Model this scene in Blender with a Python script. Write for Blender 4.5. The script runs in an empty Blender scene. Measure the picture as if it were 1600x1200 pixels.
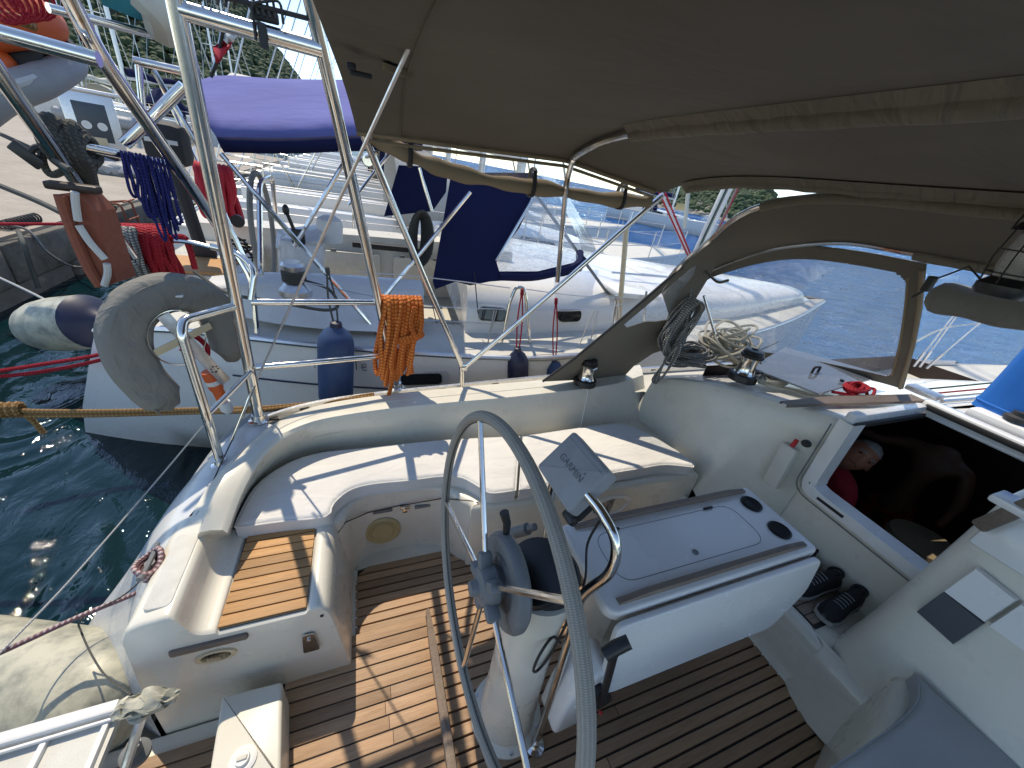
import bpy, bmesh, math, random
from mathutils import Vector, Matrix, noise
random.seed(7)
SC = bpy.context.scene
COL = SC.collection
R = math.radians
# ---------------------------------------------------------------- camera
YAW, PITCH, ROLL, FPX = R(66.4), R(28.8), R(8.5), 585.0
CAM = Vector((0, 0, 2.0))
_f = Vector((math.cos(YAW)*math.cos(PITCH), math.sin(YAW)*math.cos(PITCH), -math.sin(PITCH)))
_r0 = Vector((math.sin(YAW), -math.cos(YAW), 0)); _u0 = _r0.cross(_f)
_r = _r0*math.cos(ROLL) + _u0*math.sin(ROLL); _u = _u0*math.cos(ROLL) - _r0*math.sin(ROLL)
cd = bpy.data.cameras.new('camera'); cam = bpy.data.objects.new('camera', cd); COL.objects.link(cam)
# the yacht lies slightly down by the stern: its own axes are turned by TRIM against the level sea
TRIM = Vector((.033, -.025, .999)).normalized().rotation_difference(Vector((0, 0, 1))).to_matrix().to_4x4()
cam.matrix_world = TRIM @ Matrix(((_r.x, _u.x, -_f.x, CAM.x), (_r.y, _u.y, -_f.y, CAM.y), (_r.z, _u.z, -_f.z, CAM.z), (0, 0, 0, 1)))
cd.sensor_width = 36; cd.lens = FPX/1600*36; cd.clip_start = .02; cd.clip_end = 6000
SC.camera = cam
# ---------------------------------------------------------------- sky, sun, exposure
SUN_AZ, SUN_EL = R(109.0), R(60)       # azimuth measured from +X towards +Y
w = bpy.data.worlds.new('World'); SC.world = w; w.use_nodes = True
nt = w.node_tree; bg = nt.nodes['Background']; sky = nt.nodes.new('ShaderNodeTexSky')
sky.sky_type = 'NISHITA'; sky.sun_disc = False; sky.sun_elevation = SUN_EL
sky.sun_rotation = math.pi/2 - SUN_AZ; sky.altitude = 2500; sky.air_density = 1.0; sky.dust_density = 0.0; sky.ozone_density = 3.0
nt.links.new(sky.outputs[0], bg.inputs[0]); bg.inputs[1].default_value = 0.15
sl = bpy.data.lights.new('sun', 'SUN'); sun = bpy.data.objects.new('sun', sl); COL.objects.link(sun)
sl.energy = 2.0; sl.angle = R(.53); sl.color = (1, .955, .88)
sd = Vector((math.cos(SUN_AZ)*math.cos(SUN_EL), math.sin(SUN_AZ)*math.cos(SUN_EL), math.sin(SUN_EL)))
sun.rotation_euler = sd.to_track_quat('Z', 'Y').to_euler()
vs = SC.view_settings; vs.view_transform = 'Standard'; vs.look = 'None'; vs.gamma = 1; vs.use_curve_mapping = False
vs.exposure = 1.0; vs.use_white_balance = True; vs.white_balance_temperature = 7700; vs.white_balance_tint = 10
SC.cycles.max_bounces = 10; SC.cycles.transparent_max_bounces = 16; SC.cycles.caustics_reflective = False; SC.cycles.caustics_refractive = False
SC.cycles.sample_clamp_indirect = 6

# ---------------------------------------------------------------- helpers
def U(px, py, ax, val):
    """A photograph direction met with a plane of the boat (x = forward, y = port, z = up)."""
    d = _f + _r*((px-800)/FPX) - _u*((py-600)/FPX)
    i = 'xyz'.index(ax); t = (val-CAM[i])/d[i]
    return CAM + d*t
def UD(px, py, depth):
    d = _f + _r*((px-800)/FPX) - _u*((py-600)/FPX)
    return CAM + d*depth
V = Vector
def tagit(o, label=None, cat=None, group=None, kind=None):
    if label: o['label'] = label
    if cat: o['category'] = cat
    if group: o['group'] = group
    if kind: o['kind'] = kind
    return o
def thing(name, label, cat, loc=(0, 0, 0), group=None):
    o = bpy.data.objects.new(name, None); COL.objects.link(o); o.location = loc; o.empty_display_size = .1
    return tagit(o, label, cat, group)
ICO = {}
class MB:
    def __init__(s): s.v = []; s.f = []; s.uv = []; s.mi = []
    def add(s, vs, fs, uvs=None, mi=0):
        n = len(s.v); s.v += [tuple(x) for x in vs]
        for k, fc in enumerate(fs):
            s.f.append([i+n for i in fc]); s.uv.append(uvs[k] if uvs else None); s.mi.append(mi)
        return s
    def box(s, c, size, rot=None, mi=0):
        hx, hy, hz = size[0]/2, size[1]/2, size[2]/2
        vs = [V((x, y, z)) for x in (-hx, hx) for y in (-hy, hy) for z in (-hz, hz)]
        if rot is not None: vs = [rot @ x for x in vs]
        c = V(c); vs = [x+c for x in vs]
        return s.add(vs, [(0, 1, 3, 2), (4, 6, 7, 5), (0, 4, 5, 1), (2, 3, 7, 6), (0, 2, 6, 4), (1, 5, 7, 3)], mi=mi)
    def cbox(s, c, size, b=.01, rot=None, mi=0):
        """box with chamfered edges all round"""
        bm = bmesh.new(); bmesh.ops.create_cube(bm, size=1)
        for x in bm.verts: x.co = V((x.co.x*size[0], x.co.y*size[1], x.co.z*size[2]))
        b = min(b, min(size)*.45)
        bmesh.ops.bevel(bm, geom=bm.edges[:], offset=b, segments=2, profile=.5, affect='EDGES')
        bm.verts.index_update(); c = V(c)
        vs = [((rot @ x.co) if rot is not None else x.co) + c for x in bm.verts]
        fs = [[x.index for x in fc.verts] for fc in bm.faces]; bm.free()
        return s.add(vs, fs, mi=mi)
    def tube(s, path, r, seg=8, closed=False, cap=True, mi=0, flat=1.0):
        P = [V(p) for p in path]; n = len(P)
        if n < 2: return s
        rr = r if callable(r) else (lambda t: r)
        T = []
        for i in range(n):
            if closed: t = P[(i+1) % n]-P[i-1]
            else: t = P[min(i+1, n-1)]-P[max(i-1, 0)]
            T.append(t.normalized() if t.length > 1e-9 else V((0, 0, 1)))
        a = V((0, 0, 1)) if abs(T[0].z) < .9 else V((1, 0, 0))
        N = (a - T[0]*a.dot(T[0])).normalized(); vs = []; L = 0; Ls = []
        for i in range(n):
            if i:
                L += (P[i]-P[i-1]).length
                N = N - T[i]*N.dot(T[i])
                if N.length < 1e-6: N = T[i].orthogonal()
                N.normalize()
            B = T[i].cross(N); Ls.append(L); q = rr(i/(n-1))
            for k in range(seg):
                an = 2*math.pi*k/seg; vs.append(P[i]+(N*math.cos(an)*flat+B*math.sin(an))*q)
        fs = []; uv = []
        for i in range(n if closed else n-1):
            j = (i+1) % n; l0 = Ls[i]; l1 = Ls[j] if j else L+(P[0]-P[-1]).length
            for k in range(seg):
                k2 = (k+1) % seg
                fs.append((i*seg+k, i*seg+k2, j*seg+k2, j*seg+k))
                uv.append(((k/seg, l0), ((k+1)/seg, l0), ((k+1)/seg, l1), (k/seg, l1)))
        if cap and not closed:
            fs.append(tuple(range(seg-1, -1, -1))); uv.append(None)
            fs.append(tuple((n-1)*seg+k for k in range(seg))); uv.append(None)
        return s.add(vs, fs, uv, mi)
    def lathe(s, prof, c, axis=(0, 0, 1), seg=24, mi=0, sx=1.0):
        """prof: list of (radius, height) turned about axis through c"""
        c = V(c); q = V((0, 0, 1)).rotation_difference(V(axis).normalized()); vs = []; fs = []
        for (r, h) in prof:
            for k in range(seg):
                an = 2*math.pi*k/seg; vs.append(c + q @ V((r*math.cos(an)*sx, r*math.sin(an), h)))
        m = len(prof)
        for i in range(m-1):
            for k in range(seg):
                k2 = (k+1) % seg; fs.append((i*seg+k, i*seg+k2, (i+1)*seg+k2, (i+1)*seg+k))
        if prof[0][0] > 1e-4: fs.append(tuple(range(seg-1, -1, -1)))
        if prof[-1][0] > 1e-4: fs.append(tuple((m-1)*seg+k for k in range(seg)))
        return s.add(vs, fs, mi=mi)
    def grid(s, rows, closed=False, mi=0, flip=False, uvs=False):
        nr, nc = len(rows), len(rows[0]); vs = [p for r_ in rows for p in r_]; fs = []; uv = []
        for i in range(nr-1):
            for k in range(nc if closed else nc-1):
                k2 = (k+1) % nc
                fc = (i*nc+k, i*nc+k2, (i+1)*nc+k2, (i+1)*nc+k)
                u4 = ((k/nc, i/nr), ((k+1)/nc, i/nr), ((k+1)/nc, (i+1)/nr), (k/nc, (i+1)/nr))
                if flip: fc = fc[::-1]; u4 = u4[::-1]
                fs.append(fc); uv.append(u4)
        return s.add(vs, fs, uv if uvs else None, mi)
    def prism(s, poly, z0, z1, r=0.0, seg=3, mi=0, rb=0.0):
        """vertical prism of a 2-D outline with a rounded upper (and lower) rim"""
        A = sum(poly[i-1][0]*poly[i][1]-poly[i][0]*poly[i-1][1] for i in range(len(poly)))
        if A < 0: poly = poly[::-1]
        n = len(poly); nm = []
        for i in range(n):
            a = V(poly[i-1]); b = V(poly[i]); c = V(poly[(i+1) % n]); d1 = (b-a).normalized(); d2 = (c-b).normalized()
            m = (V((d1.y, -d1.x))+V((d2.y, -d2.x)))
            m = m.normalized() if m.length > 1e-6 else V((d1.y, -d1.x)); k = max(.45, m.dot(V((d1.y, -d1.x)))); nm.append(m/k)
        rows = []
        def ring(z, ins): rows.append([V((poly[i][0]-nm[i].x*ins, poly[i][1]-nm[i].y*ins, z)) for i in range(n)])
        if rb:
            for k in range(seg): t = math.pi/2*k/seg; ring(z0+rb*(1-math.sin(t)), rb*(1-math.cos(t))) if 0 else ring(z0+rb*(1-math.cos(t)), rb*(1-math.sin(t)))
            ring(z0+rb, 0)
        else: ring(z0, 0)
        if r:
            for k in range(seg+1): t = math.pi/2*k/seg; ring(z1-r*(1-math.sin(t)), r*(1-math.cos(t)))
        else: ring(z1, 0)
        vs = [p for q in rows for p in q]; fs = []
        for i in range(len(rows)-1):
            for k in range(n): k2 = (k+1) % n; fs.append((i*n+k, i*n+k2, (i+1)*n+k2, (i+1)*n+k))
        fs.append(tuple(range(n-1, -1, -1))); fs.append(tuple((len(rows)-1)*n+k for k in range(n)))
        return s.add(vs, fs, mi=mi)
    def ico(s, c, r, sub=1, sc=(1, 1, 1), jit=0, mi=0):
        if sub not in ICO:
            bm = bmesh.new(); bmesh.ops.create_icosphere(bm, subdivisions=sub, radius=1); bm.verts.index_update()
            ICO[sub] = ([tuple(x.co) for x in bm.verts], [[x.index for x in fc.verts] for fc in bm.faces]); bm.free()
        vs = []; cx, cy, cz = c; ru = random.uniform
        for x, y, z in ICO[sub][0]:
            q = r*(1+ru(-jit, jit)); vs.append((cx+x*sc[0]*q, cy+y*sc[1]*q, cz+z*sc[2]*q))
        return s.add(vs, ICO[sub][1], mi=mi)
    def build(s, name, mat, parent=None, smooth=True, ang=35, label=None, cat=None, group=None, kind=None, solid=0, sub=0, loc=None):
        me = bpy.data.meshes.new(name)
        vs = s.v
        if parent is not None and parent.type == 'EMPTY' and parent.location.length > 0 and loc is None:
            pl = parent.location; vs = [(x[0]-pl.x, x[1]-pl.y, x[2]-pl.z) for x in vs]
        elif parent is not None and parent.parent is not None and parent.parent.location.length > 0:  # sub-part of a part
            pl = parent.parent.location; vs = [(x[0]-pl.x, x[1]-pl.y, x[2]-pl.z) for x in vs]
        me.from_pydata(vs, [], s.f)
        mats = mat if isinstance(mat, (list, tuple)) else [mat]
        for m_ in mats: me.materials.append(m_)
        if len(mats) > 1: me.polygons.foreach_set('material_index', s.mi)
        if any(u is not None for u in s.uv):
            ul = me.uv_layers.new(name='UVMap')
            for p, u in zip(me.polygons, s.uv):
                if u:
                    for li, t in zip(p.loop_indices, u): ul.data[li].uv = t
        me.update()
        if smooth: me.shade_smooth(); me.set_sharp_from_angle(angle=R(ang))
        o = bpy.data.objects.new(name, me); COL.objects.link(o)
        if parent is not None: o.parent = parent
        if solid: md = o.modifiers.new('thickness', 'SOLIDIFY'); md.thickness = solid; md.offset = 0
        if sub: md = o.modifiers.new('smooth', 'SUBSURF'); md.levels = sub; md.render_levels = sub
        return tagit(o, label, cat, group, kind)
def cat_(pts, n=6, closed=False):
    P = [V(p) for p in pts]; m = len(P); out = []
    if m < 3 and not closed:
        return [P[0].lerp(P[1], i/n) for i in range(n+1)]
    for i in range(m if closed else m-1):
        p0 = P[(i-1) % m] if closed or i > 0 else P[0]*2-P[1]
        p1 = P[i]; p2 = P[(i+1) % m]
        p3 = P[(i+2) % m] if closed or i+2 < m else P[-1]*2-P[-2]
        for k in range(n):
            t = k/n; out.append(.5*((2*p1)+(p2-p0)*t+(2*p0-5*p1+4*p2-p3)*t*t+(3*p1-p0-3*p2+p3)*t**3))
    if not closed: out.append(P[-1])
    return out
def bend(pts, rad=.05, n=5, closed=False):
    """polyline with its corners rounded, as a bent tube"""
    P = [V(p) for p in pts]; out = []; m = len(P)
    rng = range(m) if closed else range(1, m-1)
    if not closed: out.append(P[0])
    for i in rng:
        a, b, c = P[i-1], P[i], P[(i+1) % m]; l1 = (a-b).length; l2 = (c-b).length
        q = min(rad, l1*.45, l2*.45); s_ = b+(a-b)*(q/l1); e = b+(c-b)*(q/l2)
        for k in range(n+1): t = k/n; out.append(s_*(1-t)**2+b*2*t*(1-t)+e*t*t)
    if not closed: out.append(P[-1])
    return out
def sag(a, b, s=.05, n=14):
    a = V(a); b = V(b); return [a.lerp(b, i/n)-V((0, 0, 4*s*(i/n)*(1-i/n))) for i in range(n+1)]
def rot3(x=0, y=0, z=0): return (Matrix.Rotation(z, 3, 'Z') @ Matrix.Rotation(y, 3, 'Y') @ Matrix.Rotation(x, 3, 'X'))
def fillet2(poly, rad, n=5): return [(p.x, p.y) for p in bend([V((a[0], a[1], 0)) for a in poly], rad, n, True)]

# ---------------------------------------------------------------- materials
M = {}
def nodes(name):
    m = bpy.data.materials.new(name); m.use_nodes = True; t = m.node_tree; b = t.nodes['Principled BSDF']; M[name] = m
    return m, t, b
def N(t, ty, **k):
    n = t.nodes.new(ty)
    for a, v_ in k.items():
        if hasattr(n, a): setattr(n, a, v_)
        else: n.inputs[a].default_value = v_
    return n
def LK(t, a, b): t.links.new(a, b)
def mixc(t, fac, a, b, mode='MIX'):
    n = t.nodes.new('ShaderNodeMix'); n.data_type = 'RGBA'; n.blend_type = mode
    for sck, v_ in ((n.inputs[0], fac), (n.inputs[6], a), (n.inputs[7], b)):
        if isinstance(v_, bpy.types.NodeSocket): LK(t, v_, sck)
        else: sck.default_value = v_ if not isinstance(v_, tuple) or len(v_) == 4 else (*v_, 1)
    return n.outputs[2]
def ramp(t, src, p0, p1, c0=(0, 0, 0, 1), c1=(1, 1, 1, 1)):
    n = t.nodes.new('ShaderNodeValToRGB'); e = n.color_ramp.elements
    e[0].position = p0; e[0].color = c0; e[1].position = p1; e[1].color = c1; LK(t, src, n.inputs[0]); return n.outputs[0]
def coords(t, scale=(1, 1, 1), kind='Object'):
    tc = t.nodes.new('ShaderNodeTexCoord'); mp = t.nodes.new('ShaderNodeMapping'); mp.inputs['Scale'].default_value = scale
    LK(t, tc.outputs[kind], mp.inputs[0]); return mp.outputs[0]
def noi(t, vec, scale, det=4, rough=.55, dist=0):
    n = N(t, 'ShaderNodeTexNoise'); n.inputs['Scale'].default_value = scale; n.inputs['Detail'].default_value = det
    n.inputs['Roughness'].default_value = rough; n.inputs['Distortion'].default_value = dist; LK(t, vec, n.inputs['Vector']); return n.outputs[0]
def bump(t, b, h, strength=.2, dist=.005):
    n = N(t, 'ShaderNodeBump'); n.inputs['Strength'].default_value = strength; n.inputs['Distance'].default_value = dist
    LK(t, h, n.inputs['Height']); LK(t, n.outputs[0], b.inputs['Normal']); return n
def mat(name, col, rough=.5, metal=0, dirt=0, dcol=None, dscale=6, bmp=0, bscale=200, spec=.5, coat=0):
    m, t, b = nodes(name); b.inputs['Roughness'].default_value = rough; b.inputs['Metallic'].default_value = metal
    b.inputs['Base Color'].default_value = (*col, 1); b.inputs['Specular IOR Level'].default_value = spec; b.inputs['Coat Weight'].default_value = coat
    c = coords(t)
    if dirt:
        d = ramp(t, noi(t, c, dscale, 6, .65), .42, .72)
        d2 = mixc(t, d, (0, 0, 0, 1), (dirt, dirt, dirt, 1))
        LK(t, mixc(t, d2, (*col, 1), (*(dcol or tuple(x*.5 for x in col)), 1)), b.inputs['Base Color'])
        LK(t, ramp(t, noi(t, c, dscale*3, 4), .3, .8, (rough*.8,)*3+(1,), (min(1, rough*1.35),)*3+(1,)), b.inputs['Roughness'])
    if bmp: bump(t, b, noi(t, c, bscale, 3), bmp, .002)
    return m
mat('gelcoat', (.72, .69, .59), .3, dirt=.4, dcol=(.55, .51, .42), dscale=2.6, bmp=.05, bscale=9, coat=.15)
mat('gelcoat_white', (.77, .765, .74), .25, dirt=.07, dcol=(.62, .6, .55), dscale=1.6, coat=.2)
mat('nonskid', (.62, .61, .55), .6, dirt=.4, dcol=(.45, .43, .36), dscale=9, bmp=.6, bscale=260)
mat('hull_grey', (.6, .61, .6), .25, dirt=.3, dcol=(.42, .42, .4), dscale=2.5, coat=.2)
mat('caulk', (.02, .018, .017), .6)
mat('black_plastic', (.013, .013, .014), .42, bmp=.2, bscale=300)
mat('dark_rubber', (.03, .03, .032), .7)
mat('grey_plastic', (.17, .18, .185), .5, dirt=.3, dscale=20)
mat('cover_grey', (.33, .34, .35), .55, dirt=.25, dscale=14)
mat('metal_alu', (.62, .63, .65), .35, 1, dirt=.3, dscale=30)
mat('red_paint', (.5, .02, .02), .5)
mat('orange_dayglo', (.75, .13, .03), .5)
mat('brick_foam', (.3, .085, .045), .75, dirt=.4, dcol=(.22, .07, .04), dscale=14, bmp=.3, bscale=60)
mat('white_strap', (.62, .6, .55), .8)
mat('rail_teak_grey', (.24, .2, .165), .75)
mat('navy_hull', (.02, .03, .06), .3)
mat('skin', (.36, .155, .095), .5, dirt=.5, dcol=(.3, .12, .08), dscale=18, bmp=.4, bscale=90)
mat('skin_shaded_lips', (.17, .085, .05), .5)  # skin darkened: the dim cabin is put into the colour; also the mouth
mat('grey_hair', (.27, .255, .24), .9, dirt=.7, dcol=(.1, .09, .085), dscale=60, bmp=1.0, bscale=120)
mat('red_shirt', (.45, .02, .035), .8)
mat('red_shorts', (.4, .035, .01), .75)
mat('shoe_black', (.012, .013, .016), .8, bmp=.5, bscale=220)
mat('shoe_sole', (.35, .34, .32), .6)
mat('instrument_dark', (.045, .06, .075), .35)
mat('cupholder', (.008, .008, .009), .35)
mat('interior_wood', (.035, .018, .01), .5, dirt=.5, dscale=8)  # wood kept near black: the unlit cabin's gloom is put into the colour
mat('sand_cushion', (.2, .16, .1), .9)
mat('fender_cream', (.5, .48, .37), .45, dirt=1.0, dcol=(.15, .16, .14), dscale=9, bmp=.1, bscale=40)  # scuffs and grime, darkened further for the shadow lying on the stern fender
mat('fender_navy', (.012, .018, .05), .5)
mat('fender_blue', (.022, .06, .16), .6, dirt=.4, dcol=(.05, .1, .2), dscale=8)
mat('blue_bag', (.0, .14, .5), .7, bmp=.3, bscale=18)
mat('speaker_beige', (.5, .4, .2), .6, bmp=.5, bscale=300)
mat('window_dark', (.012, .015, .018), .08)
mat('letter_dark', (.03, .035, .045), .4)
mat('letter_grey', (.2, .21, .22), .5)
mat('sail_white', (.62, .6, .52), .7)
mat('teal_canvas', (.01, .16, .17), .75)
mat('white_paint', (.72, .72, .7), .4, dirt=.3, dscale=7)
mat('label_white', (.75, .75, .72), .6)
mat('bronze_strip', (.62, .5, .32), .45)
mat('flag_red', (.55, .02, .04), .7)
mat('flag_white', (.75, .75, .75), .7)
# polished stainless
m, t, b = nodes('stainless'); b.inputs['Metallic'].default_value = 1; b.inputs['Base Color'].default_value = (.74, .72, .68, 1)
c = coords(t); LK(t, ramp(t, noi(t, c, 12, 4), .3, .8, (.07,)*3+(1,), (.26,)*3+(1,)), b.inputs['Roughness'])
LK(t, mixc(t, ramp(t, noi(t, c, 25, 5), .62, .8), (.75, .73, .69, 1), (.42, .33, .22, 1)), b.inputs['Base Color'])
# teak, two ages; grain runs along X
def teak(name, c1, c2, wear):
    m, t, b = nodes(name); c = coords(t, (3, 60, 60)); oi = N(t, 'ShaderNodeObjectInfo')
    g = noi(t, c, 1.6, 8, .7, .4); fine = noi(t, coords(t, (14, 420, 420)), 1, 4, .7)
    col = mixc(t, ramp(t, g, .3, .72), c1, c2)
    col = mixc(t, ramp(t, fine, .5, .75), col, mixc(t, .5, col, (.04, .022, .012, 1)))
    tone = N(t, 'ShaderNodeMapRange'); LK(t, oi.outputs['Random'], tone.inputs[0]); tone.inputs[3].default_value = .72; tone.inputs[4].default_value = 1.22
    hs = N(t, 'ShaderNodeHueSaturation'); LK(t, col, hs.inputs['Color']); LK(t, tone.outputs[0], hs.inputs['Value'])
    big = ramp(t, noi(t, coords(t), 3.1, 5, .6), .45, .75)
    col = mixc(t, mixc(t, big, (0, 0, 0, 1), (wear,)*3), hs.outputs[0], (.3, .24, .17, 1)); LK(t, col, b.inputs['Base Color'])
    b.inputs['Roughness'].default_value = .62; bump(t, b, g, .35, .0016)
teak('teak', (.34, .19, .1, 1), (.47, .31, .185, 1), .3)
teak('teak_bright', (.42, .21, .075, 1), (.55, .31, .13, 1), .2)
teak('teak_grey', (.15, .11, .085, 1), (.27, .205, .16, 1), .6)
# canvas: woven cloth that lets some light through
def canvas(name, col, trans=.15, wr=.25, ws=2.2, weave=900, spec=.2):
    m, t, b = nodes(name); b.inputs['Roughness'].default_value = .85; b.inputs['Specular IOR Level'].default_value = spec
    c = coords(t); d = ramp(t, noi(t, c, 1.7, 5), .3, .75)
    cc = mixc(t, d, (*[x*.86 for x in col], 1), (*[min(1, x*1.1) for x in col], 1)); LK(t, cc, b.inputs['Base Color'])
    h1 = noi(t, coords(t, (1, 2.2, 1)), ws, 3, .5, .6); h2 = noi(t, c, weave, 1)
    ad = N(t, 'ShaderNodeMath'); ad.operation = 'MULTIPLY_ADD'; LK(t, h2, ad.inputs[0]); ad.inputs[1].default_value = .01; LK(t, h1, ad.inputs[2])
    bump(t, b, ad.outputs[0], wr, .06)
    if trans:
        tr = N(t, 'ShaderNodeBsdfTranslucent'); LK(t, cc, tr.inputs[0]); mx = N(t, 'ShaderNodeMixShader'); mx.inputs[0].default_value = trans
        LK(t, b.outputs[0], mx.inputs[1]); LK(t, tr.outputs[0], mx.inputs[2]); LK(t, mx.outputs[0], t.nodes['Material Output'].inputs[0])
canvas('taupe_canvas', (.205, .183, .15), .18, .3)
canvas('taupe_sleeve', (.28, .25, .2), .18, .5, 7)
canvas('taupe_trim', (.34, .27, .185), .15, .2)
canvas('grey_cover', (.235, .225, .2), 0, .35, 9)
canvas('navy_canvas', (.01, .014, .06), .03, .25, 4)
canvas('navy_canvas_lit', (.16, .17, .42), .1, .3, 3)  # navy cloth paled to blue: sun on its top is put into the colour
canvas('vinyl_white', (.7, .69, .66), 0, .22, 6, 500, .4)
canvas('vinyl_grey', (.37, .375, .37), 0, .1, 4, 500, .4)
# scratched clear vinyl window
m, t, b = nodes('clear_vinyl'); b.inputs['Base Color'].default_value = (.8, .83, .86, 1); b.inputs['Roughness'].default_value = .25
tr = N(t, 'ShaderNodeBsdfTransparent'); tr.inputs[0].default_value = (.96, .97, .98, 1); gl = N(t, 'ShaderNodeBsdfGlossy'); gl.inputs['Roughness'].default_value = .06
c = coords(t); a1 = ramp(t, noi(t, coords(t, (1, 1, 3)), 9, 8, .75, 1.2), .42, .8, (.16,)*3+(1,), (.5,)*3+(1,))
sc_ = ramp(t, noi(t, coords(t, (60, 3, 3)), 3, 4, .7), .66, .72, (0, 0, 0, 1), (.25,)*3+(1,))
ad = mixc(t, 1.0, a1, sc_, 'ADD'); mx = N(t, 'ShaderNodeMixShader'); LK(t, ad, mx.inputs[0]); LK(t, tr.outputs[0], mx.inputs[1]); LK(t, b.outputs[0], mx.inputs[2])
fr = N(t, 'ShaderNodeLayerWeight'); fr.inputs[0].default_value = .12; bn = N(t, 'ShaderNodeBump'); bn.inputs['Strength'].default_value = .4; bn.inputs['Distance'].default_value = .02
LK(t, noi(t, c, 5, 3), bn.inputs['Height']); LK(t, bn.outputs[0], gl.inputs['Normal'])
m2 = N(t, 'ShaderNodeMixShader'); LK(t, fr.outputs[1], m2.inputs[0]); LK(t, mx.outputs[0], m2.inputs[1]); LK(t, gl.outputs[0], m2.inputs[2]); LK(t, m2.outputs[0], t.nodes['Material Output'].inputs[0])
# smoked acrylic, lantern glass
for nm, colr, rg, al in (('acrylic', (.16, .18, .21, 1), .05, .82), ('lamp_glass', (.8, .8, .78, 1), .05, .3)):
    m, t, b = nodes(nm); b.inputs['Base Color'].default_value = colr; b.inputs['Roughness'].default_value = rg; b.inputs['Alpha'].default_value = al; b.inputs['Specular IOR Level'].default_value = .8
# ropes: strand pattern along the tube's own length
def rope(name, c1, c2, pitch=.03, k=2, rough=.85, bs=.8):
    m, t, b = nodes(name); tc = N(t, 'ShaderNodeTexCoord'); sp = N(t, 'ShaderNodeSeparateXYZ'); LK(t, tc.outputs['UV'], sp.inputs[0])
    def wave(sgn):
        a = N(t, 'ShaderNodeMath'); a.operation = 'MULTIPLY'; LK(t, sp.outputs[0], a.inputs[0]); a.inputs[1].default_value = sgn*k*2*math.pi
        q = N(t, 'ShaderNodeMath'); q.operation = 'MULTIPLY_ADD'; LK(t, sp.outputs[1], q.inputs[0]); q.inputs[1].default_value = 2*math.pi/pitch; LK(t, a.outputs[0], q.inputs[2])
        s_ = N(t, 'ShaderNodeMath'); s_.operation = 'SINE'; LK(t, q.outputs[0], s_.inputs[0]); return s_.outputs[0]
    mm = N(t, 'ShaderNodeMath'); mm.operation = 'MULTIPLY'; LK(t, wave(1), mm.inputs[0]); LK(t, wave(-1), mm.inputs[1])
    h = ramp(t, mm.outputs[0], .0, .6); nz = ramp(t, noi(t, coords(t), 22, 4), .4, .7)
    cc = mixc(t, h, c1, c2); cc = mixc(t, nz, cc, mixc(t, .45, cc, c1)); LK(t, cc, b.inputs['Base Color']); b.inputs['Roughness'].default_value = rough
    bump(t, b, mm.outputs[0], bs, .004)
rope('rope_orange', (.5, .11, .014, 1), (.85, .28, .06, 1), .04, 1, .85, .7)
rope('rope_tan', (.25, .13, .04, 1), (.42, .26, .11, 1), .04)
rope('rope_red', (.42, .008, .02, 1), (.55, .03, .04, 1), .03)
rope('rope_grey', (.12, .12, .115, 1), (.5, .485, .45, 1), .03, 1, .85, .6)
rope('rope_dark', (.06, .06, .052, 1), (.13, .13, .115, 1), .03, 1, .85, .3)
rope('rope_cream', (.42, .39, .31, 1), (.62, .59, .5, 1), .022)
rope('rope_pink', (.24, .12, .12, 1), (.6, .48, .46, 1), .03, 1)
rope('rope_blue', (.012, .018, .13, 1), (.03, .04, .25, 1), .03)
rope('rope_white', (.55, .54, .5, 1), (.68, .67, .64, 1), .02)
rope('rope_green', (.01, .05, .035, 1), (.03, .12, .09, 1), .02)
rope('wheel_leather', (.27, .25, .215, 1), (.4, .375, .325, 1), .008, 6, .8, .25)
# stone quay
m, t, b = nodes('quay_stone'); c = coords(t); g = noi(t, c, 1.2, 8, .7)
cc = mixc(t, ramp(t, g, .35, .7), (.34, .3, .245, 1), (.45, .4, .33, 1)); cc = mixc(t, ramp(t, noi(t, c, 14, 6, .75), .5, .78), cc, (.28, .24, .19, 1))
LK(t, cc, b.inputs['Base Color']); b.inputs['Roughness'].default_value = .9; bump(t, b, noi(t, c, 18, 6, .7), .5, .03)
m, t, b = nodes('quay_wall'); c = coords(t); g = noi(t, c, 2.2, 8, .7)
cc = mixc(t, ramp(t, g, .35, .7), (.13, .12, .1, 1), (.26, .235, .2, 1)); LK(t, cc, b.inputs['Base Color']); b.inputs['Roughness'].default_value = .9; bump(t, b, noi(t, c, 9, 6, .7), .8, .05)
# foliage and hillside
m, t, b = nodes('foliage'); c = coords(t, (.06, .06, .06)); oi = N(t, 'ShaderNodeObjectInfo')
cc = mixc(t, ramp(t, noi(t, c, 1.4, 4), .35, .7), (.022, .05, .02, 1), (.075, .105, .035, 1)); cc = mixc(t, ramp(t, noi(t, coords(t), .35, 5, .8), .4, .65), cc, (.03, .055, .025, 1)); LK(t, cc, b.inputs['Base Color']); b.inputs['Roughness'].default_value = .8
mat('hill_soil', (.07, .085, .045), .9, dirt=.6, dscale=.05)
mat('rocks', (.3, .27, .22), .9, dirt=.6, dscale=.8, bmp=.6, bscale=2)
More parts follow.
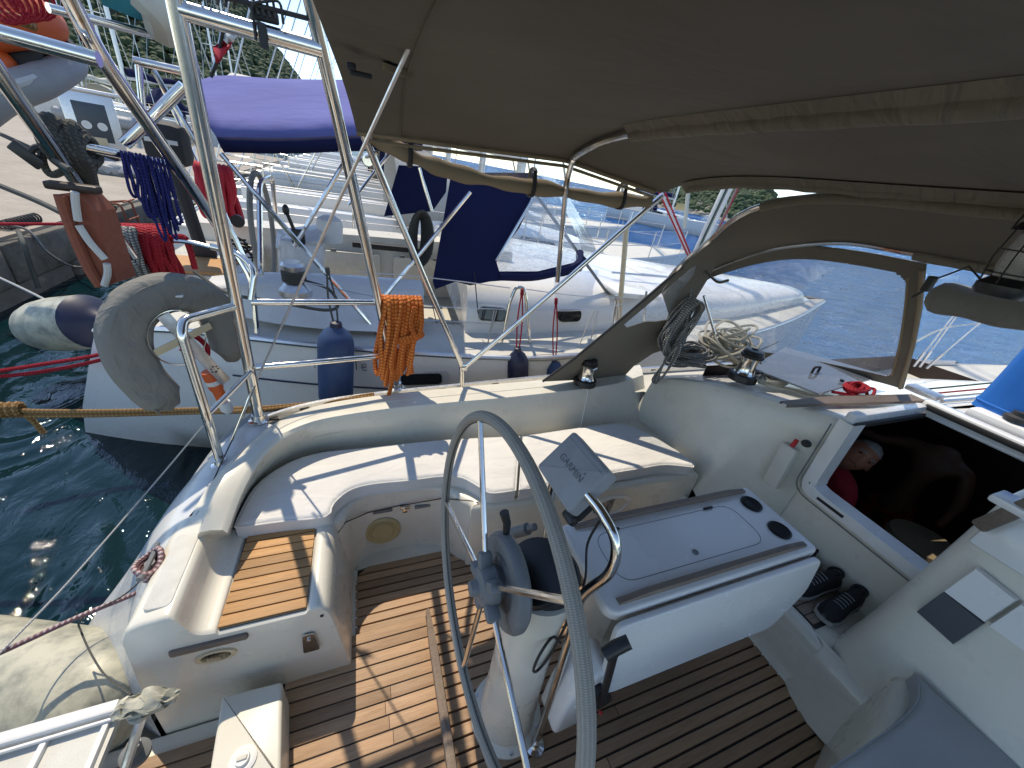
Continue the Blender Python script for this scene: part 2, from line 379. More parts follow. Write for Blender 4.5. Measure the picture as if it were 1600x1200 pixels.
# water
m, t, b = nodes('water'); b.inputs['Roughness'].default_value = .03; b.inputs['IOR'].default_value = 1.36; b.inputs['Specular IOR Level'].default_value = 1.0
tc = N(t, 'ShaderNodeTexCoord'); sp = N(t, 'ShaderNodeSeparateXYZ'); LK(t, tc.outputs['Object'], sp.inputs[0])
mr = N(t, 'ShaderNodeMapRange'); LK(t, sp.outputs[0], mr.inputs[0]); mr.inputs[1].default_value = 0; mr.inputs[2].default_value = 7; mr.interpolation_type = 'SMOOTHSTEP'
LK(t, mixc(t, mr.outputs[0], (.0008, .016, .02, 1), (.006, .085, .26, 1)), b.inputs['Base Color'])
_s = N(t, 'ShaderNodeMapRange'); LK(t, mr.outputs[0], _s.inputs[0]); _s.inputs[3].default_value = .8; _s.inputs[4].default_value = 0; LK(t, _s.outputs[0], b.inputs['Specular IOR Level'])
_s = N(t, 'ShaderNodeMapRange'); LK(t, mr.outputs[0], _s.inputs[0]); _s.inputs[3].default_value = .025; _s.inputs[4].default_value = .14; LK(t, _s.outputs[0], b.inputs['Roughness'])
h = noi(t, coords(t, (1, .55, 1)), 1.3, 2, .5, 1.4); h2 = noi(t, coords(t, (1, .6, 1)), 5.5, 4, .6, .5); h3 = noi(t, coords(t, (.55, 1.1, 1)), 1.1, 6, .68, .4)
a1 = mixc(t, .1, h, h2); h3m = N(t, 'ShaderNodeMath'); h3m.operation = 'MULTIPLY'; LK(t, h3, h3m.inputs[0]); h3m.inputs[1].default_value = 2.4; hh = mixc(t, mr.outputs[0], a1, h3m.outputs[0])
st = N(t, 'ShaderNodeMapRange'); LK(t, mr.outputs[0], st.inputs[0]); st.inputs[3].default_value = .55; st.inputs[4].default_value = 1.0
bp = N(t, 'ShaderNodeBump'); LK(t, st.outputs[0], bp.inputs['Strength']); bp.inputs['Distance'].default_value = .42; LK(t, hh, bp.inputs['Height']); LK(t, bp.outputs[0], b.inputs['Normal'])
gs = N(t, 'ShaderNodeBsdfGlossy'); gs.inputs['Color'].default_value = (.55, .75, 1, 1); gs.inputs['Roughness'].default_value = .12; LK(t, bp.outputs[0], gs.inputs['Normal'])  # blue tint painted in for ripples mirroring the higher, bluer sky
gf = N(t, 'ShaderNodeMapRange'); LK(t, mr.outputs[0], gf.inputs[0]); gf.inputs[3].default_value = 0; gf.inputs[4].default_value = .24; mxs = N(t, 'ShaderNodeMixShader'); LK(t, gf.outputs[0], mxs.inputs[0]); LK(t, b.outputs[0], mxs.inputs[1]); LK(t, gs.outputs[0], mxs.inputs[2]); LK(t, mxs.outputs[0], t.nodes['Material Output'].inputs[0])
# ================================================================ setting: water, quay, hills
def resamp(pts, n):
    P = [V(p) for p in pts]; L = [0]
    for i in range(1, len(P)): L.append(L[-1]+(P[i]-P[i-1]).length)
    out = []; j = 0
    for k in range(n):
        s = L[-1]*k/(n-1)
        while j < len(P)-2 and L[j+1] < s: j += 1
        d = L[j+1]-L[j]; out.append(P[j].lerp(P[j+1], (s-L[j])/d if d > 1e-9 else 0))
    return out
def zc(pts, n, z=None, ax='z'):
    """smooth curve through photograph points on a level z"""
    return resamp(cat_([U(p[0], p[1], ax, p[2] if len(p) > 2 else z) for p in pts], 8), n)
WZ = -.6
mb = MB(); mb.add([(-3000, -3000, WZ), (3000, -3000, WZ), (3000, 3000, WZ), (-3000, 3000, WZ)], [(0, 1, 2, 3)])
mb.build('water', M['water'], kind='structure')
# ================================================================ the yacht in the foreground
YT = thing('sailing_yacht', 'white sailing yacht whose teak floored cockpit fills the foreground', 'yacht', (0, .6, 0))
def part(mb, name, m, parent=None, **k): return mb.build(name, M[m] if isinstance(m, str) else [M[x] for x in m], parent or YT, **k)
# hull shell
st = [(-1.25, .78, .0, -.45), (-1.0, 1.12, .3, -.6), (-.74, 1.36, .6, -.8), (-.3, 1.52, .655, -.9), (.6, 1.62, .66, -.95), (2, 1.68, .68, -1), (3.5, 1.6, .73, -1), (5, 1.35, .82, -.95), (6.5, .95, .93, -.85), (7.8, .45, 1.05, -.7), (8.6, .03, 1.14, -.2)]
rows = []
for X, hb, zt, zb in st:
    row = []
    for sgn in (1, -1):
        prof = [(hb, zt), (hb*1.0, zt*.5), (hb*.97, -.2), (hb*.88, -.55), (hb*.45, zb)]
        row += [V((X, .6+sgn*a, z)) for a, z in (prof if sgn == 1 else prof[::-1])]
    rows.append(row)
mb = MB(); mb.grid(rows, flip=True); part(mb, 'hull', 'hull_grey')
# cockpit coaming swept round the port quarter
NC = 60
c0 = zc([(1010, 655), (960, 660), (800, 683), (695, 688), (575, 701), (500, 708), (450, 724), (402, 757), (374, 800), (362, 835)], NC, .47)
c1 = zc([(1005, 586), (950, 602), (810, 619), (700, 629), (610, 638), (512, 653), (462, 668), (428, 687), (400, 716), (372, 765, .72), (348, 828, .66)], NC, .75)
c2 = zc([(1000, 570), (940, 580), (850, 593), (740, 603), (600, 617), (500, 633), (430, 661), (385, 700), (350, 744), (326, 795, .72), (312, 832, .66)], NC, .755)
def off(cv, d, z): # shift outward
    out = []
    for i, p in enumerate(cv):
        t_ = (cv[min(i+1, len(cv)-1)]-cv[max(i-1, 0)]); n_ = V((t_.y, -t_.x, 0)).normalized(); q = p+n_*d; q.z = p.z+z; out.append(q)
    return out
mid = [a.lerp(b_, .5)+V((0, 0, .006)) for a, b_ in zip(c1, c2)]
c1a = [p+V((0, 0, -.02)) for p in off(c1, -.012, 0)]
c1b = [a.lerp(b_, .12)+V((0, 0, .001)) for a, b_ in zip(c1, c2)]
bel = [a.lerp(b_, .5) for a, b_ in zip(c0, c1a)]
out1 = off(c2, .015, -.02); out2 = off(c2, .035, -.09); out3 = off(c2, .1, -.1)
mb = MB(); mb.grid([c0, bel, c1a, c1, c1b, mid, c2, out1, out2, out3], flip=False); mb.f.append([NC*r_+NC-1 for r_ in range(10)]); mb.uv.append(None); mb.mi.append(0); part(mb, 'coaming', 'gelcoat', ang=50)
# joint in the seat back, groove line along the coaming top
i0 = 12
mb = MB(); mb.tube([p+V((0, -.004, 0)) for p in (c0[i0], bel[i0], c1a[i0], c1[i0])], .004, 6); part(mb, 'moulding_joint', 'gelcoat_white')
mb = MB(); mb.tube([a.lerp(b_, .42)+V((0, 0, .004)) for a, b_ in zip(c1, c2)][6:50], .004, 5); part(mb, 'coaming_bead', 'gelcoat')
# side deck and toe rail, port
dk = []
for X, hb, zt, zb in st[2:]:
    dk.append((X, .6+hb, zt))
edge = cat_([V(p) for p in dk], 6)
mb = MB(); mb.grid([[V((p.x, max(p.y-(.28 if p.x < 2.12 else .55), .6), p.z-.02)), V((p.x, p.y-.12, p.z-.012)), V((p.x, p.y, p.z))] for p in edge]); part(mb, 'side_deck', 'nonskid')
mb = MB()
for k in range(len(edge)-1):
    if edge[k].x > 5: break
rl = [p for p in edge if -.55 < p.x < 6]
mb.grid([[p+V((0, -.035, 0)), p+V((0, -.03, .045)), p+V((0, -.008, .045)), p+V((0, .004, .0))] for p in rl]); part(mb, 'toe_rail', 'metal_alu', ang=20)
mb = MB()
for p in rl[::2]: mb.box(p+V((.03, -.031, .024)), (.05, .006, .012))
part(mb, 'rail_slot', 'caulk', kind='stuff')
# seat base along the port side
sf = [(1.975, 1.27), (.62, 1.30), (.44, 1.36), (.30, 1.5), (.0, 1.53), (-.12, 1.48), (-.22, 1.37), (-.62, 1.38), (-.62, 1.92), (1.99, 1.95)]
front = cat_([V((a, b_, 0)) for a, b_ in sf[:8]], 6)
poly = [(p.x, p.y) for p in front]+[(-.5, 1.9), (2.0, 1.93)]
mb = MB(); mb.prism(poly, -.02, .475, .035, 4); part(mb, 'seat_base', 'gelcoat', ang=40)
# locker lid line on the seat front, latch, hinge recesses, speaker, oval vent lamp
def onfront(px, py): # point on the seat front (vertical wall) by matching the outline
    best = None
    for i in range(len(front)-1):
        for k in range(8):
            p = front[i].lerp(front[i+1], k/8)
            q = U(px, py, 'y', p.y)
            e = abs(q.x-p.x)
            if best is None or e < best[0]: best = (e, q)
    return best[1]+V((0, -.004, 0))
mb = MB(); mb.tube([onfront(*p) for p in ((528, 832), (540, 815), (575, 800), (620, 790), (690, 778), (740, 782))], .003, 5); part(mb, 'lid_joint', 'caulk')
q = onfront(598, 827); mb = MB(); mb.lathe([(.095, 0), (.095, .008), (.085, .016), (.06, .014), (.055, .018), (.0, .016)], q+V((0, -.002, 0)), (0, -1, .06), 40); sp = part(mb, 'loudspeaker', 'speaker_beige')
mb = MB()
for k in range(5): mb.tube([q+V((math.cos(a_*math.pi/18)*(.02+.014*k), -.017, math.sin(a_*math.pi/18)*(.02+.014*k))) for a_ in range(36)], .0025, 4, True)
part(mb, 'grille_ring', 'speaker_beige', sp)
q = onfront(632, 790); mb = MB(); mb.cbox(q+V((0, -.008, 0)), (.05, .02, .02), .004); mb.cbox(q+V((0, -.02, -.012)), (.025, .012, .03), .004); part(mb, 'latch', 'stainless')
for px, py in ((598, 798), (662, 790)):
    q = onfront(px, py); mb = MB(); mb.cbox(q, (.1, .008, .022), .003); part(mb, 'finger_recess', 'grey_plastic')
q = U(952, 790, 'y', 1.285); mb = MB(); mb.lathe([(.09, 0), (.09, .01), (.07, .014), (.066, .004)], q, (0, -1, 0), 36, sx=1.8); ov = part(mb, 'oval_vent', 'gelcoat_white')
mb = MB(); mb.lathe([(.066, .004), (0, .003)], q, (0, -1, 0), 36, sx=1.8); part(mb, 'vent_glass', 'window_dark', ov)
# bulkhead between seat and cabin top, port of the companionway
BK = [((1.93, 1.96, .46), (2.02, 1.96, .80)), ((1.95, 1.75, .42), (2.06, 1.76, .885)), ((1.965, 1.55, .40), (2.12, 1.56, .955)), ((1.985, 1.36, .36), (2.19, 1.37, 1.0)), ((2.0, 1.22, .28), (2.235, 1.22, 1.03)), ((2.06, 1.1, .12), (2.265, 1.1, 1.06)), ((2.16, 1.0, .04), (2.285, 1.0, 1.085)), ((2.29, .9, .0), (2.3, .9, 1.1))]
rows = []
for t_ in [i/8 for i in range(9)]:
    row = resamp(cat_([V(a).lerp(V(b_), t_)+V((0, 0, .0)) for a, b_ in BK], 5), 36)
    rows.append(row)
top = rows[-1]
rows.append([p+V((.012, 0, .012)) for p in top]); rows.append([p+V((.05, 0, .02)) for p in top])
mb = MB(); mb.grid(rows, flip=False); part(mb, 'cabin_bulkhead', 'gelcoat', ang=60)
# cabin top: from the bulkhead lip forward, with the side of the trunk
def ctz(y):
    d = abs(y-.58)/1.3
    return 1.125 - .2*d**2.2
ct = []
for i in range(25):
    row = []
    for k in range(36):
        p = top[k]; s_ = i/24; X = p.x+.05+(6.4-p.x)*s_
        wdt = 1-.5*s_**1.6; y = .58+(p.y-.58)*wdt
        z0 = p.z+.02; z = z0 - .03*s_**2
        row.append(V((X, y, z)))
    ct.append(row)
mb = MB(); mb.grid(ct, flip=False); part(mb, 'cabin_top', 'gelcoat_white', ang=60)
mb = MB(); mb.grid([[r_[0], r_[0]+V((0, .03, -.05)), r_[0]+V((0, .06, -.22))] for r_ in ct], flip=True); part(mb, 'cabin_side', 'gelcoat_white')
# starboard half of the cabin top, in front of the hatch
mb = MB(); ctf = []
for i in range(20):
    X = 2.95+3.6*i/19; ctf.append([V((X, .9-(.35*i/19)-k*.16, 1.12-.03*(i/19)**2-.012*max(0, k-4)**2*.5)) for k in range(11)])
mb.grid(ctf, flip=False); part(mb, 'cabin_top_starboard', 'gelcoat_white', ang=60)
# panel below the companionway, its frame, sill, sliding hatch rails
mb = MB(); mb.box((2.33, .585, .34), (.06, .66, .68)); part(mb, 'companionway_panel', 'gelcoat')
fr_pts = [(2.292, .885, 1.12), (2.292, .885, .70), (2.292, .865, .675), (2.292, .2, .66)]
mb = MB()
path = bend([V((2.29, .875, 1.13)), V((2.29, .865, .685)), V((2.29, .15, .665))], .09, 8)
mb.grid([[p+V((-.03, (.035 if p.z > .9 else .03), -.03 if p.z < .9 else 0)), p+V((-.035, .0, 0)), p+V((-.03, -.035 if p.z > .72 else -.0, .03 if p.z < .72 else 0)), p+V((.06, -.04 if p.z > .72 else -.0, .035 if p.z < .72 else 0))] for p in path], flip=True)
part(mb, 'companionway_frame', 'gelcoat_white', ang=50)
mb = MB(); mb.tube([p+V((-.034, .05, -.045)) for p in path], .004, 5); part(mb, 'frame_joint', 'grey_plastic')
mb = MB(); mb.cbox((2.26, .72, .683), (.012, .14, .018), .003); part(mb, 'lock_slot', 'caulk')
mb = MB(); mb.cbox((2.62, .885, 1.135), (.66, .05, .075), .012); part(mb, 'hatch_rail', 'gelcoat_white')
mb = MB(); mb.cbox((2.62, .85, 1.118), (.64, .014, .03), .004); part(mb, 'hatch_slide', 'caulk')
mb = MB(); mb.cbox((2.995, .35, 1.15), (.07, 1.1, .085), .012); part(mb, 'hatch_rail', 'gelcoat_white')
mb = MB(); mb.cbox((2.955, .35, 1.165), (.02, 1.05, .03), .004); part(mb, 'hatch_seal', 'caulk')
mb = MB(); mb.cbox((3.07, .35, 1.17), (.035, 1.1, .02), .004); part(mb, 'hatch_track', 'metal_alu')
mb = MB(); mb.cbox((3.5, .33, 1.175), (.75, .9, .07), .025); part(mb, 'hatch_garage', 'gelcoat_white')
# weathered teak grab strips
mb = MB(); a = U(1222, 634, 'z', 1.1); b_ = U(1438, 627, 'z', 1.14)
mb.grid([[a.lerp(b_, t_)+V((0, .02+.035*min(1, 3*t_), 0)), a.lerp(b_, t_)+V((0, .02+.035*min(1, 3*t_), .018)), a.lerp(b_, t_)+V((0, -.02, .018)), a.lerp(b_, t_)+V((0, -.02, 0))] for t_ in [i/10 for i in range(11)]]); part(mb, 'grab_strip', 'teak_grey', ang=30)
mb = MB(); a = U(1528, 822, 'x', 2.0); b_ = U(1640, 775, 'x', 2.02)
mb.cbox((a+b_)/2+V((0, 0, -.005)), (.05, (a-b_).length, .045), .012, rot3(x=math.atan2(b_.z-a.z, b_.y-a.y)+math.pi)); part(mb, 'grab_strip', 'teak_grey')
# starboard seat and bulkhead
poly = fillet2([(1.9, .12), (1.62, .03), (1.2, -.02), (-.3, -.05), (-.3, -1.1), (2.2, -1.1), (2.05, .12)], .12)
mb = MB(); mb.prism(poly, -.02, .46, .05, 4); part(mb, 'seat_base', 'gelcoat', ang=50)
BS = [((2.3, .335, .04), (2.33, .305, 1.2)), ((2.12, .33, .02), (2.2, .30, 1.2)), ((1.98, .30, .0), (2.11, .29, 1.19)), ((1.91, .22, -.0), (2.09, .24, 1.185)), ((1.88, .1, .0), (2.08, .1, 1.18)), ((1.84, -.2, .1), (2.08, -.2, 1.17)), ((1.8, -.9, .2), (2.05, -.9, 1.1))]
rows = []
for i in range(11):
    t_ = i/10; row = []
    for a, b_ in BS:
        p = V(a).lerp(V(b_), t_); p.x -= .1*(1-t_)**5; p.y += .05*(1-t_)**6; row.append(p)
    rows.append(resamp(cat_(row, 5), 30))
rows.append([p+V((.02, 0, .015)) for p in rows[-1]]); rows.append([p+V((.9, 0, .02)) for p in rows[-1]])
mb = MB(); mb.grid(rows, flip=False); part(mb, 'cabin_bulkhead', 'gelcoat', ang=60)
# raised lip and pocket outboard on the starboard bulkhead
mb = MB(); mb.cbox(U(1592, 792, 'x', 2.02), (.1, .12, .03), .01); part(mb, 'ledge', 'gelcoat_white')
mb = MB(); mb.cbox(U(1590, 850, 'x', 2.045), (.03, .16, .16), .01, rot3(y=.25)); part(mb, 'pocket', 'gelcoat_white')
# instruments under their covers
def facex(z): return 1.87+.21*((z-0)/1.18)
def instr(pts, th, m, name, parent=None):
    q = []
    for px, py in pts:
        x = 1.98
        for _ in range(6): p = U(px, py, 'x', x); x = facex(p.z)-.006
        q.append(p)
    n_ = V((-1, 0, .18)).normalized(); c_ = sum(q, V())/4
    inner = [c_.lerp(p, .96) for p in q]
    mb = MB(); mb.add(q+[p+n_*(th*.7) for p in q]+[p+n_*th for p in inner], [(0, 1, 5, 4), (1, 2, 6, 5), (2, 3, 7, 6), (3, 0, 4, 7), (4, 5, 9, 8), (5, 6, 10, 9), (6, 7, 11, 10), (7, 4, 8, 11), (8, 9, 10, 11)])
    return part(mb, name, m, parent, smooth=False)
instr([(1477, 923), (1434, 955), (1491, 1006), (1540, 973)], .016, 'instrument_dark', 'instrument_display')
instr([(1530, 886), (1479, 922), (1543, 970), (1594, 936)], .035, 'gelcoat_white', 'instrument_cover')
instr([(1600, 941), (1549, 975), (1618, 1025), (1670, 990)], .035, 'gelcoat_white', 'instrument_cover')
# bridge-deck step
mb = MB(); mb.prism(fillet2([(1.88, .3), (1.88, 1.1), (2.32, 1.1), (2.32, .3)], .03), 0, .285, .03, 3); sd_ = part(mb, 'companionway_step', 'gelcoat')
mb = MB(); mb.box((2.115, .7, .287), (.34, .64, .01)); part(mb, 'caulking', 'caulk', sd_)
for k in range(13):
    y = .42+.047*k; mb = MB(); mb.cbox((2.115, y, .29), (.33, .042, .012), .002); part(mb, 'plank', 'teak_grey', sd_)
# riser forward of the sole, rounded like the moulding
mb = MB(); rr_ = []
for k in range(14):
    y = .02+1.3*k/13; rr_.append([V((1.83-.06*max(0, 1-k/2), y, -.005)), V((1.85, y, .012)), V((1.865, y, .06)), V((1.875, y, .2)), V((1.89, y, .27)), V((1.93, y, .288))])
mb.grid(rr_, flip=True); part(mb, 'riser', 'gelcoat', ang=80)
# sole: dark caulking bed with separate planks
sole = thing  # placeholder name
mb = MB(); mb.box((.7, .75, -.02), (2.5, 1.7, .012)); bed = part(mb, 'cockpit_sole', 'caulk')
def soleX(y):
    x0 = -.14 if y < 1.36 else -.14+.06*((y-1.36)/.1)**2*1.5
    x1 = 1.84
    if y < .2: x1 = 1.84-.12*((.2-y)/.17)**2.2
    if y > 1.25: x1 = .62-.9*(y-1.25)
    return x0, x1
y = .03; k = 0
while y < 1.44:
    x0, x1 = soleX(y+.02)
    cuts = [x0, x1]
    if k % 3 == 0 and x1 > 1.5: cuts = [x0, .55+.13*((k*7) % 5), x1]
    for i in range(len(cuts)-1):
        a, b_ = cuts[i]+(.0015 if i else 0), cuts[i+1]
        xs0, xs1 = soleX(y), soleX(y+.0398)
        mb = MB(); q0 = (xs0[0] if i == 0 else a), (xs0[1] if i == len(cuts)-2 else b_); q1 = (xs1[0] if i == 0 else a), (xs1[1] if i == len(cuts)-2 else b_)
        z0, z1 = -.014, random.uniform(-.0008, .0008)
        e = .0015
        mb.add([(q0[0], y, z0), (q0[1], y, z0), (q1[1], y+.0398, z0), (q1[0], y+.0398, z0), (q0[0]+e, y+e, z1), (q0[1]-e, y+e, z1), (q1[1]-e, y+.0398-e, z1), (q1[0]+e, y+.0398-e, z1)],
               [(3, 2, 1, 0), (4, 5, 6, 7), (0, 1, 5, 4), (1, 2, 6, 5), (2, 3, 7, 6), (3, 0, 4, 7)])
        part(mb, 'plank', 'teak', bed, smooth=False)
    y += .0458; k += 1
# floor lip around the port well
mb = MB(); mb.box((-.2, 1.2, -.012), (.14, .6, .02)); part(mb, 'floor_margin', 'gelcoat')
mb = MB(); mb.box((.1, 1.5, -.012), (1.0, .12, .02)); part(mb, 'floor_margin', 'gelcoat')
# port stern locker (profile in x,z swept along y)
LP_ = [(-.135, -.02), (-.15, .0), (-.19, .40), (-.2, .455), (-.215, .485), (-.24, .5), (-.268, .495), (-.272, .478), (-.553, .478), (-.556, .492), (-.585, .497), (-.606, .505), (-.622, .53), (-.636, .6), (-.645, .622), (-.665, .628), (-.735, .618), (-.77, .6), (-.795, .55), (-.83, .2), (-.85, -.2), (-.86, -.45)]
LP_ = [(p.x, p.z) for p in bend([V((a, 0, b_)) for a, b_ in LP_], .012, 2)]
def lk(y, d=0): return [V((x+(.012 if x > -.4 else -.006)*d, y, z)) for x, z in LP_]
rows = []
for y, ins in ((.958, .02), (.964, .006), (.972, 0), (1.0, 0), (1.2, 0), (1.4, 0)):
    cx, cz = -.47, .1; rows.append([V((x+(cx-x)*ins, y, z+(cz-z)*ins)) for x, z in LP_])
mb = MB(); mb.grid(rows, flip=False)
n0 = len(LP_); mb.f.append(list(range(n0-1, -1, -1))); mb.uv.append(None); mb.mi.append(0)
LK_ = part(mb, 'stern_locker', 'gelcoat', ang=45)
mb = MB(); mb.box((-.413, 1.18, .481), (.27, .42, .008)); part(mb, 'caulking', 'caulk', LK_)
for k in range(9):
    y = .973+.0445*k; xl = -.553+.012*(k/8); mb = MB(); mb.cbox(((xl-.277)/2, y+.021, .486), (-.277-xl, .0395, .01), .0015); part(mb, 'plank', 'teak_bright', LK_)
mb = MB(); mb.prism(fillet2([(-.735, 1.0), (-.66, 1.0), (-.66, 1.3), (-.735, 1.3)], .02), .615, .63, .004, 2); part(mb, 'nonskid_pad', 'nonskid', LK_)
a = U(264, 1022, 'y', .955); b_ = U(388, 992, 'y', .955)
mb = MB(); mb.cbox((a+b_)/2, ((a-b_).length, .02, .032), .009, rot3(y=-math.atan2(b_.z-a.z, b_.x-a.x))); part(mb, 'handle_strip', 'teak_grey', LK_)
q = U(338, 1024, 'y', .957); mb = MB(); mb.lathe([(.036, -.002), (.036, .006), (.03, .009), (.026, .006)], q, (0, -1, 0), 30, sx=1.75); part(mb, 'vent_ring', 'bronze_strip', LK_)
mb = MB(); mb.lathe([(.027, .006), (0, .004)], q, (0, -1, 0), 30, sx=1.75); part(mb, 'vent_opening', 'window_dark', LK_)
q = U(503, 962, 'y', .957); mb = MB(); mb.lathe([(.007, 0), (.006, .003), (0, .003)], q, (0, -1, 0), 12); part(mb, 'drain_hole', 'caulk', LK_)
# transom skin from the toe rail down to the platform
ou = zc([(395, 652, .62), (352, 688, .6), (300, 762, .5), (250, 832, .36), (200, 895, .22), (150, 958, .06), (130, 1000, -.05), (150, 1050, -.25)], 24)
inn = [V((-.45, 1.9, .66)), V((-.58, 1.74, .65)), V((-.7, 1.5, .62)), V((-.76, 1.3, .6)), V((-.79, 1.1, .5)), V((-.83, .97, .2)), V((-.85, .95, -.1)), V((-.87, .94, -.3))]
inn = resamp(cat_(inn, 6), 24)
rows = []
for t_ in (0, .06, .12, .2, .4, .6, .8, .9, 1):
    rows.append([a.lerp(b_, t_)+V((-.05, .02, .015))*math.sin(math.pi*t_)+V((0, 0, (.03 if .05 < t_ < .13 else 0)*(1-i/24))) for i, (a, b_) in enumerate(zip(ou, inn))])
mb = MB(); mb.grid(rows, flip=True); part(mb, 'transom', 'hull_grey', ang=60)
mb = MB(); mb.grid([[p, p+V((-.01, .03, -.05)), p+V((.12, -.12, -.6))] for p in ou]); part(mb, 'transom_side', 'hull_grey')
# swim platform with planks
mb = MB(); mb.box((-.9, .35, -.12), (.8, 1.2, .06)); pf = part(mb, 'swim_platform', 'gelcoat')
for k in range(24):
    mb = MB(); mb.cbox((-.9, -.2+.0465*k, -.084), (.72, .041, .014), .002); part(mb, 'plank', 'teak', pf)
# raised helm step: boards, end fiddle, hinge and strap
HS = thing('helm_step', 'hinged teak floor hatch with black caulking just behind the steering wheel', 'floor hatch', (-.1, .5, .0))
BZ = .022
mb = MB(); mb.box((-.11, .53, BZ-.014), (.62, 1.1, .02)); part(mb, 'board_base', 'caulk', HS)
for k in range(21):
    y = 1.083-.0506*(k+1); xa = -.41+.0006*k; xb = .19
    cuts = [xa, -.02+.012*(k % 3), xb] if k in (5, 6, 7, 8, 11) else [xa, xb]
    for i in range(len(cuts)-1):
        mb = MB(); mb.cbox(((cuts[i]+cuts[i+1])/2, y+.0226, BZ-.004+random.uniform(-.0006, .0006)), (cuts[i+1]-cuts[i]-.0015, .0448, .012), .0015); part(mb, 'plank', 'teak', HS)
mb = MB(); fp = []
for i in range(15):
    t_ = i/14; y = 1.1-1.12*t_; w_ = .022*min(1, .45+t_*5); h_ = .05*min(1, .5+4*t_)
    fp.append([V((.205-w_, y, 0)), V((.205-w_*.9, y, BZ+h_*.8)), V((.205-w_*.3, y, BZ+h_)), V((.205+w_*.6, y, BZ+h_*.85)), V((.205+w_, y, -.005))])
mb.grid(fp); part(mb, 'fiddle', 'teak_grey', HS, ang=50)
q = U(456, 1043, 'z', .027); mb = MB(); mb.cbox(q, (.022, .05, .012), .004); mb.cbox(q+V((0, .012, .01)), (.014, .02, .02), .005); mb.tube([q+V((0, .03, .01)), q+V((0, -.03, .012))], .006, 8); part(mb, 'hinge', 'stainless', HS)
q0 = U(482, 992, 'y', .952); q1 = U(500, 1008, 'z', .02)
mb = MB(); mb.prism(fillet2([(q0.x-.02, .0), (q0.x+.02, 0), (q0.x+.03, .12), (q0.x-.03, .12)], .012), -.003, .003, .001, 2)
mb.v = [(x, .948+z, q0.z+.01-y) for x, y, z in mb.v]; part(mb, 'strap', 'stainless', HS)
mb = MB(); mb.lathe([(.008, 0), (.007, .005), (0, .006)], (q0.x, .944, q0.z-.02), (0, -1, 0), 12); part(mb, 'screw', 'metal_alu', HS)
# ================================================================ cushions
CU = 'vinyl_white'
def cushion(outline, z0, z1, label, m=CU, r=.022, piping=True):
    """soft slab: domed top, seams along the rim"""
    n_ = len(outline); A = sum(outline[i-1][0]*outline[i][1]-outline[i][0]*outline[i-1][1] for i in range(n_))
    if A < 0: outline = outline[::-1]
    cx = sum(p[0] for p in outline)/n_; cy = sum(p[1] for p in outline)/n_
    mb = MB(); mb.prism(outline, z0, z1, r, 4, rb=.01)
    o = mb.build('seat_cushion', M[m], label=label, cat='cushion', group='cockpit seat cushions', ang=60)
    if piping:
        ring = [V((p[0], p[1], z1-.012)) for p in outline]
        mb = MB(); mb.tube(ring, .0045, 6, True); mb.build('piping', M[m], o)
        ring = [V((p[0]+(cx-p[0])*.0, p[1], z0+.012)) for p in outline]
        mb = MB(); mb.tube(ring, .004, 6, True); mb.build('piping', M[m], o)
    return o
def zz(pts, z, n): return [(p.x, p.y) for p in resamp(cat_([U(a, b_, 'z', z) for a, b_ in pts], 8), n)]
ZT = .565
bk = zz([(812, 680), (695, 686), (575, 698), (500, 706), (450, 722), (403, 754), (377, 795), (366, 820)], ZT, 40)
ft = zz([(366, 822), (440, 812), (509, 804), (520, 785), (545, 764), (580, 754), (640, 748), (690, 742), (722, 744), (752, 760), (768, 768), (806, 764)], ZT, 50)
cushion(bk+ft[1:], .474, ZT, 'white vinyl seat cushion curving round the port stern corner')
bk = zz([(1086, 722), (1060, 704), (1020, 680), (985, 664), (960, 661), (900, 668), (818, 680)], ZT, 26)
ft = zz([(812, 764), (880, 752), (950, 738), (1000, 730), (1040, 724), (1084, 728)], ZT, 22)
cushion(bk+ft, .474, ZT, 'white vinyl seat cushion at the cabin end of the port bench')
sb = zz([(1432, 1050), (1440, 1075), (1432, 1103), (1390, 1140), (1300, 1200), (1180, 1275)], .53, 20)
cushion(sb+[(.0, -.1), (.0, -.75), (1.7, -.75)]+zz([(1700, 1290), (1595, 1195), (1480, 1095)], .53, 8), .455, .53, 'blue grey seat cushion on the starboard bench in the lower right corner', 'vinyl_grey', .018)
# ================================================================ steering wheel
HUB = V((.275, .596, .981)); WR = .48
tl, yw = R(-4), R(2)
wn = V((math.cos(tl)*math.cos(yw), math.cos(tl)*math.sin(yw), math.sin(tl))); we1 = V((0, 0, 1)).cross(wn).normalized(); we2 = wn.cross(we1)
# ================================================================ pedestal
PD = thing('steering_pedestal', 'white steering pedestal carrying the large wheel, compass and throttle', 'pedestal', (.46, .6, 0))
def wp(a, r_, d=0): return HUB + we1*math.cos(a)*r_ + we2*math.sin(a)*r_ + wn*d
mb = MB(); mb.tube([wp(2*math.pi*i/96, WR) for i in range(96)], .0165, 12, True); rim = SW = mb.build('steering_wheel', M['wheel_leather'], PD); SW['label'] = 'large steering wheel with grey leather wrapped rim'
mb = MB(); mb.tube([wp(2*math.pi*i/96, WR-.0165, -.001) for i in range(96)], .0025, 5, True); mb.build('stitching', M['rope_dark'], rim)
for k in range(5):
    a = R(55.4+72*k); mb = MB(); mb.tube([wp(a, .055, .0), wp(a, WR-.012, 0)], .0085, 10); s_ = mb.build('spoke', M['stainless'], SW)
    mb = MB(); mb.cbox(wp(a, .07, -.002), (.04, .034, .05), .011, Matrix((wn, we1*-math.sin(a)+we2*math.cos(a), we1*math.cos(a)+we2*math.sin(a))).transposed()); mb.build('spoke_socket', M['grey_plastic'], SW)
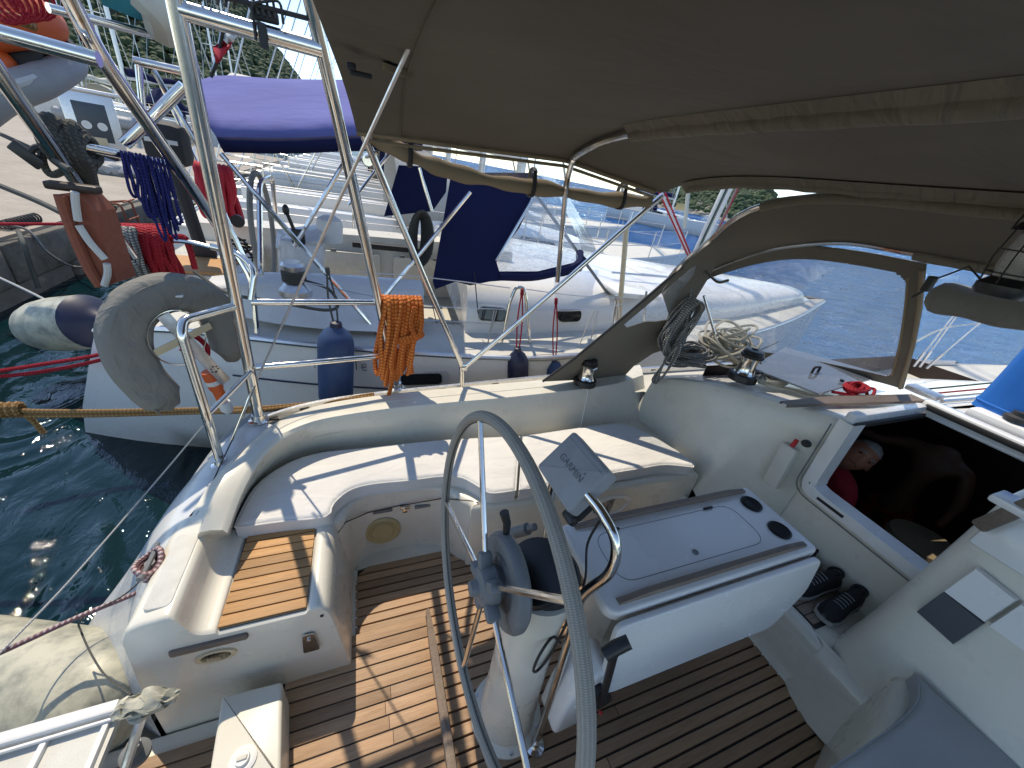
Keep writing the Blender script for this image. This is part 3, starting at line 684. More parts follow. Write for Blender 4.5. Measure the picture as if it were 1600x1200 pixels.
mb = MB(); mb.lathe([(.0, -.05), (.02, -.05), (.024, -.03), (.05, -.022), (.058, -.004), (.058, .02), (.04, .04), (.03, .1), (0, .1)], HUB, wn, 24); mb.build('hub', M['grey_plastic'], SW)
# drive ring of the autopilot between wheel and pedestal
mb = MB(); c_ = HUB+wn*.055
q_ = V((0, 0, 1)).rotation_difference(wn)
mb.lathe([(.08, -.012), (.1, -.02), (.13, -.016), (.138, -.004), (.138, .014), (.13, .024), (.085, .024), (.08, .016), (.08, -.012)], c_, wn, 40); mb.build('drive_ring', M['grey_plastic'], SW)
mb = MB(); a = R(62); p0 = wp(a, .138, .06); mb.tube([p0, p0+(we1*.3+we2).normalized()*.035, p0+(we1*.3+we2).normalized()*.07+wn*-.012], lambda t_: .010+.004*t_, 10); mb.build('clutch_lever', M['black_plastic'], SW)
mb = MB(); mb.lathe([(.15, 0), (.15, .012), (.135, .02), (.12, .03), (.115, .08), (.105, .3), (.1, .6), (.1, .78), (.108, .86), (.112, .93), (.0, .935)], (.46, .6, .0), (0, 0, 1), 40); mb.build('column', M['gelcoat'], PD)
for k in range(6):
    a = R(20+60*k); mb = MB(); mb.lathe([(.009, 0), (.008, .005), (.004, .006), (0, .004)], (.46+.135*math.cos(a), .6+.135*math.sin(a), .017), (0, 0, 1), 10); mb.build('bolt', M['metal_alu'], PD)
mb = MB(); cq = V((.47, .61, .935)); mb.lathe([(.112, 0), (.112, .02), (.1, .03), (.095, .026)], cq, (0, 0, 1), 36); cp = mb.build('compass', M['black_plastic'], PD)
mb = MB(); mb.lathe([(.1, .0), (.104, .02), (.098, .034), (.02, .04), (0, .04)], cq+V((-.03, -.01, .03)), (-.5, -.05, .86), 36); mb.build('compass_dome', M['cupholder'], cp)
mb = MB(); mb.lathe([(.008, 0), (.007, .004), (0, .004)], cq+V((-.1, -.05, .03)), (-.5, 0, .86), 8); mb.build('screw', M['metal_alu'], cp)
g1 = [(.54, .464, 0), (.545, .475, .35), (.548, .5, .75), (.552, .515, .93), (.575, .475, 1.1), (.575, .49, 1.2), (.56, .55, 1.245), (.55, .63, 1.25)]
g2 = [(.54, .76, 0), (.545, .755, .5), (.55, .76, .9), (.56, .81, 1.05), (.555, .8, 1.18), (.55, .74, 1.24), (.55, .63, 1.25)]
for g in (g1, g2):
    mb = MB(); mb.tube(cat_(g, 7), .0145, 12); gr = mb.build('guard_rail', M['stainless'], PD)
    mb = MB(); mb.lathe([(.038, 0), (.038, .006), (.02, .012), (.0165, .03)], g[0], (0, 0, 1), 20); fl = mb.build('rail_foot', M['stainless'], gr)
mb = MB(); mb.tube(cat_([V((.55, .52, .935)), V((.5, .5, .7)), V((.46, .49, .62)), V((.42, .47, .68)), V((.43, .475, .76)), V((.48, .5, .78)), V((.53, .51, .7))], 6), .0045, 6); mb.build('cable', M['caulk'], PD)
mb = MB(); mb.tube(cat_([U(940, 808, 'x', .6), U(918, 850, 'x', .6), U(915, 900, 'x', .58), U(905, 930, 'x', .56), U(890, 900, 'x', .55)], 6), .004, 6); mb.build('cable', M['caulk'], PD)
mb = MB(); _a, _b = U(783, 838, 'x', .42), U(836, 823, 'x', .5); _l = (_b-_a).length; mb.lathe([(.0, 0), (.021, 0), (.021, _l*.8), (.013, _l*.82), (.013, _l), (0, _l)], _a, _b-_a, 20); mb.build('brake_drum', M['grey_plastic'], PD)
# throttle housing
mb = MB()
mb.prism(fillet2([(-.13, -.2), (.06, -.17), (.09, .0), (.085, .16), (.03, .2), (-.09, .16), (-.12, .02)], .05), 0, .11, .02, 3)
mb.v = [V((.645+a*.8, .52-z, .44+b_*1.0)) for a, b_, z in mb.v]; mb.build('throttle_housing', M['gelcoat_white'], PD, ang=50)
mb = MB(); mb.cbox((.665, .4, .5), (.07, .03, .16), .012, rot3(y=-.5)); th = mb.build('throttle_mount', M['black_plastic'], PD)
q = V((.67, .385, .5)); k2 = U(962, 1012, 'y', .37)
mb = MB(); mb.tube([q, q.lerp(k2, .5), k2], lambda t_: .012, 10); mb.tube([k2+V((-.03, 0, -.02)), k2, k2+V((.035, -.004, .02))], lambda t_: .02-.003*abs(t_-.5), 12); mb.build('throttle_lever', M['black_plastic'], th)
mb = MB(); mb.lathe([(.006, 0), (.006, .01), (0, .012)], q+V((-.0, -.01, -.05)), (0, -1, 0), 8); mb.build('neutral_button', M['red_paint'], th)
# ================================================================ chart plotter under its sun cover
CPc = V((.54, .715, 1.266)); phi, yaw_, rl_ = .739, .032, .023
r_ = V((math.sin(yaw_), -math.cos(yaw_), 0)); up_ = V((math.sin(phi)*math.cos(yaw_), math.sin(phi)*math.sin(yaw_), math.cos(phi)))
r2, u2 = r_*math.cos(rl_)+up_*math.sin(rl_), up_*math.cos(rl_)-r_*math.sin(rl_); n2 = r2.cross(u2)
PM = Matrix((r2, u2, n2)).transposed()
CP = thing('chart_plotter', 'chart plotter on the pedestal guard under its grey GARMIN sun cover', 'chart plotter', CPc)
mb = MB(); mb.prism(fillet2([(-.101, -.083), (.101, -.083), (.101, .083), (-.101, .083)], .014, 4), -.05, .0, .012, 3); mb.v = [CPc+PM@V(p) for p in mb.v]; mb.build('sun_cover', M['cover_grey'], CP, ang=50)
mb = MB(); mb.tube([CPc+PM@V(p) for p in ((-.092, .06, .001), (.092, .06, .001))], .0016, 5); mb.build('cover_ridge', M['cover_grey'], CP)
mb = MB(); mb.cbox(CPc+PM@V((.06, -.05, -.08)), (.06, .09, .05), .008, PM); mb.cbox(CPc+PM@V((.075, -.1, -.07)), (.05, .03, .03), .008, PM); mb.build('mount_bracket', M['black_plastic'], CP)
def letters(txt, size, origin, mtx, m, parent, name='lettering', ext=.0006, cond=1.0):
    cu = bpy.data.curves.new(name, 'FONT'); cu.body = txt; cu.size = size; cu.extrude = ext; cu.align_x = 'CENTER'; cu.align_y = 'CENTER'; cu.space_character = cond
    o = bpy.data.objects.new('tmp', cu); COL.objects.link(o); dg = bpy.context.evaluated_depsgraph_get(); dg.update()
    me = bpy.data.meshes.new_from_object(o.evaluated_get(dg)); bpy.data.objects.remove(o)
    mt = mtx.to_4x4(); mt.translation = V(origin) - (parent.location if parent is not None and parent.type == 'EMPTY' else V())
    me.transform(mt); me.materials.clear(); me.materials.append(M[m]); q = bpy.data.objects.new(name, me); COL.objects.link(q); q.parent = parent
    return q
letters('GARMIN', .03, CPc+PM@V((0, .004, .0012)), PM, 'grey_plastic', CP, cond=1.08)
mb = MB(); mb.add([CPc+PM@V(p) for p in ((.046, .022, .0014), (.056, .022, .0014), (.051, .031, .0014))], [(0, 1, 2)]); mb.build('logo_mark', M['grey_plastic'], CP, smooth=False)
# ================================================================ cockpit table
TB = thing('cockpit_table', 'white drop leaf cockpit table with teak fiddles and two cup holders', 'table', (1.15, .655, 0))
x0, x1, y0, y1, zt = .655, 1.665, .475, .835, .85
mb = MB(); mb.prism(fillet2([(x0+.03, y0), (x1, y0), (x1, y1), (x0, y1), (x0, y0+.03)], .03, 5), zt-.045, zt, .012, 3, rb=.008); mb.build('table_top', M['gelcoat_white'], TB, ang=50)
for y in (y0+.035, y1-.025):
    mb = MB(); fp = []
    for i in range(9):
        t_ = i/8; X = x0+.05+(x1-x0-.1)*t_; e = .4 if i in (0, 8) else 1
        fp.append([V((X, y-.012, zt)), V((X, y-.011, zt+.022*e)), V((X, y+.008, zt+.022*e)), V((X, y+.013, zt))])
    mb.grid(fp, flip=False); mb.f += [[0, 1, 2, 3], [len(mb.v)-1, len(mb.v)-2, len(mb.v)-3, len(mb.v)-4]]; mb.uv += [None, None]; mb.mi += [0, 0]
    mb.build('fiddle', M['teak_grey'], TB, ang=40)
lid = fillet2([(x0+.1, y0+.085), (x1-.2, y0+.085), (x1-.2, y1-.075), (x0+.1, y1-.075)], .07, 7)
mb = MB(); mb.tube([V((a, b_, zt+.0003)) for a, b_ in lid], .0012, 5, True); mb.build('lid_joint', M['grey_plastic'], TB)
for X in (x0+.2, x1-.32):
    mb = MB(); mb.cbox((X, y1-.073, zt+.003), (.05, .01, .01), .003); mb.build('hinge', M['black_plastic'], TB)
mb = MB(); mb.lathe([(.012, 0), (.012, .003), (.009, .002), (0, .0)], (x0+.46, y0+.12, zt+.0005), (0, 0, 1), 16); mb.build('finger_hole', M['grey_plastic'], TB)
for X, Y in ((x1-.085, y1-.1), (x1-.09, y0+.115)):
    mb = MB(); mb.lathe([(.046, .0), (.046, .004), (.042, .006), (.038, .003), (.037, -.04), (0, -.04)], (X, Y, zt+.001), (0, 0, 1), 32)
    mb.build('cup_holder', M['cupholder'], TB)
    mb = MB(); mb.lathe([(.0375, .0), (.0, -.0)], (X, Y, zt+.0035), (0, 0, 1), 32); mb.build('cup_well', M['caulk'], TB)
lf = fillet2([(x0+.01, 0), (x1-.02, 0), (x1-.025, .18), (x1-.16, .34), (x0+.05, .34), (x0, .3)], .04, 6)
mb = MB(); mb.prism(lf, 0, .022, .006, 3, rb=.006)
mb.v = [V((a, y0-.012-b_*.14-z, zt-.012-b_*.99)) for a, b_, z in mb.v]; mb.build('drop_leaf', M['gelcoat_white'], TB, ang=50)
mb = MB(); mb.tube([V((x0+.06, y0-.012, zt-.022)), V((x1-.06, y0-.012, zt-.022))], .006, 8); mb.build('leaf_hinge', M['teak_grey'], TB)
mb = MB(); mb.cbox((1.18, .655, .45), (.8, .2, .72), .03); mb.build('table_body', M['gelcoat'], TB)
mb = MB(); mb.cbox((1.2, .655, .04), (.5, .14, .09), .02); mb.build('table_foot', M['gelcoat_white'], TB)
# ================================================================ stern arch, pushpit, bimini frame
AR = thing('stern_arch', 'polished steel tube stern arch and guard rail round the port quarter', 'arch', (-.3, 2.0, .66))
def tb(pts, r, name='tube', parent=AR, m='stainless', seg=12, rad=.06):
    mb = MB(); mb.tube(bend(pts, rad, 6) if len(pts) > 2 else pts, r, seg); return mb.build(name, M[m], parent)
Af = U(405, 657, 'z', .66); Am = U(371, 480, 'y', 1.97); At = U(277, 14, 'y', 1.73); Au = At+(At-Am)*.55
Bf = U(620, 606, 'z', .68); Bm = U(598, 500, 'y', 2.1); Bt = U(503, 78, 'y', 1.74); Bu = Bt+(Bt-Bm)*.6
legA = tb([Af, Am, At, Au], .0255, 'arch_leg', rad=.2); legB = tb([Bf, Bm, U(540, 240, 'y', 1.88), Bt, Bu], .0225, 'arch_leg', rad=.2)
tb([At, Bt], .0245, 'cross_bar')
for p, ax in ((Af, legA), (Bf, legB)):
    mb = MB(); mb.lathe([(.05, 0), (.05, .006), (.034, .012), (.03, .04)], p, (0, 0, 1), 20); mb.build('foot_plate', M['stainless'], ax)
Pf = U(346, 726, 'z', .62); Pt = U(284, 522, 'y', 1.74); Pc = U(287, 508, 'y', 1.76); Pr = U(368, 478, 'y', 1.95)
tb([Pf, Pt, U(286, 500, 'y', 1.78), Pr], .0185, 'rail', rad=.07)
mb = MB(); mb.lathe([(.04, 0), (.04, .006), (.026, .012), (.022, .03)], Pf, (0, 0, 1), 20); mb.build('foot_plate', M['stainless'], AR)
tb([U(392, 472, 'y', 1.97), U(590, 472, 'y', 2.08)], .0165, 'rail'); tb([U(400, 574, 'y', 1.98), U(600, 556, 'y', 2.1)], .0165, 'rail')
tb([U(318, 655, 'y', 1.72), U(392, 580, 'y', 1.97)], .012, 'brace'); tb([U(392, 468, 'y', 1.97), U(398, 420, 'y', 2.0), U(372, 395, 'y', 2.05), U(330, 385, 'y', 2.1)], .014, 'rail', rad=.05)
for px, py, yy in ((287, 512, 1.76), (400, 574, 1.98)):
    mb = MB(); mb.tube([U(px-18, py+8, 'y', yy), U(px-10, py-2, 'y', yy), U(px+6, py+2, 'y', yy)], .004, 6); mb.build('eye', M['stainless'], AR)
# davit tubes that carry the dinghy, aft of the arch
dv = [((100, -20, 1.55), (215, 200, 1.75), (345, 345, 2.1), (372, 420, 2.2)), ((-20, 90, 1.4), (120, 250, 1.7), (235, 440, 2.0))]
tb([U(95, -30, 'y', 2.17), U(150, 78, 'y', 2.26), U(340, 352, 'y', 2.90)], 0.0280, 'davit_tube', rad=.15)
tb([U(-60, 35, 'y', 2.17), U(155, 93, 'y', 2.17)], 0.0252, 'davit_tube')
tb([U(-40, 60, 'y', 2.10), U(70, 215, 'y', 2.32), U(205, 400, 'y', 2.83)], 0.0280, 'davit_tube', rad=.15)
tb([U(195, 225, 'y', 2.61), U(288, 135, 'y', 2.61)], 0.0252, 'davit_brace')
tb([U(125, 228, 'y', 2.46), U(262, 257, 'y', 2.68)], 0.0196, 'davit_rail')
tb([U(75, 12, 'y', 2.32), U(258, 60, 'y', 2.61), U(272, 52, 'y', 2.64), U(262, 42, 'y', 2.64)], 0.0154, 'davit_rail', rad=.03)
tb([U(210, 95, 'y', 3.33), U(292, 113, 'y', 3.33)], 0.0224, 'davit_rail'); tb([U(216, 100, 'y', 3.33), U(224, 178, 'y', 3.33)], 0.0168, 'davit_rail')
# clamp with line on the cross bar
cq = U(418, 48, 'y', 1.735)
mb = MB(); mb.tube(bend([cq+V((-.03, -.03, -.035)), cq+V((-.03, -.03, .05)), cq+V((.05, -.03, .075)), cq+V((.05, -.03, .02))], .02), .004, 6); mb.tube([cq+V((-.1, -.02, .05)), cq+V((.13, -.02, .05))], .007, 8); mb.cbox(cq+V((0, 0, .035)), (.07, .03, .03), .006)
mb.lathe([(.012, -.05), (.012, .01)], cq+V((-.01, -.03, 0)), (0, 0, 1), 10); mb.build('rail_clamp', M['dark_rubber'], AR)
# loops of the clamps and hooks tied on it
mb = MB()
for k in range(5): mb.tube(cat_([cq+V((-.16+.02*k, -.01, .03)), cq+V((-.13+.02*k, -.02, .09+.02*(k % 2))), cq+V((-.06+.02*k, -.02, .1)), cq+V((-.03+.015*k, -.02, .03))], 5), .004, 6)
mb.build('lashing', M['rope_dark'], AR)
# ---------------------------------------------------------------- bimini
BI = thing('bimini', 'taupe canvas bimini awning stretched overhead on steel bows', 'awning', (.75, .65, 2.1))
NS = 40; YC, HW = .62, 1.24
def bow(X, zc_, drop, p, x_sl=0): # list of points port -> starboard
    out = []
    for k in range(NS+1):
        u = 1-2*k/NS; y = YC+HW*u; out.append(V((X+x_sl*abs(u)**2, y, zc_-drop*abs(u)**p)))
    return out
bows = {-.06: bow(-.06, 2.215, .14, 4.2, .06), .92: bow(.92, 2.218, .115, 5), 1.53: bow(1.80, 2.15, .125, 6, -.29)}
ks = [-.06, .92, 1.53]
rows = []
for i in range(37):
    X = -.06+1.59*i/36
    if X < .92: t_ = (X+.06)/.98; a, b_ = bows[-.06], bows[.92]
    else: t_ = (X-.92)/.61; a, b_ = bows[.92], bows[1.53]
    sg = -.018*math.sin(math.pi*t_)
    rows.append([p.lerp(q, t_)+V((0, 0, sg*(1-abs(1-2*k/NS)**6))) for k, (p, q) in enumerate(zip(a, b_))])
mb = MB(); mb.grid(rows); can = mb.build('canopy', M['taupe_canvas'], BI, solid=.003)
# stitched strips, edge piping and rolled side curtain
mb = MB(); mb.grid([[q+V((0, 0, -.004)) for q in rows[i]] for i in range(0, 5)]); mb.build('edge_strip', M['taupe_canvas'], can)
mb = MB(); mb.tube([q+V((0, 0, -.006)) for q in rows[4]], .003, 5); mb.build('seam', M['taupe_canvas'], can)
pe = [r_[0] for r_ in rows]
mb = MB(); mb.tube([p+V((0, .0, -.006)) for p in pe[:-1]], .011, 8); mb.tube([p+V((0, .004, -.03)) for p in pe[1:-1]], .007, 8); mb.build('edge_piping', M['taupe_trim'], BI)
rp = [U(582, 210, 'y', 1.9), U(640, 243, 'y', 1.9), U(700, 266, 'y', 1.9), U(780, 285, 'y', 1.9), U(860, 296, 'y', 1.9), U(940, 310, 'y', 1.9), U(1015, 316, 'y', 1.88)]
mb = MB(); rpp = cat_(rp, 8); mb.tube(rpp, lambda t_: .031+.006*math.sin(t_*23)+.004*math.sin(t_*51), 12); cr = mb.build('rolled_curtain', M['taupe_trim'], BI)
mb = MB()
top_e = resamp(pe[1:35], len(rpp))
mb.grid([[a+V((0, 0, -.02)), a.lerp(b_, .6)+V((0, .02*math.sin(i*1.3), 0)), b_+V((0, .02, .015))] for i, (a, b_) in enumerate(zip(top_e, rpp))]); mb.build('curtain_window', M['clear_vinyl'], cr)
for px, py in ((641, 240), (829, 288), (972, 312)):
    p = min(rpp, key=lambda q: (U(px, py, 'y', 1.9)-q).length)
    mb = MB(); mb.tube([p+V((0, .042*math.sin(a), .05*max(math.cos(a), -.8)+(.03 if math.cos(a) > .5 else 0))) for a in [2*math.pi*k/18 for k in range(18)]], .006, 6, True, flat=1); mb.v = [(p.x+(x-p.x)*1.8, y, z) for x, y, z in mb.v]; mb.build('strap', M['caulk'], cr)
# frame: C, D legs and bows
Cf = U(722, 606, 'z', .68)
tb([Cf, U(722, 572, 'y', 2.12), U(604, 296, 'y', 1.98), U(560, 190, 'y', 1.86)], .0155, 'frame_leg', BI, rad=.04)
tb([U(726, 574, 'y', 2.12), U(800, 512, 'y', 2.05), U(1035, 305, 'y', 1.88)], .0145, 'frame_leg', BI, rad=.02)
mb = MB(); q = U(724, 574, 'y', 2.12); mb.cbox(q, (.05, .03, .05), .01); mb.build('frame_joint', M['stainless'], BI)
q = U(575, 250, 'y', 1.95); mb = MB(); mb.lathe([(.022, -.02), (.026, -.01), (.026, .01), (.022, .02)], q, (0, 1, 0), 14); mb.tube([U(540, 258, 'y', 2.0), U(590, 238, 'y', 1.9)], .008, 8); mb.build('frame_clamp', M['stainless'], BI)
mp = [U(871, 440, 'y', 1.97), U(885, 285, 'y', 1.87)]+[q+V((0, 0, -.022)) for q in bows[.92][1:-1]]
mb = MB(); mb.tube(bend(mp[:4], .08, 6)+mp[4:], .0135, 10); mb.build('frame_bow', M['stainless'], BI)
for X, i0_, r0 in ((.92, 8, .03), (1.53, 2, .026)):
    sl_ = [q+V((0, 0, -.022)) for q in bows[X][i0_:]]
    mb = MB(); mb.tube(sl_, lambda t_: r0*(1+.05*math.sin(t_*60)), 12, flat=.9); mb.build('bow_sleeve', M['taupe_sleeve'], BI)
    mb = MB(); mb.grid([[q+V((-.055, 0, .016)), q+V((0, 0, -.026+.003*math.sin(i*2.1))), q+V((.055+.008*math.sin(i*1.3), 0, .014))] for i, q in enumerate(sl_)]); mb.build('sleeve_flap', M['taupe_sleeve'], BI)
mb = MB(); q = U(622, 112, 'z', 2.19); mb.lathe([(.022, -.01), (.022, .004), (.01, .006)], q, (-.1, .2, -1), 24, sx=2.6); mb.build('slot_patch', M['taupe_trim'], can)
q = U(549, 105, 'z', 2.17); mb = MB(); mb.cbox(q, (.02, .05, .012), .004); mb.cbox(q+V((.02, 0, -.01)), (.05, .02, .01), .004); mb.build('buckle', M['dark_rubber'], can)
# backstay leg through the slot
BS_ = thing('backstay', 'thin backstay wire running from the awning slot down to the stern', 'wire', (-.6, 2, .7))
mb = MB(); a = U(622, 112, 'z', 2.165); b_ = U(402, 592, 'y', 2.0); mb.tube([a+(a-b_)*.6, a, b_], .0045, 6); mb.build('wire', M['metal_alu'], BS_)
mb = MB(); c_ = U(362, 690, 'z', .68); mb.tube([b_, b_.lerp(c_, .4)], .007, 8); mb.tube([b_.lerp(c_, .4), c_], .0055, 8); mb.build('turnbuckle', M['stainless'], BS_)
# ---------------------------------------------------------------- sprayhood
SH = thing('sprayhood', 'taupe canvas sprayhood with scratched clear vinyl windows over the companionway', 'sprayhood', (2.2, .6, 1.1))
def mirror_y(pts, yc=.62): return pts+[V((p.x, 2*yc-p.y, p.z)) for p in reversed(pts)]
aft = [U(1106, 378, 'x', 1.7), U(1130, 355, 'x', 1.7), U(1160, 334, 'x', 1.7), U(1200, 319, 'x', 1.72), U(1250, 311, 'x', 1.78), U(1300, 308, 'x', 1.78), U(1380, 311, 'x', 1.8), U(1450, 318, 'x', 1.8)]
aft = [V((1.72, 1.86, 1.5)), V((1.74, 1.8, 1.66))]+aft[0:]
aft = resamp(cat_(aft, 6)+[V((1.8, .62-(p.y-.62), p.z)) for p in reversed(cat_(aft, 6)) if p.y > .62], 60)
T_ = [U(1052, 520, 'x', 2.08), U(1078, 462, 'x', 2.1), U(1102, 428, 'x', 2.12), U(1145, 408, 'x', 2.14), U(1200, 391, 'x', 2.15), U(1260, 382, 'x', 2.16), U(1330, 380, 'x', 2.16), U(1420, 395, 'x', 2.16)]
T_ = cat_(T_, 6); T_ = resamp(T_+[V((2.16, .62-(p.y-.62), p.z)) for p in reversed(T_) if p.y > .62], 60)
rows = []
for i in range(9):
    t_ = i/8; rows.append([a.lerp(b_, t_)+V((0, 0, .01*math.sin(math.pi*t_))) for a, b_ in zip(aft[:], T_[:])])
mb = MB(); mb.grid(rows, flip=True); mb.build('roof', M['taupe_canvas'], SH, solid=.003)
mb = MB(); mb.tube(aft, .013, 10); mb.build('frame_bow', M['stainless'], SH)
for cv, a0 in ((aft, 14), (T_, 24)):
    mb = MB(); mb.tube([p+V((.0, 0, -.004)) for p in cv[a0:]], lambda t_: .021*(1+.06*math.sin(t_*70)), 12); mb.build('bow_sleeve', M['taupe_sleeve'], SH)
    mb = MB(); mb.grid([[p+V((-.02, 0, -.0)), p+V((.02, 0, -.02)), p+V((.075+.006*math.sin(i*1.7), 0, -.004))] for i, p in enumerate(cv[a0:])]); mb.build('sleeve_flap', M['taupe_sleeve'], SH)
mb = MB(); mb.tube(T_, .0125, 10); mb.build('frame_bow', M['stainless'], SH)
# front window, from the port side round to the open centre panel
B_ = [V((2.14, 2.0, .93)), V((2.4, 1.97, .98)), V((2.7, 1.88, 1.0)), V((2.92, 1.7, 1.04)), V((3.08, 1.45, 1.08)), V((3.14, 1.2, 1.13)), V((3.15, 1.07, 1.15))]
Tp = cat_([U(1078, 462, 'x', 2.1), U(1102, 428, 'x', 2.12), U(1145, 408, 'x', 2.14), U(1200, 391, 'x', 2.15), U(1260, 384, 'x', 2.16), U(1340, 392, 'x', 2.18), U(1448, 412, 'x', 2.2)], 6)
nC, nR = 150, 40; Tp = resamp(Tp, nC); Bp = resamp(cat_(B_, 6), nC)
def FW(u, v): # u across 0..1, v down 0..1
    f_ = u*(nC-1); i = min(int(f_), nC-2); a = Tp[i].lerp(Tp[i+1], f_-i); b_ = Bp[i].lerp(Bp[i+1], f_-i)
    p = a.lerp(b_, v); bl = math.sin(math.pi*v)*.05; return p+V((bl*.8, bl*.2, bl*.4))
def inwin(u, v):
    du = min((u-.05)/.08, (.955-u)/.05); top_ = .09; bot = .93
    if v < top_ or v > bot or u < .05 or u > .955: return False
    a = max(0, 1-du); dv_ = max(0, 1-min((v-top_)/.09, (bot-v)/.05)); return a*a+dv_*dv_ < 1
g = [[FW(k/(nC-1), i/(nR*2)) for k in range(nC)] for i in range(nR*2+1)]
wv, wf, cf = [p for r_ in g for p in r_], [], []
for i in range(nR*2):
    for k in range(nC-1):
        fc = (i*nC+k, i*nC+k+1, (i+1)*nC+k+1, (i+1)*nC+k)
        (wf if inwin((k+.5)/(nC-1), (i+.5)/(nR*2)) else cf).append(fc)
mb = MB(); mb.add(wv, wf); mb.build('front_window', M['clear_vinyl'], SH)
mb = MB(); mb.add(wv, cf); mb.build('front_panel', M['taupe_canvas'], SH, solid=.003)
ol = [FW(.05+.905*min(1, max(0, a)), b_) for a, b_ in [(i/30, .085) for i in range(31)]]
mb = MB(); mb.tube(bend([FW(.953, .1), FW(.955, .3), FW(.956, .6), FW(.955, .9)], .1), .006, 6); mb.build('window_binding', M['taupe_trim'], SH)
mb = MB(); mb.tube([FW(.99, .04), FW(.995, .3), FW(.995, .6), FW(.99, 1.0)], .011, 8); mb.build('zip_edge', M['taupe_trim'], SH)
# side wing: fabric below, clear above
P1, P2, P3 = V((1.3, 2.06, .74)), V((2.15, 2.06, 1.0)), V((1.75, 1.80, 1.66)); pn = (P2-P1).cross(P3-P1).normalized()
def SP(px, py, o=0):
    d = _f+_r*((px-800)/FPX)-_u*((py-600)/FPX); t_ = pn.dot(P1-CAM)/pn.dot(d); return CAM+d*t_+pn*o
from mathutils.geometry import tessellate_polygon
outl = [(848, 596), (900, 558), (960, 508), (1010, 465), (1060, 422), (1108, 384), (1140, 362), (1130, 395), (1108, 432), (1085, 470), (1060, 520), (1042, 545), (1020, 552), (990, 572), (975, 588), (930, 592), (890, 594)]
hole = [(975, 507), (1000, 486), (1040, 452), (1078, 419), (1088, 415), (1082, 432), (1066, 450), (1054, 470), (1050, 490), (1042, 500), (1025, 503), (1008, 503), (992, 508), (980, 512)]
tri = tessellate_polygon([[V((a, b_, 0)) for a, b_ in outl], [V((a, b_, 0)) for a, b_ in hole]])
mb = MB(); mb.add([SP(*p) for p in outl+hole], [list(x) for x in tri]); mb.build('side_panel', M['taupe_canvas'], SH, smooth=False, solid=.004)
mb = MB(); mb.add([SP(*p, .003) for p in hole], [list(range(len(hole)))]); mb.build('side_window', M['clear_vinyl'], SH, smooth=False)
mb = MB(); mb.tube([SP(*p) for p in outl[:7]], .009, 8); mb.build('edge_binding', M['dark_rubber'], SH)
mb = MB(); mb.tube([SP(*p) for p in hole[5:14]], .006, 6); mb.build('window_binding', M['taupe_canvas'], SH)
pk = [(950, 545), (965, 517), (1030, 512), (1030, 545), (1000, 552)]
mb = MB(); mb.add([SP(*p, -.012) for p in pk]+[SP(*p, -.001) for p in pk], [(0, 1, 2, 3, 4)]+[(i, (i+1) % 5, 5+(i+1) % 5, 5+i) for i in range(5)]); mb.build('pocket', M['taupe_canvas'], SH, smooth=False)
tb([U(1052, 520, 'x', 2.06), U(1092, 425, 'x', 2.05), U(1150, 350, 'x', 1.8)], .0125, 'frame_leg', SH, rad=.05)
tb([U(1100, 462, 'x', 2.1), U(1117, 522, 'x', 2.25)], .009, 'frame_strut', SH)
q = U(1092, 432, 'x', 2.04); mb = MB(); mb.cbox(q, (.05, .04, .035), .01); mb.build('frame_clamp', M['stainless'], SH)
# rolled-up centre window, like a bolster under the bow
ra = U(1452, 462, 'x', 2.25); rb_ = U(1680, 505, 'x', 2.3)
mb = MB(); mb.tube([ra.lerp(rb_, i/16) for i in range(17)], lambda t_: .062*min(1, .55+t_*6)+.004*math.sin(t_*14), 18); mb.build('rolled_window', M['grey_cover'], SH)
# lantern
LN = thing('lantern', 'black wire cage lantern hanging under the sprayhood', 'lantern', U(1556, 462, 'x', 1.7)); lq = LN.location.copy()
mb = MB(); mb.lathe([(.0, 0), (.05, .0), (.055, .012), (.055, .03), (.035, .05), (0, .05)], lq, (0, 0, 1), 20); mb.build('lantern_base', M['black_plastic'], LN)
mb = MB(); mb.lathe([(.02, .175), (.06, .17), (.05, .19), (.025, .205), (.02, .225), (0, .23)], lq, (0, 0, 1), 20); mb.build('lantern_cap', M['black_plastic'], LN)
mb = MB(); mb.lathe([(.034, .05), (.042, .08), (.043, .12), (.036, .165)], lq, (0, 0, 1), 20); mb.build('glass', M['lamp_glass'], LN)
mb = MB()
for k in range(6):
    a = math.pi*k/3; mb.tube([lq+V((math.cos(a)*.05, math.sin(a)*.05, .02)), lq+V((math.cos(a)*.058, math.sin(a)*.058, .1)), lq+V((math.cos(a)*.05, math.sin(a)*.05, .175))], .0022, 5)
for z, r_ in ((.06, .055), (.12, .058)): mb.tube([lq+V((math.cos(2*math.pi*k/20)*r_, math.sin(2*math.pi*k/20)*r_, z)) for k in range(20)], .002, 5, True)
mb.tube([lq+V((0, .062*math.cos(a), .17+.11*math.sin(a))) for a in [math.pi*k/14 for k in range(15)]], .0022, 5); mb.build('wire_cage', M['caulk'], LN)
mb = MB(); mb.cbox(lq+V((.02, .16, -.01)), (.03, .02, .05), .005); mb.tube([lq+V((.02, .16, -.03)), lq+V((.02, .18, -.06))], .004, 6); mb.tube([lq+V((.02, .16, .0)), lq+V((.02, .1, .06)), lq+V((.01, .05, .03))], .003, 5); mb.build('hook', M['caulk'], LN)
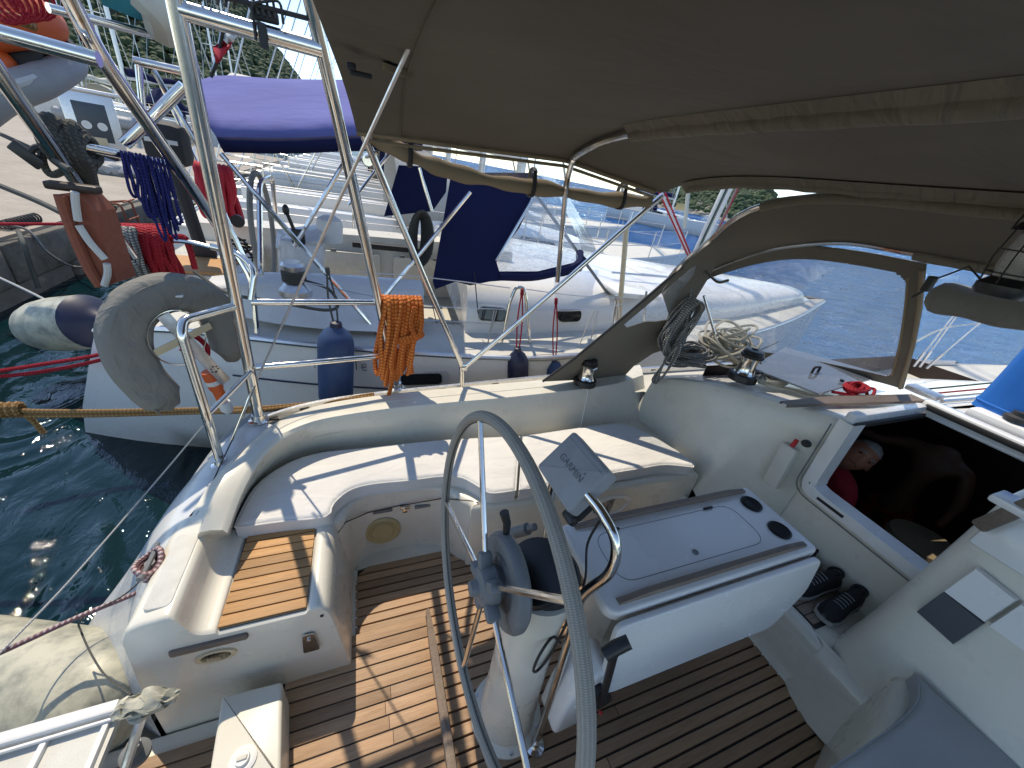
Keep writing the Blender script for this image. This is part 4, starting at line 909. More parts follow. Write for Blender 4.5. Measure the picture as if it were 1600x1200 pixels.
# ================================================================ ropes and gear aboard
def one(mb, name, m, label, cat, group=None, **k): return mb.build(name, M[m], None, label=label, cat=cat, group=group, **k)
def hang_coil(mb, top, ax, width, drop, n, r, jit=.02, depth=.03, seg=8, lean=V((0, 0, 0))):
    """loops of one rope hung over a bar: top centre, bar direction, spread, hanging length"""
    ax = V(ax).normalized(); side = V((0, 0, 1)).cross(ax).normalized()
    for i in range(n):
        f_ = (i+.5)/n-.5; c = V(top)+ax*f_*width; d = drop*random.uniform(.82, 1.05); s0 = side*depth*random.uniform(.8, 1.2)
        w_ = ax*random.uniform(.1, .35)*width/n*2; j = lambda: V((random.uniform(-jit, jit), random.uniform(-jit, jit)*.6, random.uniform(-jit, jit)*.4))
        P = [c+V((0, 0, .012)), c+s0*.8-V((0, 0, .03)), c+s0-V((0, 0, d*.4))+j()*.6+lean*.4, c+s0*.8+w_-V((0, 0, d*.8))+j()+lean*.8, c+w_*.5-V((0, 0, d))+j()*.5+lean, c-s0*.8-w_-V((0, 0, d*.8))+j()+lean*.8, c-s0-V((0, 0, d*.4))+j()*.6+lean*.4, c-s0*.8-V((0, 0, .03))]
        mb.tube(cat_(P, 7, True), r, seg, True)
def pile(mb, c, R0, n, r, h=.05, el=1.0, seg=7, rotz=0):
    """loose flaked coil lying on a surface"""
    for i in range(n):
        a0 = random.uniform(0, 6.28); q = R0*random.uniform(.55, 1.0); o = V((random.uniform(-.3, .3)*R0, random.uniform(-.3, .3)*R0, h*random.random()))
        tl_ = random.uniform(-.5, .5)*h*1.6; ph = random.uniform(0, 6.28); P = []
        for k in range(14):
            a = a0+2*math.pi*k/14; x = math.cos(a)*q*el*(1+.12*math.sin(2*a+ph)); y = math.sin(a)*q*(1+.1*math.cos(3*a+ph))
            P.append(V(c)+o+V((x*math.cos(rotz)-y*math.sin(rotz), x*math.sin(rotz)+y*math.cos(rotz), tl_*math.sin(a+ph)+r)))
        mb.tube(cat_(P, 3, True), r, seg, True)
# orange mooring rope hung on the rail
mb = MB(); tp = U(628, 468, 'y', 2.1)
random.seed(3); hang_coil(mb, tp, (1, .06, -.02), .215, .53, 10, .0132, .024, .06, 8, V((-.05, 0, 0)))
for k in range(2): mb.tube(cat_([tp+V((.02+.085*math.cos(a)*(1+.1*k), -.055*math.sin(a)-.015, -.2-.02*k+.02*math.cos(a))) for a in [2*math.pi*i/12 for i in range(12)]], 4, True), .012, 8, True)
mb.tube(cat_([tp+V((.06, -.06, -.02)), tp+V((.04, -.075, -.12)), tp+V((.075, -.08, -.19)), tp+V((.1, -.07, -.12)), tp+V((.1, -.05, -.01))], 6), .0125, 8)
mb.tube(cat_([tp+V((-.03, -.02, -.33)), tp+V((-.06, -.04, -.46)), tp+V((-.1, -.07, -.6)), tp+V((-.16, -.06, -.66)), tp+V((-.3, -.02, -.668))], 6), .0125, 8)
one(mb, 'rope_coil', 'rope_orange', 'thick orange rope coil hanging on the port guard rail', 'rope')
# tan stern line running aft along the boat
mb = MB(); ca = U(585, 622, 'z', .69)
for d in (0, .028): mb.tube(cat_([ca+V((0, d, .01)), U(430, 636+d*120, 'z', .66), U(300, 640+d*160, 'y', 2.35), U(120, 643+d*220, 'y', 2.45), U(0, 640+d*260, 'y', 2.5), U(-150, 625+d*200, 'y', 2.6)], 10), .0135, 8)
kn = U(18, 640, 'y', 2.49)
for k in range(3): mb.tube([kn+V((-.03+.03*k, math.cos(a)*.03, math.sin(a)*.035)) for a in [2*math.pi*i/10 for i in range(10)]], .013, 7, True)
mb.tube(cat_([kn, kn+V((.05, 0, -.06)), kn+V((.07, 0, -.17))], 5), .014, 7)
one(mb, 'mooring_rope', 'rope_tan', 'knotted tan mooring rope stretched over the dark water', 'rope')
# pink flecked line and its cleat on the transom
PL = thing('mooring_line', 'pink flecked mooring line made fast to a cleat on the stern', 'rope', U(250, 888, 'z', .57)+V((-.02, 0, .02))); pq = PL.location.copy()
mb = MB(); mb.tube(cat_([pq, U(235, 915, 'z', .47), U(120, 965, 'z', .42), U(0, 1020, 'z', .4), U(-60, 1045, 'z', .39)], 8), .0085, 8)
for k in range(4): mb.tube(cat_([pq+V((math.cos(a)*(.022+.004*k), math.sin(a)*.05, .012*k-.01+.012*math.sin(2*a))) for a in [2*math.pi*i/12 for i in range(12)]], 3, True), .009, 7, True)
mb.build('line', M['rope_pink'], PL)
mb = MB(); mb.tube([pq+V((-.0, -.075, .03)), pq+V((0, -.03, .02)), pq+V((0, .03, .02)), pq+V((0, .075, .03))], .009, 8); mb.tube([pq+V((0, 0, .02)), pq+V((0, 0, -.06))], .016, 8); mb.build('cleat', M['grey_plastic'], PL)
def line(name, m, pts, r, label, n=8): mb = MB(); mb.tube(cat_([U(*p) for p in pts], n), r, 6); return one(mb, name, m, label, 'line')
line('cord', 'rope_white', [(318, 664, 'z', .9), (250, 745, 'z', .55), (120, 895, 'z', .45), (20, 1000, 'z', .42), (-40, 1060, 'z', .4)], .0035, 'thin white cord running from the stern post down to the water')
line('cord', 'rope_dark', [(385, 640, 'z', .75), (345, 725, 'z', .66), (310, 800, 'z', .64), (262, 860, 'z', .55), (200, 925, 'z', .48), (130, 965, 'z', .4), (128, 990, 'z', .36), (160, 1050, 'z', .38), (205, 1085, 'z', .42)], .003, 'thin dark cord looping from the guard rail over the stern to the fender')
line('cord', 'rope_white', [(262, 862, 'z', .55), (228, 935, 'z', .55), (221, 985, 'z', .45), (219, 1028, 'z', .35)], .004, 'short white cord hanging by the locker corner')
# large white stern fender
FD = thing('stern_fender', 'big scuffed white cylindrical fender lying at the stern', 'fender', (-1.15, 1.2, -.1))
fa, fb = V((-.9, 1.05, .02)), V((-1.9, 1.5, -.06)); fx = (fb-fa)
prof = [(.0, 0), (.06, .003), (.12, .02), (.165, .06), (.195, .12), (.205, .2), (.205, .8), (.19, .88), (.12, .97), (.05, 1.0), (.04, 1.06), (0, 1.06)]
mb = MB(); mb.lathe(prof, fa, fx, 40); mb.build('fender_body', M['fender_cream'], FD)
q_ = V((0, 0, 1)).rotation_difference(fx.normalized())
mb = MB(); mb.tube([fa+q_@V((math.cos(a)*r_*1.003, math.sin(a)*r_*1.003, h_)) for a in (R(200),) for r_, h_ in prof[1:7]], .003, 5); mb.build('seam', M['fender_cream'], FD)
FD2 = thing('stern_fender', 'dark shaded grey fender in the lower left corner beside the gangway', 'fender', (-1.4, .8, -.1))
mb = MB(); mb.lathe(prof, V((-1.2, .93, -.12)), V((-1, .12, -.1)), 32); mb.build('fender_body', M['hull_grey'], FD2)
# gangway
GW = thing('gangway', 'white ribbed metal gangway reaching aft in the lower left corner', 'gangway', (-.75, .6, .4))
gz = .42; ga = U(192, 1093, 'z', gz); gd = (U(0, 1148, 'z', gz)-ga); gd.z = 0; gd.normalize(); gs = V((gd.y, -gd.x, 0)); gs = gs if gs.y < 0 else -gs
def gp(l_, s_, z=0): return ga+gd*l_+gs*s_+V((0, 0, z))
GR = Matrix((gd, gs, V((0, 0, 1)))).transposed()
for s_ in (.02, .40):
    mb = MB(); mb.cbox(gp(1.2, s_, -.01), (2.4, .035, .06), .006, GR); mb.build('side_rail', M['white_paint'], GW)
    mb = MB(); mb.cbox(gp(1.2, s_+.03 if s_ < .2 else s_-.03, .002), (2.4, .008, .012), .002, GR); mb.build('rail_edge', M['white_paint'], GW)
mb = MB(); mb.box(gp(1.2, .21, -.025), (2.4, .36, .02), GR); mb.build('deck_panel', M['nonskid'], GW)
for k in range(18):
    mb = MB(); mb.cbox(gp(.02+.135*k, .21, -.01), (.016, .35, .02), .004, GR); mb.build('rib', M['white_paint'], GW)
mb = MB(); tq = U(228, 1100, 'z', gz+.03); mb.tube([tq, U(196, 1200, 'z', .3), U(180, 1260, 'z', .22)], .013, 10); mb.build('pivot_post', M['metal_alu'], GW)
mb = MB()
mb.ico((0, 0, 0), 1, 4); mb.v = [tuple(tq+V((x*.075, y*.032, z*.026))*1+V((noise.noise(V((x*2.2, y*2, z*2)))*.02, noise.noise(V((x*2+9, y*3, z*2)))*.02, noise.noise(V((x*3, y*2+5, z*3)))*.018))) for x, y, z in mb.v]
mb.build('wrapped_rag', M['fender_cream'], GW)
q = U(212, 1180, 'z', .16); mb = MB(); mb.lathe([(.04, 0), (.04, .02), (.02, .03), (.018, .08), (0, .08)], q, (.2, 0, 1), 20); mb.build('pivot_base', M['grey_plastic'], GW)
# white locker box astern of the hatch with a deck socket
BXm = thing('shower_box', 'low white moulded box with round socket beside the teak floor hatch', 'box', (-.45, .55, 0))
px_ = [U(441, 1064, 'z', .2), U(346, 1088, 'z', .2), U(325, 1215, 'z', .2), U(438, 1215, 'z', .2)]
mb = MB(); mb.prism(fillet2([(p.x, p.y) for p in px_], .015), -.1, .2, .012, 3); mb.build('box_body', M['gelcoat'], BXm)
q = U(380, 1188, 'z', .2); mb = MB(); mb.lathe([(.04, 0), (.04, .006), (.03, .01), (.022, .008), (.02, .02), (.0, .02)], q, (0, 0, 1), 24); sk = mb.build('socket', M['label_white'], BXm)
mb = MB(); mb.cbox(q+V((.0, -.0, .022)), (.03, .014, .008), .003); mb.build('socket_key', M['sail_white'], BXm)
# ---------------------------------------------------------------- horseshoe lifebuoy
LB = thing('horseshoe_lifebuoy', 'horseshoe lifebuoy in grey cover held on a steel bracket at the stern', 'lifebuoy', U(276, 527, 'y', 2.04)); lc = LB.location.copy()
ln = V((.70, -.71, .0)).normalized(); lh = V((.71, .70, 0)).normalized(); lv = V((0, 0, 1))
def lp(a, b_, d=0): return lc+lh*a+lv*b_+ln*d
path = [(-.1, -.33), (-.15, -.22), (-.185, -.06), (-.165, .09), (-.09, .18), (.02, .21), (.12, .175), (.185, .09), (.215, -.04), (.215, -.14), (.205, -.2)]
pc = resamp(cat_([V((a, b_, 0)) for a, b_ in path], 8), 60)
mb = MB(); rows = []
for i, p in enumerate(pc):
    tg = (pc[min(i+1, 59)]-pc[max(i-1, 0)]).normalized(); nn = V((-tg.y, tg.x, 0)); e_ = min(1, .35+min(i, 59-i)*.16)
    row = []
    for k in range(20):
        a = 2*math.pi*k/20; ca, sa = math.cos(a), math.sin(a); s4 = (abs(ca)**4+abs(sa)**4)**.25
        row.append(lp(*(p+nn*(.083*e_*ca/s4))[:2], .06*e_*sa/s4+.003*math.sin(i*.9+k)))
    rows.append(row)
mb.grid(rows, closed=True); mb.f += [list(range(20)), [len(mb.v)-1-k for k in range(20)]]; mb.uv += [None]*2; mb.mi += [0]*2
mb.build('buoy_cover', M['grey_cover'], LB, ang=60)
mb = MB(); mb.tube([lp(p.x-(pc[min(i+1, 59)]-pc[max(i-1, 0)]).normalized().y*.062, p.y+(pc[min(i+1, 59)]-pc[max(i-1, 0)]).normalized().x*.062, .05) for i, p in enumerate(pc)][2:-2], .004, 5); mb.build('cover_seam', M['grey_cover'], LB)
mb = MB(); mb.cbox(lp(.03, .205, .056), (.035, .02, .008), .002); mb.build('label', M['label_white'], LB)
def plate(a, b_, w_, name, m, holes=True):
    A, B = lp(*a, .065), lp(*b_, .065); L_ = (B-A).length; x = (B-A).normalized(); y = ln.cross(x)
    Rm = Matrix((x, y, ln)).transposed(); mb = MB(); mb.cbox((A+B)/2, (L_, w_, .006), .002, Rm); o = mb.build(name, M[m], LB)
    if holes:
        for f_ in (.3, .78):
            c = A.lerp(B, f_)
            mb = MB()
            for k in range(7): mb.lathe([(.0045, .0034), (0, .0035)], c+x*math.cos(k)*.016+y*math.sin(k)*.016, ln, 8)
            mb.build('plate_hole', M['caulk'], o, kind='stuff')
plate((-.05, .14), (.12, -.27), .05, 'bracket_plate', 'metal_alu'); plate((-.12, -.02), (.12, .045), .034, 'bracket_bar', 'bronze_strip', False)
mb = MB(); mb.tube([lp(-.02+.11*math.cos(a), .02+.13*math.sin(a), .06) for a in [2*math.pi*k/30 for k in range(30)]], .003, 6, True); mb.build('wire_ring', M['stainless'], LB)
mb = MB(); q = lp(.07, -.2, .03); mb.lathe([(.0, 0), (.03, .0), (.033, .02), (.033, .1), (.026, .12), (.026, .18), (0, .2)], q, lv*-1+lh*.15, 20); lt = mb.build('rescue_light', M['orange_dayglo'], LB)
mb = MB(); mb.lathe([(.027, .2), (.03, .21), (.03, .25), (.02, .27), (0, .27)], q, lv*-1+lh*.15, 20); mb.build('light_lens', M['label_white'], lt)
mb = MB(); mb.lathe([(.034, .05), (.034, .075)], q, lv*-1+lh*.15, 20); mb.build('light_band', M['label_white'], lt)
mb = MB(); mb.tube(cat_([lp(-.01, -.06, .03), lp(.05, -.0, .02), lp(.1, -.08, .02), lp(.06, -.16, .04)], 6), .012, 7); mb.build('lanyard', M['rope_red'], LB)
# ---------------------------------------------------------------- winches
def winch(loc, s, label, handle=False):
    T = thing('winch', label, 'winch', loc, 'sheet winches'); c = V(loc)
    mb = MB(); mb.lathe([(.075*s, 0), (.075*s, .02*s), (.07*s, .035*s), (.055*s, .04*s)], c, (0, 0, 1), 28); mb.build('base', M['black_plastic'], T)
    mb = MB(); mb.lathe([(.062*s, .03*s), (.05*s, .045*s), (.043*s, .07*s), (.043*s, .11*s), (.05*s, .13*s), (.052*s, .135*s)], c, (0, 0, 1), 28); mb.build('drum', M['stainless'], T)
    mb = MB(); mb.lathe([(.05*s, .135*s), (.056*s, .14*s), (.056*s, .15*s), (.05*s, .155*s), (.052*s, .163*s), (.045*s, .175*s), (.018*s, .178*s), (.016*s, .165*s), (0, .165*s)], c, (0, 0, 1), 28); mb.build('self_tailer', M['black_plastic'], T)
    mb = MB(); mb.tube([c+V((.03*s, -.03*s, .135*s)), c+V((.02*s, -.06*s, .14*s)), c+V((-.01*s, -.065*s, .13*s))], .007*s, 6); mb.build('feeder_arm', M['stainless'], T)
    return T
winch(U(912, 598, 'z', .77)+V((0, -.01, 0)), 1.1, 'chrome winch with black top on the port coaming beside the sprayhood')
winch(U(1158, 592, 'z', 1.03), 1.2, 'chrome winch with black top on the cabin roof beside the smoked panel')
# coils around the companionway
mb = MB(); random.seed(11); tp = U(1098, 418, 'x', 2.0)
hang_coil(mb, U(1082, 470, 'x', 2.0), (.2, 1, 0), .17, .38, 14, .0105, .04, .05, 7, V((-.03, .06, 0)))
mb.tube(cat_([tp, tp+V((-.01, .02, -.1)), U(1070, 520, 'x', 2.0), U(1040, 560, 'x', 2.0)], 6), .012, 7)
for k in range(3): mb.tube(cat_([tp+V((math.cos(a)*.03, math.sin(a)*.035, .02*math.sin(a+k)-.01*k)) for a in [2*math.pi*i/10 for i in range(10)]], 3, True), .008, 6, True)
mb.tube(cat_([tp, U(1120, 440, 'x', 1.98), U(1138, 438, 'x', 1.98)], 4), .0085, 6)
for k in range(3): mb.tube(cat_([U(*p, 'x', 1.96) for p in ((1058, 535+4*k), (1036, 570), (1020+4*k, 592), (1026, 598), (1042, 580), (1062-3*k, 548))], 5, True), .008, 7, True)
one(mb, 'rope_coil', 'rope_grey', 'grey flecked rope coil hanging from the sprayhood frame down the bulkhead', 'rope')
mb = MB(); random.seed(5); pile(mb, U(1128, 556, 'z', 1.0)+V((0, 0, .0)), .17, 26, .0095, .15, 1.35)
one(mb, 'rope_coil', 'rope_cream', 'tangled cream rope pile under the sprayhood left of the roof winch', 'rope')
mb = MB(); pile(mb, U(1072, 566, 'z', .95), .14, 20, .0098, .1, 1.3)
one(mb, 'rope_coil', 'rope_grey', 'loose grey rope tangle at the foot of the sprayhood frame', 'rope')
mb = MB(); random.seed(6)
mb.tube(cat_([U(1180, 588, 'z', 1.05), U(1200, 600, 'z', 1.05), U(1230, 606, 'z', 1.06), U(1275, 618, 'z', 1.08), U(1322, 618, 'z', 1.1), U(1300, 612, 'z', 1.1)], 6), .008, 7)
pile(mb, U(1205, 598, 'z', 1.05), .055, 8, .0075, .03, 2.0)
one(mb, 'rope_coil', 'rope_cream', 'cream rope bundle lying under the smoked panel', 'rope')
mb = MB(); pile(mb, U(1335, 612, 'z', 1.12), .05, 7, .009, .03, 1.6)
mb.tube(cat_([U(1300, 612, 'z', 1.11), U(1340, 618, 'z', 1.12), U(1362, 618, 'z', 1.12), U(1366, 608, 'z', 1.12), U(1350, 606, 'z', 1.13)], 6), .009, 7)
one(mb, 'rope_coil', 'rope_red', 'short red rope loop on the cabin roof by the companionway', 'rope')
mb = MB(); pile(mb, U(1165, 548, 'z', 1.04), .07, 8, .006, .03, 1.4); one(mb, 'rope_coil', 'rope_green', 'dark green rope coil behind the roof winch', 'rope')
# smoked acrylic washboard
WB = thing('washboard', 'smoked acrylic companionway board lying on the cabin roof', 'board', U(1280, 582, 'z', 1.13))
cs = [U(1226, 544, 'z', 1.12), U(1383, 588, 'z', 1.14), U(1278, 617, 'z', 1.115), U(1172, 576, 'z', 1.1)]
mb = MB(); mb.add([p+V((0, 0, .0)) for p in cs]+[p+V((0, 0, .01)) for p in cs], [(3, 2, 1, 0), (4, 5, 6, 7), (0, 1, 5, 4), (1, 2, 6, 5), (2, 3, 7, 6), (3, 0, 4, 7)]); mb.build('panel', M['acrylic'], WB, smooth=False)
q = U(1274, 580, 'z', 1.14); mb = MB(); mb.tube(bend([q+V((-.03, 0, -.01)), q+V((-.03, 0, .03)), q+V((.03, 0, .03)), q+V((.03, 0, -.01))], .01), .008, 8); mb.build('handle', M['caulk'], WB)
q = U(1315, 596, 'z', 1.14); mb = MB(); mb.lathe([(.012, 0), (.012, .012), (0, .014)], q, (0, 0, 1), 14); mb.build('lock', M['black_plastic'], WB)
# winch handle pocket
WP = thing('wall_pocket', 'pale wall pocket holding a winch handle with black knob', 'pocket', U(1222, 730, 'x', 2.22))
a, b_ = U(1207, 757, 'x', 2.2), U(1240, 697, 'x', 2.23); d = (b_-a).normalized(); s_ = V((0, -1, 0)); nrm = d.cross(s_).normalized()
mb = MB(); Rm = Matrix((s_, d, nrm)).transposed(); mb.cbox((a+b_)/2+nrm*-.02 if nrm.x > 0 else (a+b_)/2+nrm*.02, (.085, (b_-a).length, .045), .008, Rm); mb.build('pocket_box', M['sail_white'], WP)
mb = MB(); mb.tube([b_-d*.02+V((-.02, 0, 0)), b_+d*.05+V((-.02, -.01, 0))], .012, 10); mb.build('handle_shaft', M['red_paint'], WP)
mb = MB(); mb.ico(U(1260, 693, 'x', 2.2), .026, 2, (1, 1, .8)); mb.build('handle_knob', M['black_plastic'], WP)
# ---------------------------------------------------------------- shoes
def shoe(c, ang, label, s=1.0):
    T = thing('shoe', label, 'shoe', c, 'shoes on the companionway step'); Rm = rot3(z=ang)
    sec = [(-.135, .032, .05), (-.11, .036, .085), (-.06, .036, .095), (-.01, .038, .085), (.05, .045, .07), (.1, .046, .055), (.135, .036, .042), (.15, .012, .026)]
    rows = []; so = []
    for x, w_, h_ in sec:
        rows.append([V(c)+Rm@V((x*s, math.cos(a)*w_*s, .016*s+max(0, math.sin(a))**.8*h_*s)) for a in [math.pi*k/10 for k in range(11)]])
        so.append([V(c)+Rm@V((x*1.04*s, y*w_*1.12*s, z*s+.002)) for y, z in ((-1, .0), (-1, .02), (1, .02), (1, 0))])
    mb = MB(); mb.grid(rows, flip=True); mb.f.append(list(range(11))); mb.uv.append(None); mb.mi.append(0); mb.build('upper', M['shoe_black'], T)
    mb = MB(); mb.grid(so, closed=True); mb.f += [[0, 1, 2, 3], [len(mb.v)-1-k for k in range(4)]]; mb.uv += [None]*2; mb.mi += [0]*2; mb.build('outsole', M['shoe_sole'], T, ang=30)
    mb = MB(); mb.tube(cat_([V(c)+Rm@V((-.085*s+.04*s*math.cos(a), .026*s*math.sin(a), .098*s-.004*math.cos(a))) for a in [2*math.pi*k/12 for k in range(12)]], 3, True), .007*s, 6, True); mb.build('collar', M['shoe_black'], T)
    mb = MB()
    for k in range(5): mb.tube([V(c)+Rm@V(((.0+.018*k)*s, y*.022*s, (.1-.006*k-.2*abs(y)*.04)*s+.006)) for y in (-1, -.4, .4, 1)], .003*s, 5)
    mb.build('laces', M['grey_plastic'], T)
shoe(V((2.165, .415, .3)), R(184), 'black sneaker nearest the starboard wall on the companionway step', 1.05)
shoe(V((2.15, .535, .3)), R(176), 'black sneaker second from the starboard wall on the step', 1.05)
shoe(V((2.2, .665, .3)), R(190), 'black sneaker at the table end of the step, partly hidden by the table', .95)
shoe(V((2.2, .79, .3)), R(172), 'black sneaker hidden behind the table corner', .95)
# blue bag on the cabin top
BB = thing('blue_bag', 'bright blue fabric bag standing on the cabin roof', 'bag', (3.4, .9, 1.15))
q = U(1600, 655, 'z', 1.2); rows = []
for i in range(13):
    t_ = i/12; z = q.z+.5*t_; w_ = 1-.12*t_-.5*max(0, t_-.8)**1.3*2.2
    rows.append([V((q.x+math.cos(a)*.17*w_*min(1.25, 1/max(abs(math.cos(a)), abs(math.sin(a)), .01)**.7)+.012*math.sin(5*t_+a*3), q.y+math.sin(a)*.19*w_*min(1.25, 1/max(abs(math.cos(a)), abs(math.sin(a)), .01)**.7), z)) for a in [2*math.pi*k/28 for k in range(28)]])
mb = MB(); mb.grid(rows, closed=True); mb.f.append([len(mb.v)-28+k for k in range(28)]); mb.uv.append(None); mb.mi.append(0); mb.build('bag_body', M['blue_bag'], BB, ang=80)
mb = MB(); mb.tube(cat_([rows[1][k]+V((0, 0, 0)) for k in range(28)], 2, True), .006, 6, True); mb.build('hem', M['blue_bag'], BB)
BK_ = thing('deck_block', 'black pulley block at the edge of the hatch below the blue bag', 'pulley', U(1590, 655, 'z', 1.2))
mb = MB(); q = BK_.location+V((-.12, -.02, .02)); mb.lathe([(.05, 0), (.05, .02), (.03, .03), (.03, .05), (0, .05)], q, (0, 0, 1), 18); mb.build('base', M['dark_rubber'], BK_)
mb = MB(); mb.tube([q+V((0, 0, .03)), q+V((.03, -.02, .09)), q+V((.06, -.03, .08))], .016, 8); mb.build('sheave', M['dark_rubber'], BK_)
# running lines on the cabin top and lines beyond
for k, (m_, y_) in enumerate((('rope_green', 1.04), ('rope_red', .99), ('rope_white', .95))):
    mb = MB(); mb.tube([V((3.2, y_, 1.155)), V((4.2, y_-.02-.01*k, 1.16)), V((5.6, y_-.12, 1.14))], .006, 6); one(mb, 'control_line', m_, ('green', 'red', 'white')[k]+' control line running forward along the cabin roof', 'line')
mb = MB()
mb.tube([V((3.2, .9, 1.16)), V((6.2, .78, 1.15))], .012, 6); mb.cbox((3.22, 1.0, 1.165), (.1, .16, .035), .008); part(mb, 'deck_track', 'metal_alu')
RG = thing('shroud_wires', 'rigging wires rising from the port chainplate beyond the sprayhood', 'rigging', (4.9, 1.9, .85))
for a, b_ in (((1428, 572), (1500, 480)), ((1437, 573), (1512, 470)), ((1448, 575), (1560, 480))):
    p0 = U(*a, 'z', .95); p1 = U(*b_, 'x', p0.x-.15); mb = MB(); mb.tube([p0, p0.lerp(p1, .25)], .012, 8); mb.tube([p0.lerp(p1, .25), p1, p1+(p1-p0)*4], .005, 6); mb.build('shroud', M['metal_alu'], RG)
line('guard_wire', 'rope_white', [(1425, 537, 'z', 1.3), (1480, 512, 'z', 1.35), (1560, 502, 'z', 1.4), (1640, 490, 'z', 1.45)], .006, 'white guard wire seen over the sea beside the sprayhood window')
# ---------------------------------------------------------------- cabin interior and people
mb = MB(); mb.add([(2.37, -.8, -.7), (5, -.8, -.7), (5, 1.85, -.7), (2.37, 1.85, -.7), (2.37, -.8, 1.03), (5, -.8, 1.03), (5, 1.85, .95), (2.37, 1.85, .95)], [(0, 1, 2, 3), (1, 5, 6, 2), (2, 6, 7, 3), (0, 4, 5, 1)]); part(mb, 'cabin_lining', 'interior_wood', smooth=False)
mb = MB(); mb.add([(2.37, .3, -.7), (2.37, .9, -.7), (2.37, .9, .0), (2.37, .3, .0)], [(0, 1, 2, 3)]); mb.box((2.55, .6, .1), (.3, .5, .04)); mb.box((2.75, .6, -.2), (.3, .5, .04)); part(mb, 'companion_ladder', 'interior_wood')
CH = thing('stool', 'round beige seat inside the dark cabin', 'stool', (2.75, .42, .1))
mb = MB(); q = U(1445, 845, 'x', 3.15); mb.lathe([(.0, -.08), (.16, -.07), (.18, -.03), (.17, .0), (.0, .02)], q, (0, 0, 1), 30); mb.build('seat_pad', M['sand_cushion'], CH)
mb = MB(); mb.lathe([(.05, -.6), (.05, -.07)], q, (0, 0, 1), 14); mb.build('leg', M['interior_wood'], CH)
# ---------------------------------------------------------------- people in the companionway
def skin_body(name, joints, edges, mat_, parent, sub=2, root=0):
    me = bpy.data.meshes.new(name); pl = parent.location
    me.from_pydata([V(j[:3])-pl for j in joints], edges, []); o = bpy.data.objects.new(name, me); COL.objects.link(o); o.parent = parent
    md = o.modifiers.new('skin', 'SKIN'); sv = me.skin_vertices[0].data
    for i, j in enumerate(joints):
        rx = j[3]; ry = j[4] if len(j) > 4 else rx; sv[i].radius = (rx, ry)
    sv[root].use_root = True; md.use_smooth_shade = True
    sb_ = o.modifiers.new('smooth', 'SUBSURF'); sb_.levels = sub; sb_.render_levels = sub; me.materials.append(M[mat_]); return o
def head(c, r, look, upv, parent, m='skin', hair='grey_hair'):
    """head with brow, nose, mouth, ears and hair"""
    look = V(look).normalized(); sd_ = V(upv).cross(look).normalized(); up2 = look.cross(sd_).normalized(); Rm = Matrix((look, sd_, up2)).transposed()
    bm = bmesh.new(); bmesh.ops.create_icosphere(bm, subdivisions=4, radius=1)
    for x in bm.verts:
        p = x.co.copy(); q = V((p.x*.98, p.y*.78, p.z*1.12))
        if p.z < 0: q.y *= 1-.22*(-p.z)**1.3; q.x *= 1-.06*(-p.z)
        if p.x > .2:
            q.x -= .05*max(0, 1-abs(p.z-.12)/.16)*max(0, 1-abs(abs(p.y)-.36)/.24)*1.6         # eye sockets
            q.x += .06*max(0, 1-abs(p.z-.32)/.12)*max(0, 1-abs(p.y)/.6)                     # brow
            q.x += .30*max(0, 1-abs(p.y)/.17)*max(0, 1-abs(p.z+.1)/.26)*(1 if p.z < .1 else .6)  # nose
            q.x += .05*max(0, 1-abs(p.z+.45)/.1)*max(0, 1-abs(p.y)/.32)-.05*max(0, 1-abs(p.z+.5)/.04)*max(0, 1-abs(p.y)/.3)
            q.x += .1*max(0, 1-abs(p.z+.8)/.2)*max(0, 1-abs(p.y)/.3)
        x.co = V(c)+Rm@(q*r)
    bm.verts.index_update(); mb = MB(); mb.add([x.co for x in bm.verts], [[x.index for x in f.verts] for f in bm.faces]); bm.free(); hd = mb.build('head', M[m], parent, ang=80)
    mb = MB()
    for i in range(13):
        pass
    rows = []
    for i in range(14):
        th_ = math.pi*.62*i/13; row = []
        for k in range(28):
            a = 2*math.pi*k/28; x_ = math.sin(th_)*math.cos(a); y_ = math.sin(th_)*math.sin(a); z_ = math.cos(th_)
            lim = 1.06 if not (x_ > .15 and z_ < .62) else .9
            if abs(y_) > .6 and z_ < .1 and x_ > -.1: lim = .93
            row.append(V(c)+Rm@(V((x_*.98, y_*.8, z_*1.12))*r*(lim-.02+random.uniform(-.03, .03))))
        rows.append(row)
    mb.grid(rows, closed=True); mb.build('hair', M[hair], parent, ang=80)
    for s in (-1, 1):
        mb = MB(); mb.ico(V(c)+Rm@V((-.02*r, s*.8*r, .0)), r*.22, 2, (.7, .5, 1.25)); mb.build('ear', M[m], parent)
        mb = MB(); mb.ico(V(c)+Rm@V((.84*r, s*.32*r, .1*r)), r*.085, 2, (1, 1.2, .55)); mb.build('eye', M['caulk'], parent)
        mb = MB(); mb.tube([V(c)+Rm@V((x*r, s*y*r, z*r)) for x, y, z in ((.99, .14, .25), (.97, .32, .31), (.84, .5, .27))], r*.045, 6); mb.build('eyebrow', M[hair], parent)
    mb = MB(); mb.tube([V(c)+Rm@V((x*r, y*r, z*r)) for x, y, z in ((.82, -.26, -.53), (.93, -.1, -.5), (.95, 0, -.51), (.93, .1, -.5), (.82, .26, -.53))], r*.03, 6); mb.build('mouth', M['skin_shaded_lips'], parent)
    return Rm
hc = U(1340, 712, 'x', 2.95); P1_ = thing('person', 'grey haired person in red T-shirt peering up out of the cabin', 'person', hc)
Rm = head(hc, .112, V((-.75, -.55, .35)), V((.25, -.45, .85)), P1_)
sh = hc+V((.07, .1, -.22))
